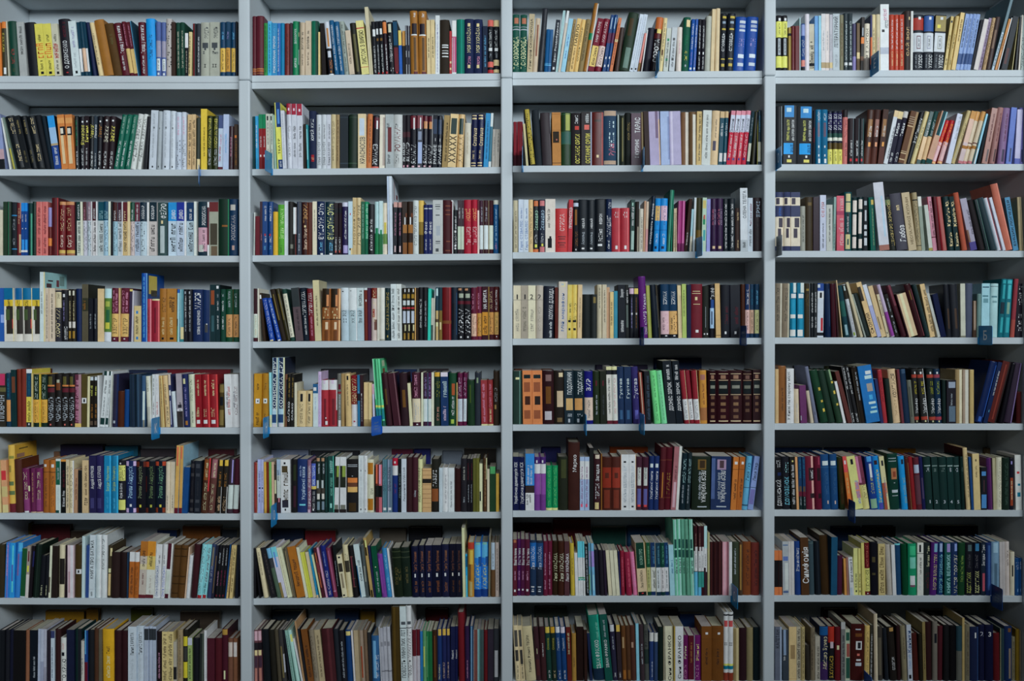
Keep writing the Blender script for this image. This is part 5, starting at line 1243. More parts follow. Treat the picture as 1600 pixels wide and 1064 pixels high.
-11232 194 206 30 67 #181410 #b88a34:89-100@30-90 z50-78@50,40=~ #c08a6a5-32@50,50=~ w:0-50@85-92
-11034 216 206 30 75 #181410 #b88a34:89-100@30-90 z50-78@50,40=~ #c08a6a5-32@50,50=~ w:0-50@85-92
-10811 218 211 29 77 #2a2028 #a0a8a4:8-52@5-95 v:56-98@60-80
-10589 218 211 29 77 #34101c #a0a8a4:8-52@5-95
@6 2
-9770 142 195 2 79 #6a2420 c:0-100@85-100 #8a3a34:10-95@40-50
-9624 144 207 2 50 #8488ac n:45-48@30-80 #3a3c5a50-78=~ #3a3c5a20-42=~
-9476 95 207 2 42 #888cb0 n:45-48@30-80 #3a3c5a50-78=~ #3a3c5a20-42=~
-9352 95 197 -5 32 #b08438
-9253 95 197 -5 32 #5a2014
-9155 95 197 -5 32 #5a8a48
-9056 94 197 -5 32 #a88a74
-8957 95 187 -6 30 #2c2620 c:40-68@20-80
-8858 144 207 -5 50 #8090a0 k60-82@40,40=~ #9aa09c:0-70 #2c1c24:0-28 #a86a70:20-28@40-70
-8710 367 206 -5 125 #a8b0b0 #3c3220:76-88@15-75 #3c322024-78@50,60=~ #24222a:10-24@15-80 k:91-95@35-55 k:4-8@40-55
-8339 243 206 2 84 #0e0d0e #1a2010:60-90@40-80 #28101a:10-50@40-80
-8092 391 206 2 134 #14244c #8a9ab824-86@60,30=Українські_казки s:13-16@20-80 #7a88a868-88@30,20=~
-7696 144 203 1 49 #6a4a5c #b8a8b0w50-90@50,55=~ w8-46@60,50=ІРЕНА #a890a0:0-6@10-70 #c0a8b048-90@50,60=РІТНО_РОЗДОРА
-7548 194 198 1 64 #12141c #3a4a90:48-96@5-90 #a0a8c050-92@50,50=ТВОЄ_ПОБАЧЕ #b0964a:46-52 w8-42@50,45=~ w:4-8@30-60
-7350 169 216 1 61 #16201e #8a6a50:92-98@10-80 e70-88@60,40=~ #9aa0a0:44-58@10-60 #a8a49c:24-34@20-80 #34302a:34-44 #5a6a74:5-20@20-80
-7177 169 215 1 61 #16201e #8a6a50:92-98@10-80 e70-88@60,40=~ #9aa0a0:44-58@10-60 #a8a49c:24-34@20-80 #34302a:34-44 #5a6a74:5-20@20-80
-7004 95 215 1 44 #0e2422 #1a3c38:10-90@30-60
-6881 218 218 -5 79 #123430 #7ab0a070-96@50,60=~ #5a908030-65@50,50=~ #7ab0a0:8-16@30-60 #4a9a88:0-100@88-100
-6659 169 215 14 78 #a8b4c4 #181c14:45-84@5-95 #6a7a34:64-84@40-90 #b0b4c0:12-40@5-95 #5a5a50:0-14@10-90 #1a1414:0-6
-6436 243 215 1 87 #a8b4c4 #181c14:45-84@5-95 #6a7a34:64-84@40-90 #b0b4c0:12-40@5-95 #5a5a50:0-14@10-90 #1a1414:0-6
-6189 465 205 1 158 #100f10 e:89-90@10-90 e:86-87@10-90 #b0602c:56-65@10-90 #4a2a1c:48-56@10-90 #a8844c:38-48@10-90 #2e200c:2-18@20-80 e:68-69@45-55
-5720 193 220 1 71 #a4acb4 e10-95@50,25=~ k:72-75@40-60 k:4-7@40-60
-5523 144 219 1 53 #a8b0b4 e10-95@50,25=~ k:72-75@40-60 k:4-7@40-60
-5375 243 204 1 83 #aca690 #8a5818:72-94@5-90 #8a5818:4-26@5-90 #b0a89828-68@30,30=~ k34-46@60,60=ОЛЬЖ
-5054 119 185 1 37 #4a1c18 #0e1010:32-56 #b05038:60-100@0-60 m:0-8
-4930 119 184 1 37 #9a5058 #0e1010:32-56 p:60-100@0-60
-4807 193 204 1 66 #3a5a64 #26404440-86@50,50=ОЛЕНА_ПЧІЛКА #5a7a84:0-100@20-35 #a8b4c0:4-9@20-80
-4609 193 204 1 66 #4a5a68 #2a263440-86@50,50=ОЛЕНА_ПЧІЛКА #7a8494:0-100@20-35 #a8b4c0:4-9@20-80
-4412 218 209 1 76 #102458 #8a1428:86-100 #b8bcc4:68-86 w:90-94@30-60 #5a1c3c34-54@50,35=~
-4190 119 206 1 42 #0e1216 #4a5a5a10-90@60,50=ЛЕНА_КОСТ
-4066 193 206 1 67 #9ca2ac #3a3c4420-84@60,35=Людмила_УЛАСІЙ
-3869 218 211 1 77 #260f12
-3647 218 211 1 77 #30121a e28-40@40,50=О.Слісар
-3425 169 203 1 58 #b8a87c q18-84@30,40=ВІДУЛАННЯ_МОВИ
-3252 341 169 1 96 #a08058 #14110f:66-76 #6a4a30:94-95 #6a4a30:84-85 #6a4a30:62-63 #6a4a30:52-53 #6a4a30:41-42 #6a4a30:31-32 #6a4a30:20-21 #6a4a30:10-11
-2907 292 203 1 99 #16150f #b0b4b048-80@45,45=ГАБЕЛІ #6a3a1c:20-44@5-90 #14100c:0-18
-2611 119 171 1 35 #9aa4b0 e20-95@50,20=~
-2488 218 171 1 62 #a8b4c0 #4a4a5420-84@60,25=~
-2266 242 170 1 69 #a4a8b4 #4a4a5410-70@50,25=~
-2019 242 168 1 68 #241010
-1773 242 205 1 83 #17151a a:0-0 #8a8a8060-85@50,25=~ e18-28@50,25=~
-1526 119 205 0 41 #121014 m60-92@30,40=~ e18-52@40,30=~
-1403 95 204 0 33 #121014 m60-92@50,40=~ e18-52@40,30=~
-1304 119 207 0 42 #44441a
-1181 119 207 0 42 #4c4a1c
-1058 119 185 0 37 #b0a888 k:22-42@10-50
-910 144 207 0 50 #3c2818 #8a6a4a10-90@50,30=~ c:60-100@80-100
-762 95 165 0 27 #a09884
-663 242 174 0 71 #142c18 #3a7a48:84-100@10-90
-417 119 147 0 30 #b88638
@6 3
230 236 207 0 84 #0e1230 #b0b8c412-90@50,45=Українська_драматургія_ХІХ
470 242 206 -7 84 #0e1230 #b0b8c412-90@50,45=Українська_драматургія_ХІХ
716 341 219 0 124 #2668a0 #b8b8b8:0-31 #241a1a:31-44 k10-29@20,25=~ k14-29@50,25=~ w46-80@30,25=~ w46-80@65,25=~
1061 218 206 0 75 #582c68 #a8a8b0:69-87 #341a50:87-100 w:89-94@30-55 #6a3878:30-68
1283 218 206 0 75 #582c68 #a8a8b0:69-87 #341a50:87-100 w:89-94@30-55 #6a3878:30-68 #9a7a9c:30-68@0-10
1505 230 172 0 66 #0c6a40 #b8b070:0-5 #5a9a5c10-96@50,45=~
1738 230 172 0 66 #0c6a40 #b8b070:0-5 #5a9a5c10-96@50,45=~
1972 390 206 0 134 #14180e #2c3018:60-95@30-80
2366 439 263 0 192 #2c1511 #b0b0ac56-82@55,30=Марко
2809 180 206 0 63 #8090bc #a8b0bc:58-92 #6a3a6012-82@45,40=~ #b04058:6-12@20-60
2994 180 206 0 63 #8090bc #a8b0bc:58-92 #6a3a6012-82@45,40=~ #b04058:6-12@20-60
3178 168 240 0 68 #0c0b0c
3351 267 216 0 96 #2a1216 #a89a88:92-99@20-80 w52-82@50,45=Загадка w20-48@50,50=ТЕРПІН #b0986a:2-14@15-70
3621 45 218 0 18 #6a4418
3671 365 206 0 125 #341610 #6a2216:42-80@5-95 #401c14:60-70@30-70 #5a2418:4-38@20-80
4040 340 206 0 117 #3a1812 #70261a:42-80@5-95 #401c14:60-70@30-70 #5a2418:4-38@20-80
4384 316 215 -1 114 #a8b0b4 k:85-88@35-65 k:5-8@35-65 #9098a070-80=~ #6a747c14-68@50,40=ЧИТАЛЬНА_БІБЛІОТЕКА #b87850:0-100@0-6
4704 267 215 -1 96 #a8b0b4 k:85-88@35-65 k:5-8@35-65 #9098a070-80=~ #6a747c14-68@50,40=ЧИТАЛЬНА_БІБЛІОТЕКА #c08a60:0-100@92-100
4974 229 205 6 79 #341824 #9a9c98:46-80@20-80 #4a4a7a:10-40@20-80 #a83838:6-10@25-75 k58-80@50,30=~
5208 230 205 6 79 #341824 #9a9c98:46-80@20-80 #4a4a7a:10-40@20-80 #a83838:6-10@25-75 k58-80@50,30=~
5442 193 208 13 67 #102048 #a0a8b8:79-86@20-75 #b0b8c020-72@50,45=Українські_поети
5638 193 208 13 67 #102048 #a0a8b8:79-86@20-75 #b0b8c020-72@50,45=Українські_поети
5835 217 242 22 88 #3c1016 #5a2c20:79-80 #5a2c20:19-20 z:20-60@40-60
6056 242 242 22 98 #3e1018 #5a2c20:79-80 #5a2c20:19-20 #6a522424-60@50,40=ГЛАДІ
6302 192 244 34 79 #805054 #4a2c3048-70@60,40=~ #a08088:4-44@30-80
6499 109 245 34 60 #a8aca4
6646 217 220 25 80 #0c1a20 #8ab0b848-90@50,55=~ e12-44@40,25=~
6867 173 220 25 89 #101c20 #8ab0b848-90@50,55=~ e12-44@40,25=~
7113 708 207 6 244 #141c14 #5a4420:75-94@30-75 #2c2014:78-92@40-68 #b0b4a814-74v@62,25=ЛЕСЯ_УКРАЇНКА e20-72@40,12=~ e:5-7@30-80
7826 757 206 12 261 #142240 #806a80:75-94@30-75 #3a2a30:78-92@42-64 #b8c0c814-74v@62,25=ЛЕСЯ_УКРАЇНКА e20-72@40,12=~ e:5-7@30-80 #3a4a70:20-96@2-20
8587 217 204 33 75 #9a5a26 #5a3414:76-77 w:86-91@30-80 k20-58@60,40=~
8808 216 204 40 75 #8a4c20 #5a3414:76-77 w:86-91@40-80 q24-60@60,40=~
9029 216 207 53 76 #4a84a0 k54-88@50,50=Леся_Укр #1a2a3a:41-42 #28485a:7-10
9250 215 207 73 76 #6878a0 k54-88@50,50=Леся_Укр #1a2a3a:41-42 #5a5888:10-38@10-90
@6 4
10281 339 202 -14 115 #0e0d0f #c0c8cc80-94@60,40=~ #c0c8cc6-56@60,55=ДОМАНСЬКИЙ n:64-70@50-90
10625 290 203 -15 107 #0e0f16 #7ab0d870-90@60,50=~ #5a9ad08-62@60,55=ДОМОВЕНОК
10944 192 203 -22 66 #12110f w10-85@50,50=~ #b0a060:90-93@40-70
11140 94 203 -22 33 #a87c54
11238 143 203 -16 49 #102a48 #1a5a7460-95@50,50=~ #4a3828:34-44@20-80 #4a1424:25-34 #0c1c1c:0-25 e8-24@50,30=~
11385 119 203 -16 49 #102a48 #1a5a7460-95@50,50=~ #4a3828:34-44@20-80 #4a1424:25-34 #0c1c1c:0-25 e8-24@50,30=~
11533 339 205 -22 117 #541424 #b08078:0-100@65-90 #201418:54-78@35-95 #201418:21-30@45-95 w58-74@70,30=~
11876 244 205 -22 92 #4c1222 #201418:54-78@35-90 #201418:21-30@45-95 #7a3040:84-98@60-80
12146 314 212 -28 112 #10345a #a0b0c4:80-88@20-90 #2a5070:76-77 #2a4a6828-68@60,40=~ #b89080:10-16@60-75
12465 283 213 -22 121 #10345a #a0b0c4:80-88@15-80 #2a5070:76-77 #2a4a6828-68@60,40=~ #b89080:10-16@50-65
12808 195 203 -38 107 #1c2410 #2a1c0c:10-96@25-85 #4a341830-50@50,40=~
13127 154 206 -71 84 #b05c2c #a84040:70-100 w:85-92@30-70 #b0a06830-60@50,40=~
13372 326 206 -94 117 #b0a868 k:84-94@40-70 #a86a5c:20-50@50-100 #6a70a010-54@70,40=~
13715 262 206 -97 92 #5a2838 #a86a88:50-100@0-40 #b0a068:0-46 q20-60@60,40=~
13985 288 205 -70 100 #102c68 #3a78b0:90-100@20-80 #a8b0b8:60-86@40-70 #b8a85030-60@50,40=~ #6a8a70:2-20@10-90
14279 239 206 -70 84 #1468a0 #2a1a20:84-92@20-70 #b0983c12-75@50,40=Енциклопедія #3a3a80:0-12@20-90
14524 191 206 -70 67 #a8a078 #1a1a20:82-92@35-75 #a86a50:30-50@30-90 #804030:0-50@0-60 #6a6a8025-60@60,35=~
14720 383 215 -28 167 #0c2a22 e:91-92@10-85 e:86-87@10-85 #8a5a3c:54-74@30-85 #6a3424:58-68@45-75 e:47-48@50-65 e:30-35@30-90 e:24-25@30-90
15186 236 206 -50 84 #1a74b0 #1a2430:85-94@40-80 #8a8a3c12-60@65,45=~
15431 142 201 -51 49 #3a1a14 #8a6a40:0-90@80-88
15578 167 203 -51 58 #6a1418
15749 216 201 -44 74 #4a1c24 #8a94a4:70-86@5-90 #5a8ab0:0-0 #4a2c34:10-66
15970 143 204 -44 50 #14163a #3a3048:20-60@30-70
16116 289 203 -37 99 #0b2220 #7a8a86:82-84@10-90 e72-80=~ e12-18h=1
16410 240 203 -37 83 #0b2220 #5a6a66:82-84@10-90 #5a6a6672-80=~ e12-18h=2
16655 314 203 -30 108 #0b2220 #5a6a66:82-84@10-90 #5a6a6672-80=~ e12-18h=3
16974 240 203 -30 83 #0b2422 #7a8a86:82-84@10-90 e72-80=~ e12-18h=4
17218 240 203 -30 83 #0b2220 #7a8a86:82-84@10-90 e72-80=~ e12-18h=5
17463 139 204 -23 66 #0a1c1a #3a4a4672-80=~
17659 167 238 -38 68 #b0946c q20-90@60,30=~ S#381010
17830 94 204 -37 33 #123460
17928 265 216 -22 97 #a89468 #4a402c58-80@50,25=~ #4a402c:86-90@40-60
18197 229 164 -3 80 #0d0f14 #3a6a98:80-90@10-80 #3a6a98:4-36@10-90 #4a2a30:42-70@45-55
18491 192 199 -24 65 #3a1a44 #5a2a50:0-100@60-70
18687 118 199 -17 40 #8a8468
18809 216 201 -3 74 #a8a490 #5a584a6-94@60,50=~
19029 265 201 -3 90 #14201a #3a504610-90@50,40=~
19299 170 199 -3 73 #14141c #7a3420:8-62@20-80 c20-56@45,30=~ v:88-94@30-60
19519 241 211 -16 86 #b0aaa4 r:66-70@30-70 t:44-48@40-80 t:24-32@30-80
@7 1
-19702 244 206 10 83 #241e10
-19454 170 213 23 69 #2a64a0 p40-96@50,30=~ #5a4a78:0-100@55-75
-19255 195 213 17 69 #2070b0 #4aa0d0:10-95@50-75 #3a4a88:30-60@40-70
-19056 219 213 30 77 #24609a #5a4a78:40-80@30-60 #3a80b0:84-100@40-100
-18833 189 191 33 62 #123c20 e:0-3@0-100
-18634 120 201 32 41 #7a7068 m:70-90@40-80 #b0a030:50-62@30-80 #a89c98:0-45
-18510 117 201 46 49 #141014 #1a1c40:60-90@60-100
-18361 244 206 38 83 #0c1612 #1a2620:0-100@50-60
-18113 194 164 38 60 #0e0f14 c6-30@50,30=~
-17889 131 164 29 40 #0e0f14 c6-30@50,30=~
-17740 95 201 24 41 #b0a890 #4a4438:10-40@0-60
-17616 219 201 17 81 #1a1210
-17368 244 204 10 82 #a89a80 #16120f:25-74@10-90
-17120 77 204 16 41 #1e1418
-16996 244 204 4 82 #a89094 #b8a0a8:0-100@50-90 #8a6a70:10-50@20-40
-16747 290 204 10 99 #30240f #b0b8bc:45-54@20-90 k:47-52@45-65
-16450 120 239 9 48 #94b0c4
-16326 136 202 17 49 #243c70 #1a2c50:0-100@50-70 e:0-0
-16177 219 244 15 98 #98a0a4 k30-92@50,55=КНИГА_ПРО_БАТЬКА k3-12=~ #8a9094:13-13
-15929 219 244 9 89 #9ca6ae e45-94@50,45=КНИГА_ПРО_МАТЕР #b0bac2:0-100@75-100
-15705 219 244 9 89 #a0a8b2 k45-94@40,45=КНИГА_ПРО_МАТІР #b4bcc4:0-100@80-100
-15482 151 202 17 57 #2c2416 #b09870:80-95@60-100 #b8a078:48-56@20-80 #a08a60:4-46@20-80
-15309 318 177 11 93 #1c0f0e
-14986 293 177 11 86 #180d0d
-14689 46 178 11 14 #14283c
-14639 194 178 19 57 #84481a #a8b0bc:79-100@0-100 #30141c:100-100 q8-70@50,50=~
-14441 194 178 19 57 #84481a #a8b0bc:79-100@0-100 q8-70@50,50=~
-14242 268 220 28 98 #948a80 #84501e:74-100 #a89878:50-60@0-100 #4a1a20:0-6 k56-84@50,45=~ m24-46@50,30=~
-13970 318 220 28 115 #a8a49c #a06820:74-100 #b89050:50-74 #4a1a20:0-6@0-95 k56-84@45,40=~ #8a80788-40@50,25=~
-13647 219 208 30 76 #a4aaa8 #4a5a782-60@35,45=Ольга_КОБИЛЯНСЬКА k64-80@60,30=~
-13424 194 208 37 67 #a8b0bc #3a4a882-60@55,45=Ольга_КОБИЛЯНСЬКА k64-80@50,30=~
-13226 194 213 42 69 #b0a8a0 #38101c:53-100@0-75 #9aa098:8-50@0-75 #38101c:0-8@0-75
-13028 292 205 44 100 #3c2814 #281a0c:92-94@10-95 #281a0c:78-80@10-95 #281a0c:40-42@10-95 #281a0c:26-28@10-95 #281a0c:8-10@10-95
-12730 268 205 44 91 #442c14 #281a0c:92-94@10-90 #281a0c:78-80@10-90 #281a0c:40-42@10-90 #281a0c:26-28@10-90
-12458 45 199 52 16 #b08a74
-12408 139 166 53 47 #a8a4a8 e5-95@50,50=~
-12235 243 208 43 84 #2a1014
-11987 193 209 63 67 #6aa0c8 m30-96@50,60=~ k8-28@40,45=~ #7a1c20:0-6@10-90
-11789 168 209 63 67 #6aa0c8 m30-96@50,60=~ k8-28@40,45=~ #7a1c20:0-6@10-90
-11591 169 209 56 59 #28304a #5a5448:60-95@30-70 e30-60@40,50=~
-11417 94 207 57 42 #1c1c28 #6a5430:10-80@40-60
-11294 144 206 50 50 #0d0d10 e66-88@50,40=~ p24-52@40,30=~ m:3-7@20-60
-11145 119 207 50 42 #0d0d10 w62-94@50,30=~ #6a1c3c24-54@40,35=~ m:3-7@20-60
-11021 119 207 50 42 #0d0d10 w62-94@50,30=~ #6a1c3c24-54@40,35=~ m:3-7@20-60
-10897 45 210 56 17 #143458
-10848 70 207 64 42 #a48c5c q44-94@50,55=~ q12-40@50,50=~
-10722 122 207 49 67 #a89060 q44-94@50,55=~ q12-40@50,50=~
-10526 120 207 30 42 #10141c
@7 2
-9770 84 193 0 74 #0e0d10
-9561 65 194 -62 74 #0e0d10
-9387 171 194 -93 86 #a8987a q46-92@55,30=~
-9115 211 197 -121 79 #121114 #4a40408-88@60,25=~
-8868 165 195 -129 54 #2a2c30 #5a88a8:80-100 #3a4a3c:0-60
-8694 208 200 -126 72 #9a98a4 #5a9ac0:80-100 #4a70a0:60-90@30-60 #6a5a34:0-30@0-50
-8472 189 197 -127 63 #b0a488 #8a80705-95@40,25=~
-8274 127 196 -99 55 #4a4234 #8a7c5c:4-94@15-35
-8101 312 200 -111 105 #84501c q22-76@50,45=~
-7779 109 197 -107 39 #a8b890
-7655 166 178 -109 50 #9a9a38 #b0b048:0-100@0-40
-7482 142 178 -102 43 #a09478
-7334 75 191 -98 38 #1a6888 a:0-6
-7210 69 169 -113 20 #c0b880
-7136 118 196 -100 47 #38141c #8a4a28:20-90@30-60 #5a2428:50-70
-6988 69 196 -107 23 #a07488
-6914 200 202 -89 73 #141c54 #7080b860-88@50,25=~ #d0d0d84-54@50,45=~
-6691 167 192 -94 54 #5a2438 #7a4058:10-95@40-70 #a08a90:12-13@20-80
-6518 108 204 -62 58 #0e1213 e22-70@40,25=~
-6345 192 166 -83 54 #a89c80 #24201a:60-80@10-90 k:92-96@30-70 #6a604c:22-56@30-70 k:3-7@20-60
-6147 214 203 -61 74 #a89a7a #28241c:48-70@10-90 k72-84@50,50=~
-5925 199 201 -62 89 #0d0c0e #4a2028:20-80@30-60 #5a3a30:78-79@20-80 #5a3a30:36-37@20-80 #5a3a30:20-21@20-80
-5653 216 206 -81 75 #98a4b0 #144060:0-60@0-20 k30-70@60,40=~
-5430 108 203 -58 57 #3a4040 #6a6c64:30-60@20-70 e:0-0
-5257 119 231 -75 46 #8a7244 #28200f:70-96@10-70 #28200f:0-12@20-80 #c0a868:84-96@40-90
-5134 94 201 -69 32 #1c1c38
-5035 206 200 -62 73 #0a3a28 e10-52@60,30=~ c:58-60@40-60
-4813 192 168 -66 54 #5a2c6c #7a4088:10-90@20-40
-4615 192 190 -66 61 #28648c #6a98b058-86@50,35=~ #6a98b014-40@50,35=~
-4417 70 191 -66 23 #b4b8b4
-4343 341 189 -36 107 #11180f #2a3020:92-94 #2a3020:80-82 #4a402026-64@40,30=~ #4a402034-58@75,30=~
-3997 341 191 -36 109 #111a14 #2a3024:90-92 #2a3024:79-81 #4a442828-62@55,30=~
-3652 268 197 -14 88 #0c0e22 #6a402850-90@55,40=Григір_Тютюнник w:39-46@42-62 #6a402010-32@60,35=~
-3380 243 199 -13 80 #0c0e22 #6a402850-90@55,40=Григір_Тютюнник w:39-46@42-62 #6a402010-32@60,35=~
-3133 267 201 -6 90 #0c0e24 #6a402850-90@55,40=Григір_Тютюнник w:39-46@42-62 #6a402010-32@60,35=~
-2862 342 201 -6 114 #0b0c1c #6a402850-90@55,40=Григір_Тютюнник w:39-46@42-62 #6a3c2010-32@60,35=~
-2516 317 203 -6 107 #0d0f26 #6a442850-90@50,40=Григір_Тютюнник w:40-46@38-58 #6a402010-32@55,35=~
-2195 243 206 -6 83 #0b0c18 #4a2c2050-88@50,35=Григір_Тютюнник #a09a90:40-46@38-58 #4a2c1810-32@55,30=~
-1948 229 206 -6 83 #0b0c18 #4a2c2050-88@50,35=Григір_Тютюнник w:40-46@38-58 #4a2c1810-32@55,30=~
-1701 119 267 -10 54 #b8a880 #8a7c58:0-100@90-100
-1578 70 166 -8 20 #1878a0 #0c4060:70-95@20-100 #5aa8d0:0-50@20-60
-1504 243 210 0 85 #8a6020 #8a2c1c:88-100 #b08a38:60-86@30-80 #5a3c1c:30-60@10-50 #8a7c50:2-28@30-70
-1257 267 210 0 94 #2260a0 #4a88c0:72-98@5-90 #163a6a:56-74@60-100 #102c60:0-14 #5a8a80:96-100@20-80 #8a906814-62@40,60=Українські
-986 267 210 0 93 #205a98 #4484bc:72-98@5-90 #163a6a:56-74@60-100 #102c60:0-14 #5a8a80:96-100@20-80 #8a906814-62@40,60=Українські
-714 73 235 6 38 #5a5444
-616 169 210 0 59 #4a3420 #8a98b0:50-100@5-90 k56-80@50,25=~
-443 144 210 0 51 #9a8c84 q12-90@50,30=~
@7 3
230 161 218 0 62 #40101c w54-84@60,60=Вірші_та_поеми p28-44=~ w:7-11@30-70 #7a4a30:94-99@20-80
395 144 218 0 53 #38103a w54-84@60,60=Вірші_та_поеми p28-44=~ w:9-12@30-70
543 144 218 0 53 #38102a w54-84@60,60=Вірші_та_поеми p28-44=~ w:9-12@30-70
691 193 217 0 70 #3c0e22 w54-84@60,60=Вірші_та_поеми p28-44=~ w:8-12@30-70
889 242 213 0 86 #12233a #144a80:52-96 w48-90@50,50=Леся_УКРАЇНКА w:15-17@20-70 w:11-12@30-60 w:7-9@25-65
1135 267 212 0 95 #181e2c #163256:52-96 #8a94b048-90@50,50=Леся_УКРАЇНКА e:15-17@20-70 e:11-12@30-60 e:7-9@25-65
1406 168 210 0 59 #4c1026 p38-80@40,30=~ p12-30@40,30=~
1579 168 210 0 59 #4a1024 p38-80@40,30=~ p12-30@40,30=~
1751 218 210 0 76 #20140a c26-78@60,55=Леся_УКРАЇНКА
1973 242 210 0 85 #2c140c #c8a89026-78@60,55=Леся_УКРАЇНКА
2219 193 210 0 85 #3a2024 #c8b0a826-78@60,55=Леся_УКРАЇНКА
2466 159 202 -14 57 #94802c q40-72@50,35=~
2638 119 165 -17 33 #b0aca8
2762 94 210 -14 34 #b4bcc0 #4a98c8:70-100 g:32-34@10-100 #2a7a70:28-31@10-90
2860 94 210 -14 34 #b4bcc0 #4a98c8:70-100 g:32-34@0-100 #2a7a70:28-31@10-90
2959 68 210 -14 34 #b8c0c4 #4a98c8:70-100 g:32-34@0-90 #2a7a70:28-31@10-90
3057 119 200 -21 40 #0c0e10 e5-95@50,50=~
3180 94 202 -14 41 #4a7a8a #7a6a88:55-85@20-80 #5a7a50:10-40@0-50
3304 109 202 -21 41 #5a88b0 #7a6aa0:55-85 #7aa0d0:10-40@30-70
3427 168 175 -25 50 #10101a
3599 168 175 -25 50 #17131a
3771 94 175 -25 42 #1a1020
3919 143 175 -41 42 #a89c84 k:0-100@95-100
4067 143 175 -41 42 #aca08a k:0-100@95-100
4215 143 175 -41 42 #aca08a
4362 45 170 -25 14 #1a1c40
4412 142 172 -17 56 #681626 #a0506020-86@50,30=~
4609 217 167 -34 75 #701a30 #a0505c20-86@60,30=~
4879 168 167 -51 47 #a85a78 #c07a9820-86@60,40=~
5052 365 204 -35 124 #b09070 #0e2a20:51-100@5-90 #6a8a7858-88@50,40=КАЗКИ_ПРО #0e1414:0-7@5-90 #b89074:8-50@0-90 k14-48@45,35=Леся_УКРАЇНКА r:3-5@40-60
5421 144 204 -21 50 #8a8858 #0e3824:53-100 #5a8a6860-94@60,40=~ #0c3020:0-7 k14-48@40,35=~
5569 193 204 -15 66 #a0a098 #0c2444:53-100 #3a6a8860-94@60,40=~ #0c2040:0-7 k14-48@60,50=~ #b0a890:0-100@90-100
5766 168 204 -15 58 #a0a4a4 #0c2838:53-100 #4a7a8860-94@60,40=~ #0c2030:0-7 k14-48@45,30=~
5938 168 204 -15 58 #a4a0a0 #0c3028:53-100 #4a806860-94@60,40=~ #0c2828:0-7 k14-48@45,30=~
6110 142 204 -15 58 #a8a8a8 #0c2848:53-100 #4a7aa060-94@60,40=~ #0c2040:0-7 k14-48@45,30=~
6282 193 196 -22 64 #789cae #24567844-70@60,40=~
6479 144 293 -20 71 #58907a #86b8a0:0-100@50-75 #163a34:62-74@20-80 #163a34:50-60@15-85 k29-48@55,60=~
6627 143 293 -15 71 #5a947c #8ac0a4:0-100@45-70 #163a34:62-74@20-80 #163a34:50-60@15-85 k29-48@55,60=~
6774 119 293 -15 71 #4a7c68 #163a34:62-74@20-80 #163a34:50-60@15-85 k29-48@55,60=~
6922 143 293 -20 71 #4c7a66 #122e2a:62-74@20-80 #122e2a:50-60@15-85 k29-48@55,60=~
7070 144 293 -15 71 #5a907a #82b49c:0-100@60-85 #163a34:62-74@20-80 #163a34:50-60@15-85 k29-48@55,60=~
7217 144 268 -6 65 #2a1014 #a4a8b4:35-64 #8a6a6060-90@50,25=~ k40-58@50,25=~ #4a8aa8:0-34 #a4a8b4:64-70@30-100
7365 119 268 -1 54 #2a1014 #a4a8b4:35-64 #8a6a6060-90@50,25=~ k40-58@50,25=~ #2a7068:12-34 #4a8aa8:0-12 #a4a8b4:64-70@30-100
7488 94 268 -1 43 #2a1014 #a4a8b4:35-64 k40-58@50,25=~ #2a7068:12-34 #a4a8b4:64-70@30-100
7586 119 268 -1 54 #24141c #88a8c8:68-100 #a8acb8:40-68 k42-60@50,25=~ #a8acb8:34-40@60-100
7709 94 243 -1 39 #84805c #5a5a44:0-100@0-25
7807 143 206 -1 50 #241012 #3a1a18:0-100@40-60
7955 168 206 -1 58 #241012 #3a1a18:0-100@30-40
8127 168 206 -1 58 #2a1214 #3a1a18:0-100@40-60
8299 242 206 -1 84 #a07078 #5a343c:0-100@70-90 #b08088:0-100@20-50
8545 119 206 -1 42 #a4a4ac
8668 266 206 -1 92 #262c20 e40-88@40,25=~
8938 143 206 -1 50 #38281c #7a5c2c:10-95@20-60
9086 315 206 -1 109 #5c3018 k18-86@60,35=~
9405 315 203 -1 107 #52201a k18-86@55,35=~
@7 4
10290 168 172 -2 49 #a05a34 #121012:18-78
10462 123 172 -2 42 #a05a34 #121012:18-78
10609 241 207 -8 84 #84888a #3a5070:92-94@10-90 #4a5a88:64-72@10-90 #3a4a6a:4-8@10-90 #a0a4a0:10-60@40-90
10855 217 207 -8 84 #9a9694 #6a6660:0-100@40-45
11100 217 207 -15 76 #142c5c #d0d4d844-88@50,50=Вітри_на_світанку
11322 312 222 -14 117 #3a2414 #b0a8a820-84@60,70=Симфонія
11641 217 207 -15 84 #28363c #3a4a4a:95-97
11886 226 207 -22 84 #0f1318 #1a2028:0-100@50-60
12132 315 229 -26 121 #2a1c0e #1c1208:0-100@80-100
12451 241 224 4 91 #103850
12696 218 151 7 73 #361426
12991 94 141 -22 23 #a07038
13089 70 146 -21 24 #7a544a
13187 168 146 -31 41 #a8acb4 k34-96@60,50=Вогні_Алексія_В k:0-0 #8a949c:0-20@10-60
13359 168 180 -10 51 #b0a268 k:6-10@40-70 k16-46@50,40=В.С._Кучер
13531 99 180 -10 37 #a89c60 k:6-10@40-70 k16-46@50,40=В.С._Кучер
13654 119 202 -16 41 #b09a58
13776 217 202 -16 74 #b8a05c #4c1014:51-100 #a85a4c54-96@50,40=~ q10-48@50,60=М.ВІНГРАНОВ #4c1014:0-7 w:2-4@40-60
13997 289 205 -9 100 #0c0c12 #3a3420:62-72@20-60 #3a3420:38-42@20-60
14292 265 198 -9 112 #98885c #4a3c245-95@50,60=~
14635 192 195 -31 63 #8a847c k:0-0
14831 143 195 -24 48 #a8b4bc
14978 217 198 -16 80 #12304c s:97-100
15224 217 198 -24 72 #07301c
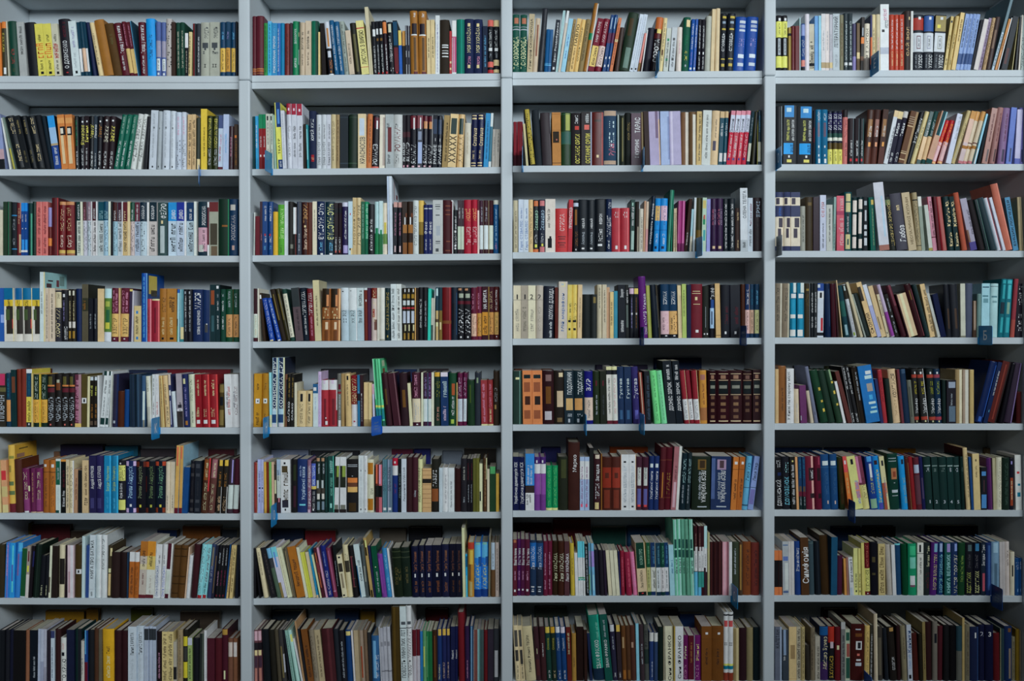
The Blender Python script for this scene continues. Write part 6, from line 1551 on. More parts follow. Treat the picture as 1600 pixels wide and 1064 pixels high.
15444 315 198 -9 104 #0c6a48 #5a9a88:52-74@20-90 #a0a4b0:18-38@20-80 #5a3a4a:16-20@20-80 #2a8a60:78-96@20-90
15763 241 203 -2 82 #a8a49c k:82-96@30-60 k40-72@50,30=~ k:79-80 e10-36@40,30=~
16008 241 203 4 82 #131a1a c54-94@70,40=Богдан_Грач m14-44@60,50=~
16253 265 203 18 107 #3a1850 #b8a06410-78@65,55=ЕНЕРГІЯ_ВИРАЗУ_ПЛЯМ #5a8090:82-98@40-90
16572 216 203 4 82 #10284c #6aa0b04-78@60,50=ЕНЕРГІЯ_ПЕРЕКОНАНЬ #7a88b0:82-98@30-80
16817 241 203 -3 82 #0e3c38 #7ac0b04-78@65,50=КНИГА_ВЕЛИКИХ #7a6a98:82-98@40-90
17062 266 203 -3 91 #142444 #b0a08c4-78@70,50=МАГІЯ_ПОРИВУ #6a7ab0:84-98@50-90
17332 265 203 4 99 #0e2c18 #6a803826-76@50,35=~
17626 290 203 -3 99 #0d0e14 #8a904a4-44@40,50=ВІДСТУПНИК #3a4a4c:84-96@30-80 #3a383c52-78@45,30=~
17920 290 203 -3 99 #0c0d16 #c8cc704-46@50,55=ВІДСТУПНИК #2a5a7a:84-98@30-80 #4a484c52-78@45,30=~
18214 192 203 -3 66 #101a26 w56-96@50,50=Богдан_Грач #8a3c48:8-42@30-80
18410 216 203 -3 74 #14244c #2a4470:10-95@30-70
18630 290 206 -3 109 #5a7488 #3a5060:10-60@30-70 #7a94a4:80-98@20-80
18949 216 206 -10 75 #908a88 #6a6260:0-100@50-55
19169 167 206 -10 59 #a09690 q56-84@50,40=~
19340 167 167 -3 47 #a89c88 #1a1a1a:44-70@30-60
19512 167 144 -3 41 #12345c e70-90@50,50=~ #5a7a98:10-18@50-70
19683 83 145 -3 41 #12345c e70-90@50,50=~ #5a7a98:10-18@50-70
@8 1
-19697 220 203 10 74 #0c0e12
-19474 170 203 10 57 #0f1016
-19299 170 204 10 57 #0e1020
-19125 468 203 10 156 #0d0c0d
-18653 145 204 10 57 #6a4430
-18479 294 204 3 99 #0c1118 e10-50@60,25=~
-18181 120 209 10 42 #8a90a0
-18057 120 209 10 42 #9094a2 #7a7e90:0-40
-17932 96 209 10 42 #8c8c98 #7a7884:0-30
-17808 145 202 3 49 #1c1620 k40-90@50,40=~
-17659 145 202 3 49 #96a0a8 #2a3050:86-100 n10-70@40,35=~
-17510 219 207 3 75 #240f10
-17286 244 175 3 70 #b4b8a4 l75-92@40,40=~ k:60-68@20-65 k4-54@60,55=ПО_КРАЮ
-17038 294 207 3 100 #101428
-16740 244 207 3 83 #0d2220 k:0-100@50-100
-16492 145 163 3 39 #98948c k20-60@40,35=~
-16343 120 205 3 41 #163466 #4a8ad0:55-100@20-50 m:0-40
-16218 244 205 3 83 #0e1014
-15970 170 212 3 60 #3a2418
-15796 120 208 3 50 #4a4438
-15647 443 208 -4 150 #b0801c q55-72@50,30=~ c10-52@50,30=~
-15200 269 203 3 90 #240f12
-14927 269 203 3 90 #240f12
-14654 318 220 3 115 #9aa2b2 k50-90@45,50=Пилип_І_КРИХТА e8-44@50,30=~
-14332 294 221 3 107 #9aa2b2 k50-90@45,50=Пилип_І_КРИХТА e8-44@50,30=~
-14034 170 221 3 62 #8a92a0 #24282c:76-96 e10-60@50,40=~
-13860 145 221 3 53 #8a92a0 #24282c:76-96 e10-60@50,40=~
-13711 145 221 2 53 #868e9c #24282c:76-96 e10-60@50,40=~
-13562 219 201 2 73 #181012 p10-60@50,30=~
-13339 219 201 2 73 #b09868 q6-96@50,60=~
-13116 219 201 2 73 #b09868 q6-96@50,60=~
-12893 120 162 2 33 #8a8478 #1a1a1c:10-40
-12769 219 206 2 75 #7a6a50 q10-90@50,25=~
-12545 194 206 2 67 #16140e #b09a28:70-88@10-90 #2a2a28:42-68@20-90 #b09a28:10-40@10-90
-12347 169 177 2 50 #7a8a50 #9a9ca4:84-100 k10-80@50,50=~
-12173 269 174 2 77 #0e1014
-11901 169 194 10 63 #1a1e1c #3a4038:0-100@60-100
-11702 95 207 2 33 #b0b4b0 k10-90@80,15=~
-11603 293 175 2 84 #38101a
-11306 269 175 2 77 #3c1218 #2a0c12:0-100@0-15
-11033 244 210 2 84 #34101a c:8-24@35-60 #8a6a30:90-100@10-90
-10785 194 175 2 56 #5a3a2c #a0948c:60-92@10-90
-10587 169 175 2 49 #64402c #a8a09c:60-92@10-90 #2a1810:0-100@0-10
@8 2
-9770 145 206 0 58 #4a2c30 #a08088:80-98@10-90 #141014:62-76 #b09870:52-62@15-85 #34202c:30-50@10-90 #8a5a50:4-28@20-80
-9620 170 206 -12 75 #4a2c30 #a08088:80-98@10-90 #141014:62-76 #b09870:52-62@15-85 #34202c:30-50@10-90 #8a5a50:4-28@20-80
-9397 267 208 -25 101 #0b0e12
-9100 218 205 -33 83 #14120c
-8853 144 206 -40 58 #3a3428 #b0a070:0-0
-8679 179 205 -47 91 #2c2a2a #5a5034:10-70@20-60 #8a8a90:20-55@70-95
-8407 76 209 -71 42 #14161c
-8283 102 207 -83 50 #6a8a80 k5-90@50,30=~
-8134 137 207 -94 66 #8ab0a0 #c0b060:78-92@50-100
-7936 69 175 -112 21 #b0a8a8
-7862 60 242 -82 39 #8a6a4a
-7763 69 212 -91 25 #16161a
-7689 241 208 -80 84 #5a3414 k10-70@50,35=~
-7441 193 205 -61 66 #6a6050 q10-90@40,50=~
-7243 218 205 -61 74 #8a7c60 q10-90@50,30=~
-7020 440 208 -46 152 #301014 #401a1e:0-100@50-70
-6575 190 207 -40 67 #14181e
-6377 218 202 -41 73 #101016 e10-80@50,30=~
-6154 218 204 -27 82 #0e2c54 #b09a60:90-98@10-90
-5907 70 204 -33 25 #a4a0a0
-5833 169 204 -27 58 #8a7a60
-5659 70 204 -27 25 #6a5a44
-5585 119 204 -27 41 #7a6a5c #7a3018:10-70@10-50
-5462 144 204 -27 49 #5a4838
-5313 120 196 -21 40 #1c1c1e
-5189 284 181 -15 95 #24486c #5a88a8:10-90@20-60 w10-60@70,40=~
-4868 44 216 -25 17 #a0a0a4
-4818 120 213 -26 43 #85858c #6a6a70:66-74@20-80 #55555c:20-22
-4695 119 216 -25 44 #8a8a90 #6a6a70:66-74@20-80 #55555c:20-22
-4571 144 216 -25 52 #8a8a90 #6a6a70:66-74@20-80 #55555c:20-22
-4423 318 292 -9 165 #33260e #453414:0-100@20-50
-4077 243 295 -14 119 #a0b0ac k6-70@50,60=ПОВІСТЬ_МИНУЛИХ_ЛІТ f:76-80@20-90 k:71-72
-3829 194 297 -13 96 #a8b0b0 k6-70@50,60=ПОВІСТЬ_МИНУЛИХ_ЛІТ f:76-80@20-90 k:71-72
-3632 144 205 -6 50 #9a9498 #481018:50-100 e8-44@60,30=~
-3483 143 205 -6 50 #9a9498 #481018:50-100 e8-44@60,30=~
-3335 95 198 -6 32 #1e5a8a
-3236 144 198 -6 48 #4a7850 y:30-70@20-50
-3088 95 198 -6 32 #1a5a34 #5a8a60:10-90@10-30
-2989 120 198 -6 40 #14502c
-2865 194 202 -6 65 #2c1a10 #5a3418:10-90@40-60
-2668 169 207 -6 59 #122650 #b08a3c:88-100@20-90 c6-34@40,40=~
-2495 169 207 -6 59 #161c40 #b08a3c:88-100@20-90 #c0907c8-38@40,40=~
-2322 144 207 -6 50 #161a3c #b08a3c:88-100@20-90 #c0907c8-38@40,40=~
-2174 169 217 1 61 #0e1230 w42-58@50,40=Повісті
-2001 104 217 1 53 #0e1230 w42-58@50,40=Повісті
-1852 243 269 -10 109 #541016
-1605 169 217 -6 61 #241630 p8-40@50,25=~
-1433 144 217 0 52 #1c3048 #5a7a94:0-100@30-60
-1284 144 204 0 49 #5a3430 #a89890:0-100@0-12
-1136 119 204 0 41 #4a6a68 #7aa0a0:0-100@0-30
-1013 119 204 0 41 #2c3c3c
-889 144 202 0 49 #4a1014
-741 218 206 0 75 #201a24
-519 218 206 0 75 #26282c #8a8a8c:10-60@20-80
@8 3
345 193 214 -31 69 #a89878 #3a3834:62-92@20-80 #2a2826:36-56@20-80 k4-30@50,30=~
543 167 214 -39 69 #a09070 #3a3834:62-92@20-80 #2a2826:30-56@20-80 k4-30@50,30=~
740 390 211 -47 137 #9c9070 k16-84@50,25=Каменяр_Франко_ТВОРИ
1135 193 209 -34 68 #2c171c #3a1a1c:10-40@20-80 c:50-60@45-55
1332 218 209 -27 76 #2c1417 #c8b0a845-70@50,20=~
1554 193 209 -27 68 #0e2a24 #b8923c:89-100@10-90 #7a7a2458-80=Оповід w6-20=~
1752 193 209 -27 68 #14201a #a07820:89-100@10-90 #7a702458-80=Оповід a6-20=~
1949 193 209 -27 68 #123058 #a8a8b0:89-100@10-90 e56-80=Повісті w4-20=~
2146 193 209 -27 68 #123058 #a8a0a8:89-100@10-90 e56-80=Повісті w4-20=~
2344 169 209 -20 59 #4a1814 c50-90@50,40=~
2516 169 184 -8 52 #80602c k30-50@50,25=~
2689 267 209 0 101 #1a0e0c
2985 122 199 -7 72 #241512
3207 108 184 -37 52 #141e38
3379 413 252 -56 174 #0e6050 w18-62@55,35=ІВАН_ФРАНКО #5a908064-92@70,25=~ #1a8a74:0-100@80-95 #0c1e30:0-18
3799 290 258 -55 125 #0b3c34 w20-62@50,35=ІВАН_ФРАНКО e66-92@50,25=~
4094 193 216 -40 70 #1c1a2c #98989c:88-100@10-90 e56-80@50,30=~ w6-16=~
4292 168 216 -27 61 #241c20 #b08c40:88-100@10-90 w6-16=~
4464 168 213 -20 60 #4a2c14 #7a4a1c:4-20@20-80 #8a7050:60-80@20-60
4637 168 213 -20 60 #3c2414 #5a3a1c:4-20@20-80
4809 193 213 -20 69 #3a2018 #8a7060:60-70@20-60
5006 119 221 -13 54 #6a9ac8
5154 168 218 -20 62 #2c2226 e30-66@50,35=~
5326 168 216 -14 61 #1c2824 #3a3c38:56-100 k60-90@50,50=ФРАНКО #3a3c38:0-30
5499 168 186 -1 53 #1a2c54 #b0aca4:82-100 e8-40@60,30=~
5671 144 186 -1 45 #20304c #b0aca4:82-100
5819 218 208 -1 76 #0e1814
6041 45 211 -1 26 #8a8474 #6a5a28:0-100@0-20
6115 316 211 -8 111 #a8a48c k0-84@55,35=Сни_ФРАНКО #78715a:0-100@85-100
6435 45 211 -1 17 #8a7430
6484 316 211 -1 111 #b0b4bc k4-84@55,35=Сни_ФРАНКО
6804 193 174 -1 56 #501440 c40-85@40,35=Руїни p5-35@40,45=~ w:0-2
7001 217 174 -1 63 #42101c #8a603040-85@50,30=~ w:0-2
7223 267 174 -1 77 #54124a #d0a06040-85@50,35=Ріжні p5-35@40,45=~ e:0-100@0-12
7494 390 211 -1 136 #5a3410 #4a2a0c:76-77 w:85-89@40-65 k30-60@50,20=~
7888 463 211 -1 162 #54300e #4a2a0c:76-77 w:85-89@50-70 k30-60@50,20=~
8355 168 265 -1 75 #b0aca8 #9a4040:79-88@10-90 k:95-97 k50-60h@50,80=ІІІ #6a2a1c:0-12 t:17-22 y:22-25
8527 193 265 -1 86 #b0aca8 #9a4040:79-88@10-90 k:95-97 k50-60h@50,80=ІІІ #6a2a1c:0-12 t:17-22 y:22-25
8724 217 203 -1 74 #9a8c68 #7a6a48:0-100@0-50
8946 291 203 -1 99 #201014
9241 242 205 -1 83 #6a6044
9487 267 205 -1 91 #0c1518
@8 4
10323 266 207 -2 100 #4a4e5a #7a8494:0-100@75-100 k60-95@40,50=КАПІТАН
10618 242 197 -9 80 #2a3038 #6a7a90:50-100@20-60 w40-52@30,30=~
10864 291 207 -2 100 #ac9268 #7a6444:40-66@20-80 #8a704c:2-3
11159 168 207 -2 59 #8a8270 k4-96@50,60=~
11331 143 207 -2 67 #8f8058 k4-96@50,40=~
11528 168 137 -22 39 #24211c
11700 168 204 -2 58 #5e5444 k66-95@55,50=~ q20-60@30,30=~
11872 193 170 -2 55 #868074 k4-80@60,40=~
12069 315 207 -2 109 #141830 #12406c:84-100 #b8a07c20-82@60,45=Абліцяр_Бумер #2c1a40:0-34
12388 242 207 -2 84 #0e0e12 #8a2418:70-100 #b08a2c4-46@50,50=Б.ХУМАНІВ #9a8a90:60-72@30-80
12634 217 207 -2 75 #480e14 c:58-66@30-70
12855 168 227 -2 64 #5a5a58 #8a8a88:88-100@0-100 k10-80@50,50=~
13027 193 197 -2 64 #8a907c #1c4034:78-94@20-90 #7a4038:46-72@30-95 #1c4034:4-44@20-95
13223 512 217 11 193 #30100e #b0b4b4:55-70@35-80 #1c1c20:57-68@48-72 l:44-48@45-65 e:90-92@30-70 x:78-84@30-80 w:35-38@40-75 e:26-32@35-80
13764 192 212 5 69 #a88e54 q10-90@50,40=~
13960 108 215 7 61 #26241e w4-84@50,50=~
14132 143 259 -9 63 #8a7c68 #a89c84:0-100@50-100
14280 216 207 -9 101 #2c2824 #4a4438:10-80@20-70
14574 147 202 -30 66 #10141a #2c3034:0-100@85-95
14771 265 207 -43 92 #171310 #8a6a3c:92-99@30-90 w20-44@50,50=СЛАВУТИЧ
15041 143 212 -16 69 #200f10
15237 192 212 -29 69 #6a624c q40-80@50,30=~
15433 180 217 -22 79 #9498a0 #1a3a6450-90@50,70=Канінки #5a7a9a22-48@50,50=~ k:4-11@20-70
15654 217 183 -33 67 #34100c
15875 143 181 -18 44 #18140c
16022 119 228 -15 46 #6a5c38 k20-80@50,30=~
16145 241 225 -9 91 #220d0e
16391 192 228 -3 74 #5a544c k:64-80@30-80
16587 192 210 4 77 #380f16
16808 217 215 -3 79 #0d0c0e
17028 266 213 -3 95 #0a090b
17298 217 211 -3 77 #1a3038 #4a4a44:0-55
17519 94 243 -3 39 #8a764c
17617 192 218 -3 71 #5a5444 q10-90@50,40=~
17813 339 208 -3 118 #0e1630 #b8bcc880-90h=1 #1c3050:0-100@80-95
18157 241 216 -3 87 #0d0f26 #8a8a9480-88h=2
18402 315 216 -3 122 #0c0e24 #b8bcc880-88h=3
18745 241 184 -11 74 #460e12
18990 143 201 -3 49 #1a2c30 c:0-100@0-10
19137 290 211 -3 103 #122040 #5a3a20:90-97@40-80 #6a5c50:5-60@50-80
19431 143 169 -3 41 #5e5844 q5-90@50,40=~
19578 143 199 -3 48 #5e4a10
19725 41 196 -3 96 #6a5c44
'''
BAND = re.compile(r'^(#[0-9a-f]{6}|[a-z]):(\d+)-(\d+)(?:@(\d+)-(\d+))?$')
TXT = re.compile(r'^(#[0-9a-f]{6}|[a-z])(\d+)-(\d+)([hv]?)(?:@(\d+)(?:,(\d+))?)?=(.+)$')
books, row, bay = [], 0, 0
for line in BOOKS.strip().split('\n'):
    tk = line.split()
    if tk[0][0] == '@': row, bay, nth = int(tk[0][1:]) - 1, int(tk[1]) - 1, 0; continue
    nth += 1
    x, t, h, a, area = (int(q) for q in tk[:5]); c = paint(tk[5], row)
    bk = dict(row=row, bay=bay, nth=nth, x=x / 1e4, t=max(t / 1e4, .003), h=h / 1e3, a=math.radians(a / 10), area=area,
              rgb=c, side=c, bands=[], txt=[], fields=[], inks=[], rnd=random.Random(len(books) * 31 + 5))
    for q in tk[6:]:
        if q[0] == 'D':
            g = BAND.match(q[1:]).groups(); bk.setdefault('boards', []).append((paint(g[0], row), int(g[1]) / 100, int(g[2]) / 100, int(g[3]) / 100, int(g[4]) / 100)); continue
        if q[0] == 'S': bk['side'] = paint(q[1:], row); continue
        m = BAND.match(q)
        if m:
            g = m.groups(); v0, v1, u0, u1 = int(g[1]), int(g[2]), int(g[3] or 0), int(g[4] or 100)
            if v1 == v0 == 0: continue
            v1 = min(100, max(v1, v0 + 1)); p = paint(g[0], row)
            bk['bands'].append((p, v0, v1, u0, u1)); bk['fields'].append((p, (v1 - v0) * (u1 - u0) / 1e4)); continue
        m = TXT.match(q)
        if not m: continue
        g = m.groups(); p = paint(g[0], row)
        bk['txt'].append((p, int(g[1]), int(g[2]), g[3], int(g[4] or 50), int(g[5] or 36), g[6])); bk['inks'].append((p, int(g[2]) - int(g[1])))
    r = bk['rnd']; lum = sum(bk['rgb']) / 3
    bk['hard'] = bk['t'] > .0125 and (r.random() < (.8 if lum < .25 else .4))
    bk['rough'] = r.choice((.15, .3, .45, .6, .8)); 
    bk['dep'] = min(max(bk['h'] * .64 + r.uniform(-.006, .006), .105), .205)
    bk['y'] = REC + .0015 + r.random() ** 2 * .007
    k = r.uniform(.34, .62); bk['page'] = (k, k * r.uniform(.86, .95), k * r.uniform(.68, .84))
    books.append(bk)

# names of colours, as seen
NAMED = dict(white='e4eaf0', ivory='cdc8b2', cream='dcc695', beige='b89f7c', grey='a0a6ab', charcoal='4a4e52', black='141619', brown='6a4222',
             chocolate='3e2a20', ochre='a56d2c', maroon='601a26', red='b83438', salmon='d2685e', pink='cf88a4', purple='602c6a', lavender='9088ba',
             navy='16244a', blue='2060b2', azure='62a8da', teal='106a80', petrol='0e3c4a', green='167c54', bottlegreen='14402f', olive='5c5a30',
             yellow='e8cc60', orange='d87c38', mint='78be94')
def perceptual(h):
    if isinstance(h, str): h = rgb(h)
    r, g, b = (v ** .45 for v in h); y = .3 * r + .59 * g + .11 * b
    return np.array((y * 1.1, (r - y) * 1.5, (b - y) * 1.5))
NV = {k: perceptual(v) for k, v in NAMED.items()}
def colour_name(h):
    q = perceptual(h); n = min(NV, key=lambda k: float(((NV[k] - q) ** 2).sum()))
    return dict(bottlegreen='dark green', azure='sky blue', petrol='dark teal', chocolate='dark brown').get(n, n)
ORD = 'zeroth first second third fourth fifth sixth seventh eighth ninth tenth eleventh twelfth thirteenth fourteenth fifteenth sixteenth seventeenth eighteenth nineteenth'.split()
def ordinal(n):
    if n < 20: return ORD[n]
    tens = {2: 'twent', 3: 'thirt', 4: 'fort', 5: 'fift'}[n // 10]
    return tens + 'ieth' if n % 10 == 0 else tens + 'y-' + ORD[n % 10]
BAYS = ('leftmost', 'second', 'third', 'rightmost')
ROWS = ('top', 'second', 'third', 'fourth', 'fifth', 'sixth', 'seventh', 'bottom')
def look(b):
    n1 = colour_name(b['rgb']); cover = {n1: 1.0}
    for hx, ar in b['fields']:
        n = colour_name(hx); cover[n] = cover.get(n, 0) + ar; cover[n1] -= ar
    top = sorted(cover, key=lambda k: -cover[k])
    main = top[0]
    if len(top) > 1 and cover[top[1]] > .18 and top[1] != main: main = top[0] + ' and ' + top[1]
    ink = ''
    if b['inks']:
        ink = colour_name(max(b['inks'], key=lambda q: q[1])[0])
        ink = ' with ' + ink + ' lettering' if ink not in main else ''
    return main, ink
for b in books: b['main'], b['ink'] = look(b)
comp = {}
for b in books: comp.setdefault((b['row'], b['bay']), []).append(b)
def words(s): return len(re.findall(r"[A-Za-z']+", s))
def make_label(b):
    mates = comp[b['row'], b['bay']]; i = mates.index(b)
    med = sorted(q['h'] for q in mates)[len(mates) // 2]
    def size(q):
        s = ''
        if q['h'] > med * 1.12: s += 'tall '
        elif q['h'] < med * .88: s += 'short '
        if q['t'] > .028: s += 'thick '
        elif q['t'] < .012: s += 'thin '
        return s
    def lean(q): return ' leaning right' if q['a'] > .07 else ' leaning left' if q['a'] < -.07 else ''
    place = '%s shelf of %s bay' % (ROWS[b['row']], BAYS[b['bay']])
    forms = (lambda q: size(q) + q['main'] + ' book' + q['ink'], lambda q: size(q) + q['main'] + ' book' + q['ink'] + lean(q))
    for f in forms:
        me = f(b)
        if sum(f(q) == me for q in mates) == 1 and words(me) + 6 <= 16 and words(me) > 2: return me + ', ' + place
    f = forms[0]; me = f(b)
    if i and words(me) + 9 <= 16:
        key = (me, mates[i - 1]['main'])
        if sum((f(q), mates[j - 1]['main']) == key for j, q in enumerate(mates) if j) == 1:
            s = me + ' right of a ' + mates[i - 1]['main'] + ' one, ' + place
            if words(s) <= 16: return s.replace(' a ivory', ' an ivory').replace(' a o', ' an o')
    o = ordinal(b['nth']) + ' from left, '
    for me in (f(b), b['main'] + ' book' + b['ink'], b['main'] + ' book'):
        s = me + ', ' + o + place
        if words(s) <= 16: return s
    return s

# the three hundred that show largest stand as objects, each with its parts; the rest is one mass of books
order = sorted(range(len(books)), key=lambda i: -books[i]['area'])
single = set(order[:300])
rest = Mesh(); proto = None
for i, b in enumerate(books):
    cv, pg, lines = build_book(b)
    w = b['t'] / math.cos(b['a'])
    xp = b['x'] + (w if b['a'] > 0 else 0); ox = -b['t'] if b['a'] > 0 else 0
    z = max(shelf_z(b['row'], b['bay'], b['x']), shelf_z(b['row'], b['bay'], b['x'] + w)) + .0004
    for m in (cv, pg, *lines): m.v = [q + np.array((ox, 0, 0)) for q in m.v]
    if i in single:
        root = empty('book', (xp, b['y'], z), label=make_label(b), category='book',
                     group='books on the %s shelf of the %s bay' % (ROWS[b['row']], BAYS[b['bay']]))
        root.rotation_euler = (0, b['a'], 0)
        cv.build('cover', root, BOOK_MATS); pg.build('page_block', root, BOOK_MATS)
        for lt in lines: lt.build('lettering', root, BOOK_MATS)
    else:
        M = Matrix.Translation((xp, b['y'], z)) @ Matrix.Rotation(b['a'], 4, 'Y')
        for m in (cv, pg, *lines): rest.merge(m.moved(M))

# second row, standing with the covers to the front behind the others: row, bay, left, width, height (mm), colour
REAR = '''
5 1 -1976 87 213 5a2010
5 1 -1441 303 212 5a141c
5 1 -1560 163 209 1a2238
5 2 -769 197 211 18181c
5 2 -467 92 207 16284a
5 2 -362 118 209 2a2428
5 3 359 215 217 1a1428
5 3 600 196 245 0e1c38
5 3 26 155 202 4a2818
5 4 1173 65 211 2c2a2c
5 4 1301 104 209 2c2c1c
5 4 1776 177 243 0c0e1c
6 1 -1976 -82 221 1c1a1a
6 1 -1846 180 232 16122a
6 1 -1661 140 227 0c3a4a
6 1 -1873 24 203 5a4030
6 1 -1516 145 214 2a2428
6 1 -1231 108 215 3a141a
6 2 -976 158 211 5a6070
6 2 -812 200 204 1c1c22
6 2 -476 87 211 4a1428
6 2 -386 68 210 14184a
6 2 -270 84 201 4a5058
6 2 -178 131 211 181410
6 3 137 81 211 10123a
6 3 420 155 213 6a2c0c
6 3 726 249 207 3a2414
6 4 1098 191 208 12203a
6 4 1302 188 205 141a30
6 4 1568 104 203 6a4410
6 4 1955 21 206 4a3c28
7 1 -1970 164 228 3a1014
7 1 -1976 -57 236 4a3814
7 1 -1801 79 205 2a2018
7 1 -1444 82 211 0e1c38
7 1 -1338 156 228 5a3414
7 1 -1174 61 215 1c2026
7 2 -976 136 211 10182a
7 2 -834 126 207 5a141a
7 2 -529 111 211 4a443c
7 2 -408 137 218 121216
7 2 -166 92 211 10203c
7 3 26 155 225 2a0c10
7 3 186 155 243 3a0c10
7 3 349 136 211 0e2c26
7 3 491 136 213 142c44
7 4 1329 126 209 0e1a30
7 4 1460 131 212 1c1a16
7 4 1721 209 215 14121a
8 1 -1913 164 202 7a5814
8 1 -1744 53 210 6a4a14
8 1 -1559 90 213 3a3c10
8 1 -1353 164 201 3a3028
8 2 -972 142 206 202830
8 2 -714 100 207 1c2a44
8 2 -608 61 204 6a5018
8 2 -340 95 210 3a1014
8 3 110 134 212 3a4038
8 3 623 79 204 2a2a2c
8 3 707 89 185 16284a
8 4 1291 144 203 24201c
8 4 1697 157 198 161616
'''
for n, line in enumerate(REAR.strip().split('\n')):
    r, b, x, w, h, c = line.split(); r, b = int(r) - 1, int(b) - 1; x, w, h = int(x) / 1e3, int(w) / 1e3, int(h) / 1e3
    rn = random.Random(n); k = rn.uniform(.3, .5)
    bk = dict(t=rn.uniform(.022, .034), h=h, dep=w, hard=rn.random() < .7, rgb=paint('#' + c, r), side=paint('#' + c, r), bands=[], txt=[], rough=.5, rnd=rn, page=(k, k * .9, k * .75))
    cv, pg, lines = build_book(bk)
    M = Matrix.Translation((x, BACK - .003, shelf_z(r, b, x + w / 2) + .002)) @ Matrix.Rotation(-math.pi / 2, 4, 'Z')
    for m in (cv, pg): rest.merge(m.moved(M))
ob = rest.build('shelved_books', None, BOOK_MATS)
ob['kind'] = 'stuff'; ob['category'] = 'books'; ob['label'] = 'the many other books packed on all the shelves between the larger ones'

# ------------------------------------------------------------------ letter tabs clipped to the shelf edges
# row, bay, x, foot and head over the shelf (mm), reach, turn (deg), colour, letter
MARKERS = '''
1 3 571 -18 57 75 0 1f7fb4 -
1 4 1391 -25 53 75 0 1f7fb4 Е
2 2 -901 -20 58 75 -4 1f7fb4 -
2 1 -1179 -67 6 75 17 1f6fb4 -
2 3 518 -17 56 75 -2 1f7fb4 -
2 3 60 -27 61 75 0 1f7fb4 -
2 4 1029 -23 55 75 0 1f7fb4 О
3 3 726 -22 51 75 6 1f7fb4 -
3 4 1032 -22 54 75 0 8a9096 .
4 3 513 -28 43 75 2 163a78 .
4 3 896 -29 47 75 3 163a78 .
4 4 1805 -28 45 78 9 1f7fb4 Б
5 1 -1338 -40 42 75 0 1f8fd0 К
5 2 -916 -36 43 75 0 1f8fd0 Н
5 2 -482 -29 43 75 -21 1f5fc0 .
5 3 300 -37 42 75 0 1f8fd0 -
5 3 511 -35 44 75 5 1f7fb4 -
6 2 -887 -40 42 75 0 1f8fd0 О
6 4 1311 -37 44 75 -2 163f7c .
7 3 864 -32 49 75 4 1f7fb4 О
7 4 1859 -37 47 75 2 163f7c .
8 4 1373 -39 43 75 0 1f5fb4 -
'''
PL = {}
W_INK = plastic('white_plastic', (.75, .80, .84)); D_INK = plastic('dark_print', (.03, .03, .04)); P_INK = plastic('pale_print', (.22, .33, .45))
WHERE = {'leftmost': 'leftmost bay', 'second': 'second bay', 'third': 'third bay', 'rightmost': 'rightmost bay'}
used = {}
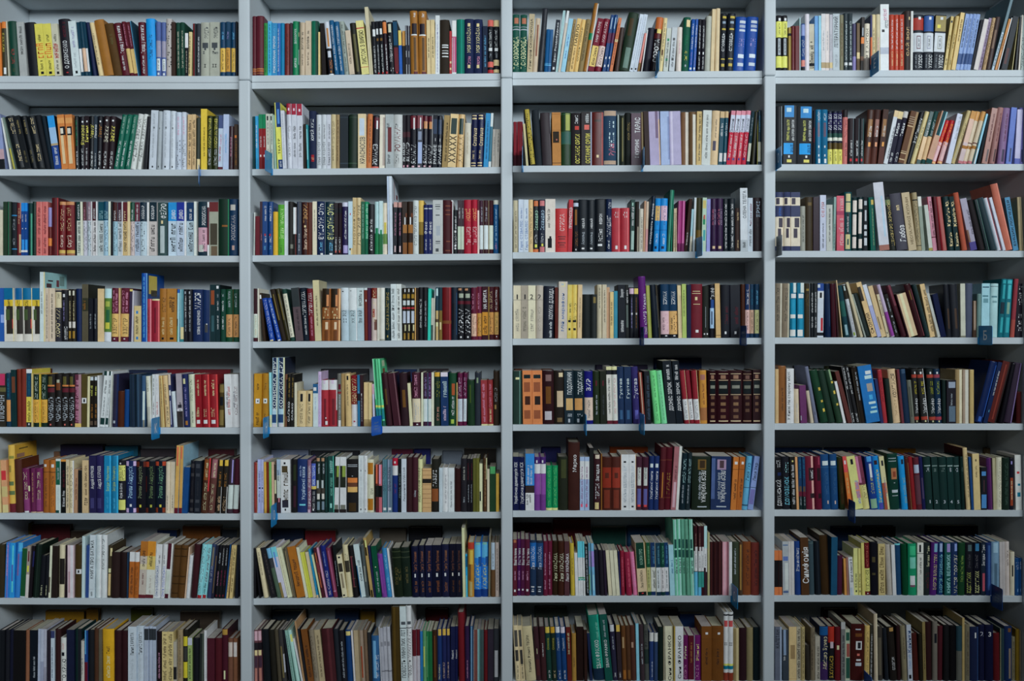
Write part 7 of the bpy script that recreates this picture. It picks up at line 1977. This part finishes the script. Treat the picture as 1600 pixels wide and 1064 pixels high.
for line in MARKERS.strip().split('\n'):
    r, b, x, z0, z1, reach, turn, c, ch = line.split(); r, b = int(r) - 1, int(b) - 1
    x, z0, z1, reach = int(x) / 1e3, int(z0) / 1e3, int(z1) / 1e3, int(reach) / 1e3
    grey = c == '8a9096'
    what = ('grey' if grey else 'royal blue' if c in ('1f5fc0', '1f5fb4') else 'navy' if c in ('163a78', '163f7c') else 'blue')  # blue tabs are one plastic; darker and brighter values paint in shade and light
    zs = shelf_z(r, b, x)
    lab = '%s plastic letter tab' % what + (' reading %s' % ch if ch not in '-.' else '') + ' sticking out from the edge of the %s shelf, %s bay' % (ROWS[r], BAYS[b])
    used.setdefault(lab, []).append(None)
    root = empty('shelf_tab', (x, REC - .0006, zs), category='shelf tab', group='letter tabs on the shelf edges')
    root['label'] = lab; used[lab][-1] = root
    root.rotation_euler = (0, 0, math.radians(float(turn)))
    if c not in PL: PL[c] = plastic('tab_plastic', rgb(c))
    bm = bmesh.new(); th = .0016                                   # plate with rounded free corners
    out = []
    for (cy, cz, a0) in ((-reach + .006, z0 + .006, 180), (0, z0, None), (0, z1, None), (-reach + .006, z1 - .006, 90)):
        if a0 is None: out.append((cy, cz)); continue
        for q in range(4):
            a = math.radians(a0 + (q * 30)); out.append((cy + .006 * math.cos(a), cz + .006 * math.sin(a)))
    # walk: lower outer corner (180..270), inner bottom, inner top, upper outer corner (90..180)
    fa = [bm.verts.new((-th / 2, y, z)) for y, z in out]; fb = [bm.verts.new((th / 2, y, z)) for y, z in out]
    bm.faces.new(fa); bm.faces.new(list(reversed(fb))); k = len(out)
    for q in range(k): bm.faces.new((fa[q], fb[q], fb[(q + 1) % k], fa[(q + 1) % k]))
    bmesh.ops.recalc_face_normals(bm, faces=bm.faces)
    me = bpy.data.meshes.new('plate'); bm.to_mesh(me); bm.free(); link_mesh('plate', me, root, (PL[c],))
    box('clip', (-.0045, -.0016, -EDGE - .0005), (.0045, 0, .0006), PL[c], root, .0004)
    for s in (-1, 1):
        ms = Mesh()
        if ch == '-':
            continue
        if ch == '.':                                              # small print that cannot be read
            for q in range(3):
                V2, F2 = run_of('~', .03, .006, random.Random(q + r))
                yy = -.055 + V2[:, 0]; zz = (z0 + z1) / 2 + .012 - q * .012 + V2[:, 1]
                ms.add(np.column_stack((np.full(len(yy), s * (th / 2 + .0003)), yy, zz)), F2, [(0, 0, 0, .5)] * len(F2))
        else:
            V2, F2 = run_of(ch, .026, .034, random.Random(1))
            yy = (V2[:, 0] - .013) * s - reach * .5; zz = (z0 + z1) / 2 + V2[:, 1]
            ms.add(np.column_stack((np.full(len(yy), s * (th / 2 + .0003)), yy, zz)), F2, [(0, 0, 0, .5)] * len(F2))
        ms.build('printed_letter', root, (D_INK if grey else P_INK if ch == '.' else W_INK,))
for lab, l in used.items():
    if len(l) > 1:
        l.sort(key=lambda o: o.location.x)
        for n, o in enumerate(l): o['label'] = lab.replace('sticking out from the edge of', ('left-hand' if n == 0 else 'right-hand') + ' of two on')

# ------------------------------------------------------------------ two curled paper strips that stick out over the books
M_STRIP = plastic('strip_paper', (.70, .68, .62))
for x, r, b, z, lab in ((-1.402, 2, 0, 0.210, 'curled pale paper bookmark over the white and navy volumes, third shelf of leftmost bay'), (0.461, 2, 2, 0.202, 'curled pale paper bookmark above the red books, third shelf of third bay')):
    root = empty('bookmark', (x, REC + .02, shelf_z(r, b, x) + z), label=lab, category='bookmark', group='curled bookmarks')
    bm = bmesh.new(); n = 20; rows = []
    for q in range(n + 1):
        if q < 4: y, zz = .0, -.03 + q * .0075                        # the tail between the pages
        else:
            a = math.radians(-200 + (q - 4) * 19); y, zz = .011 + .011 * math.cos(a), .011 * math.sin(a) + .001
        rows.append([bm.verts.new((y, s, zz)) for s in (0, .006)])
    for q in range(n): bm.faces.new((rows[q][0], rows[q][1], rows[q + 1][1], rows[q + 1][0]))
    bmesh.ops.solidify(bm, geom=list(bm.faces), thickness=.0012)
    bmesh.ops.recalc_face_normals(bm, faces=bm.faces)
    me = bpy.data.meshes.new('strip'); bm.to_mesh(me); bm.free(); link_mesh('strip', me, root, (M_STRIP,))
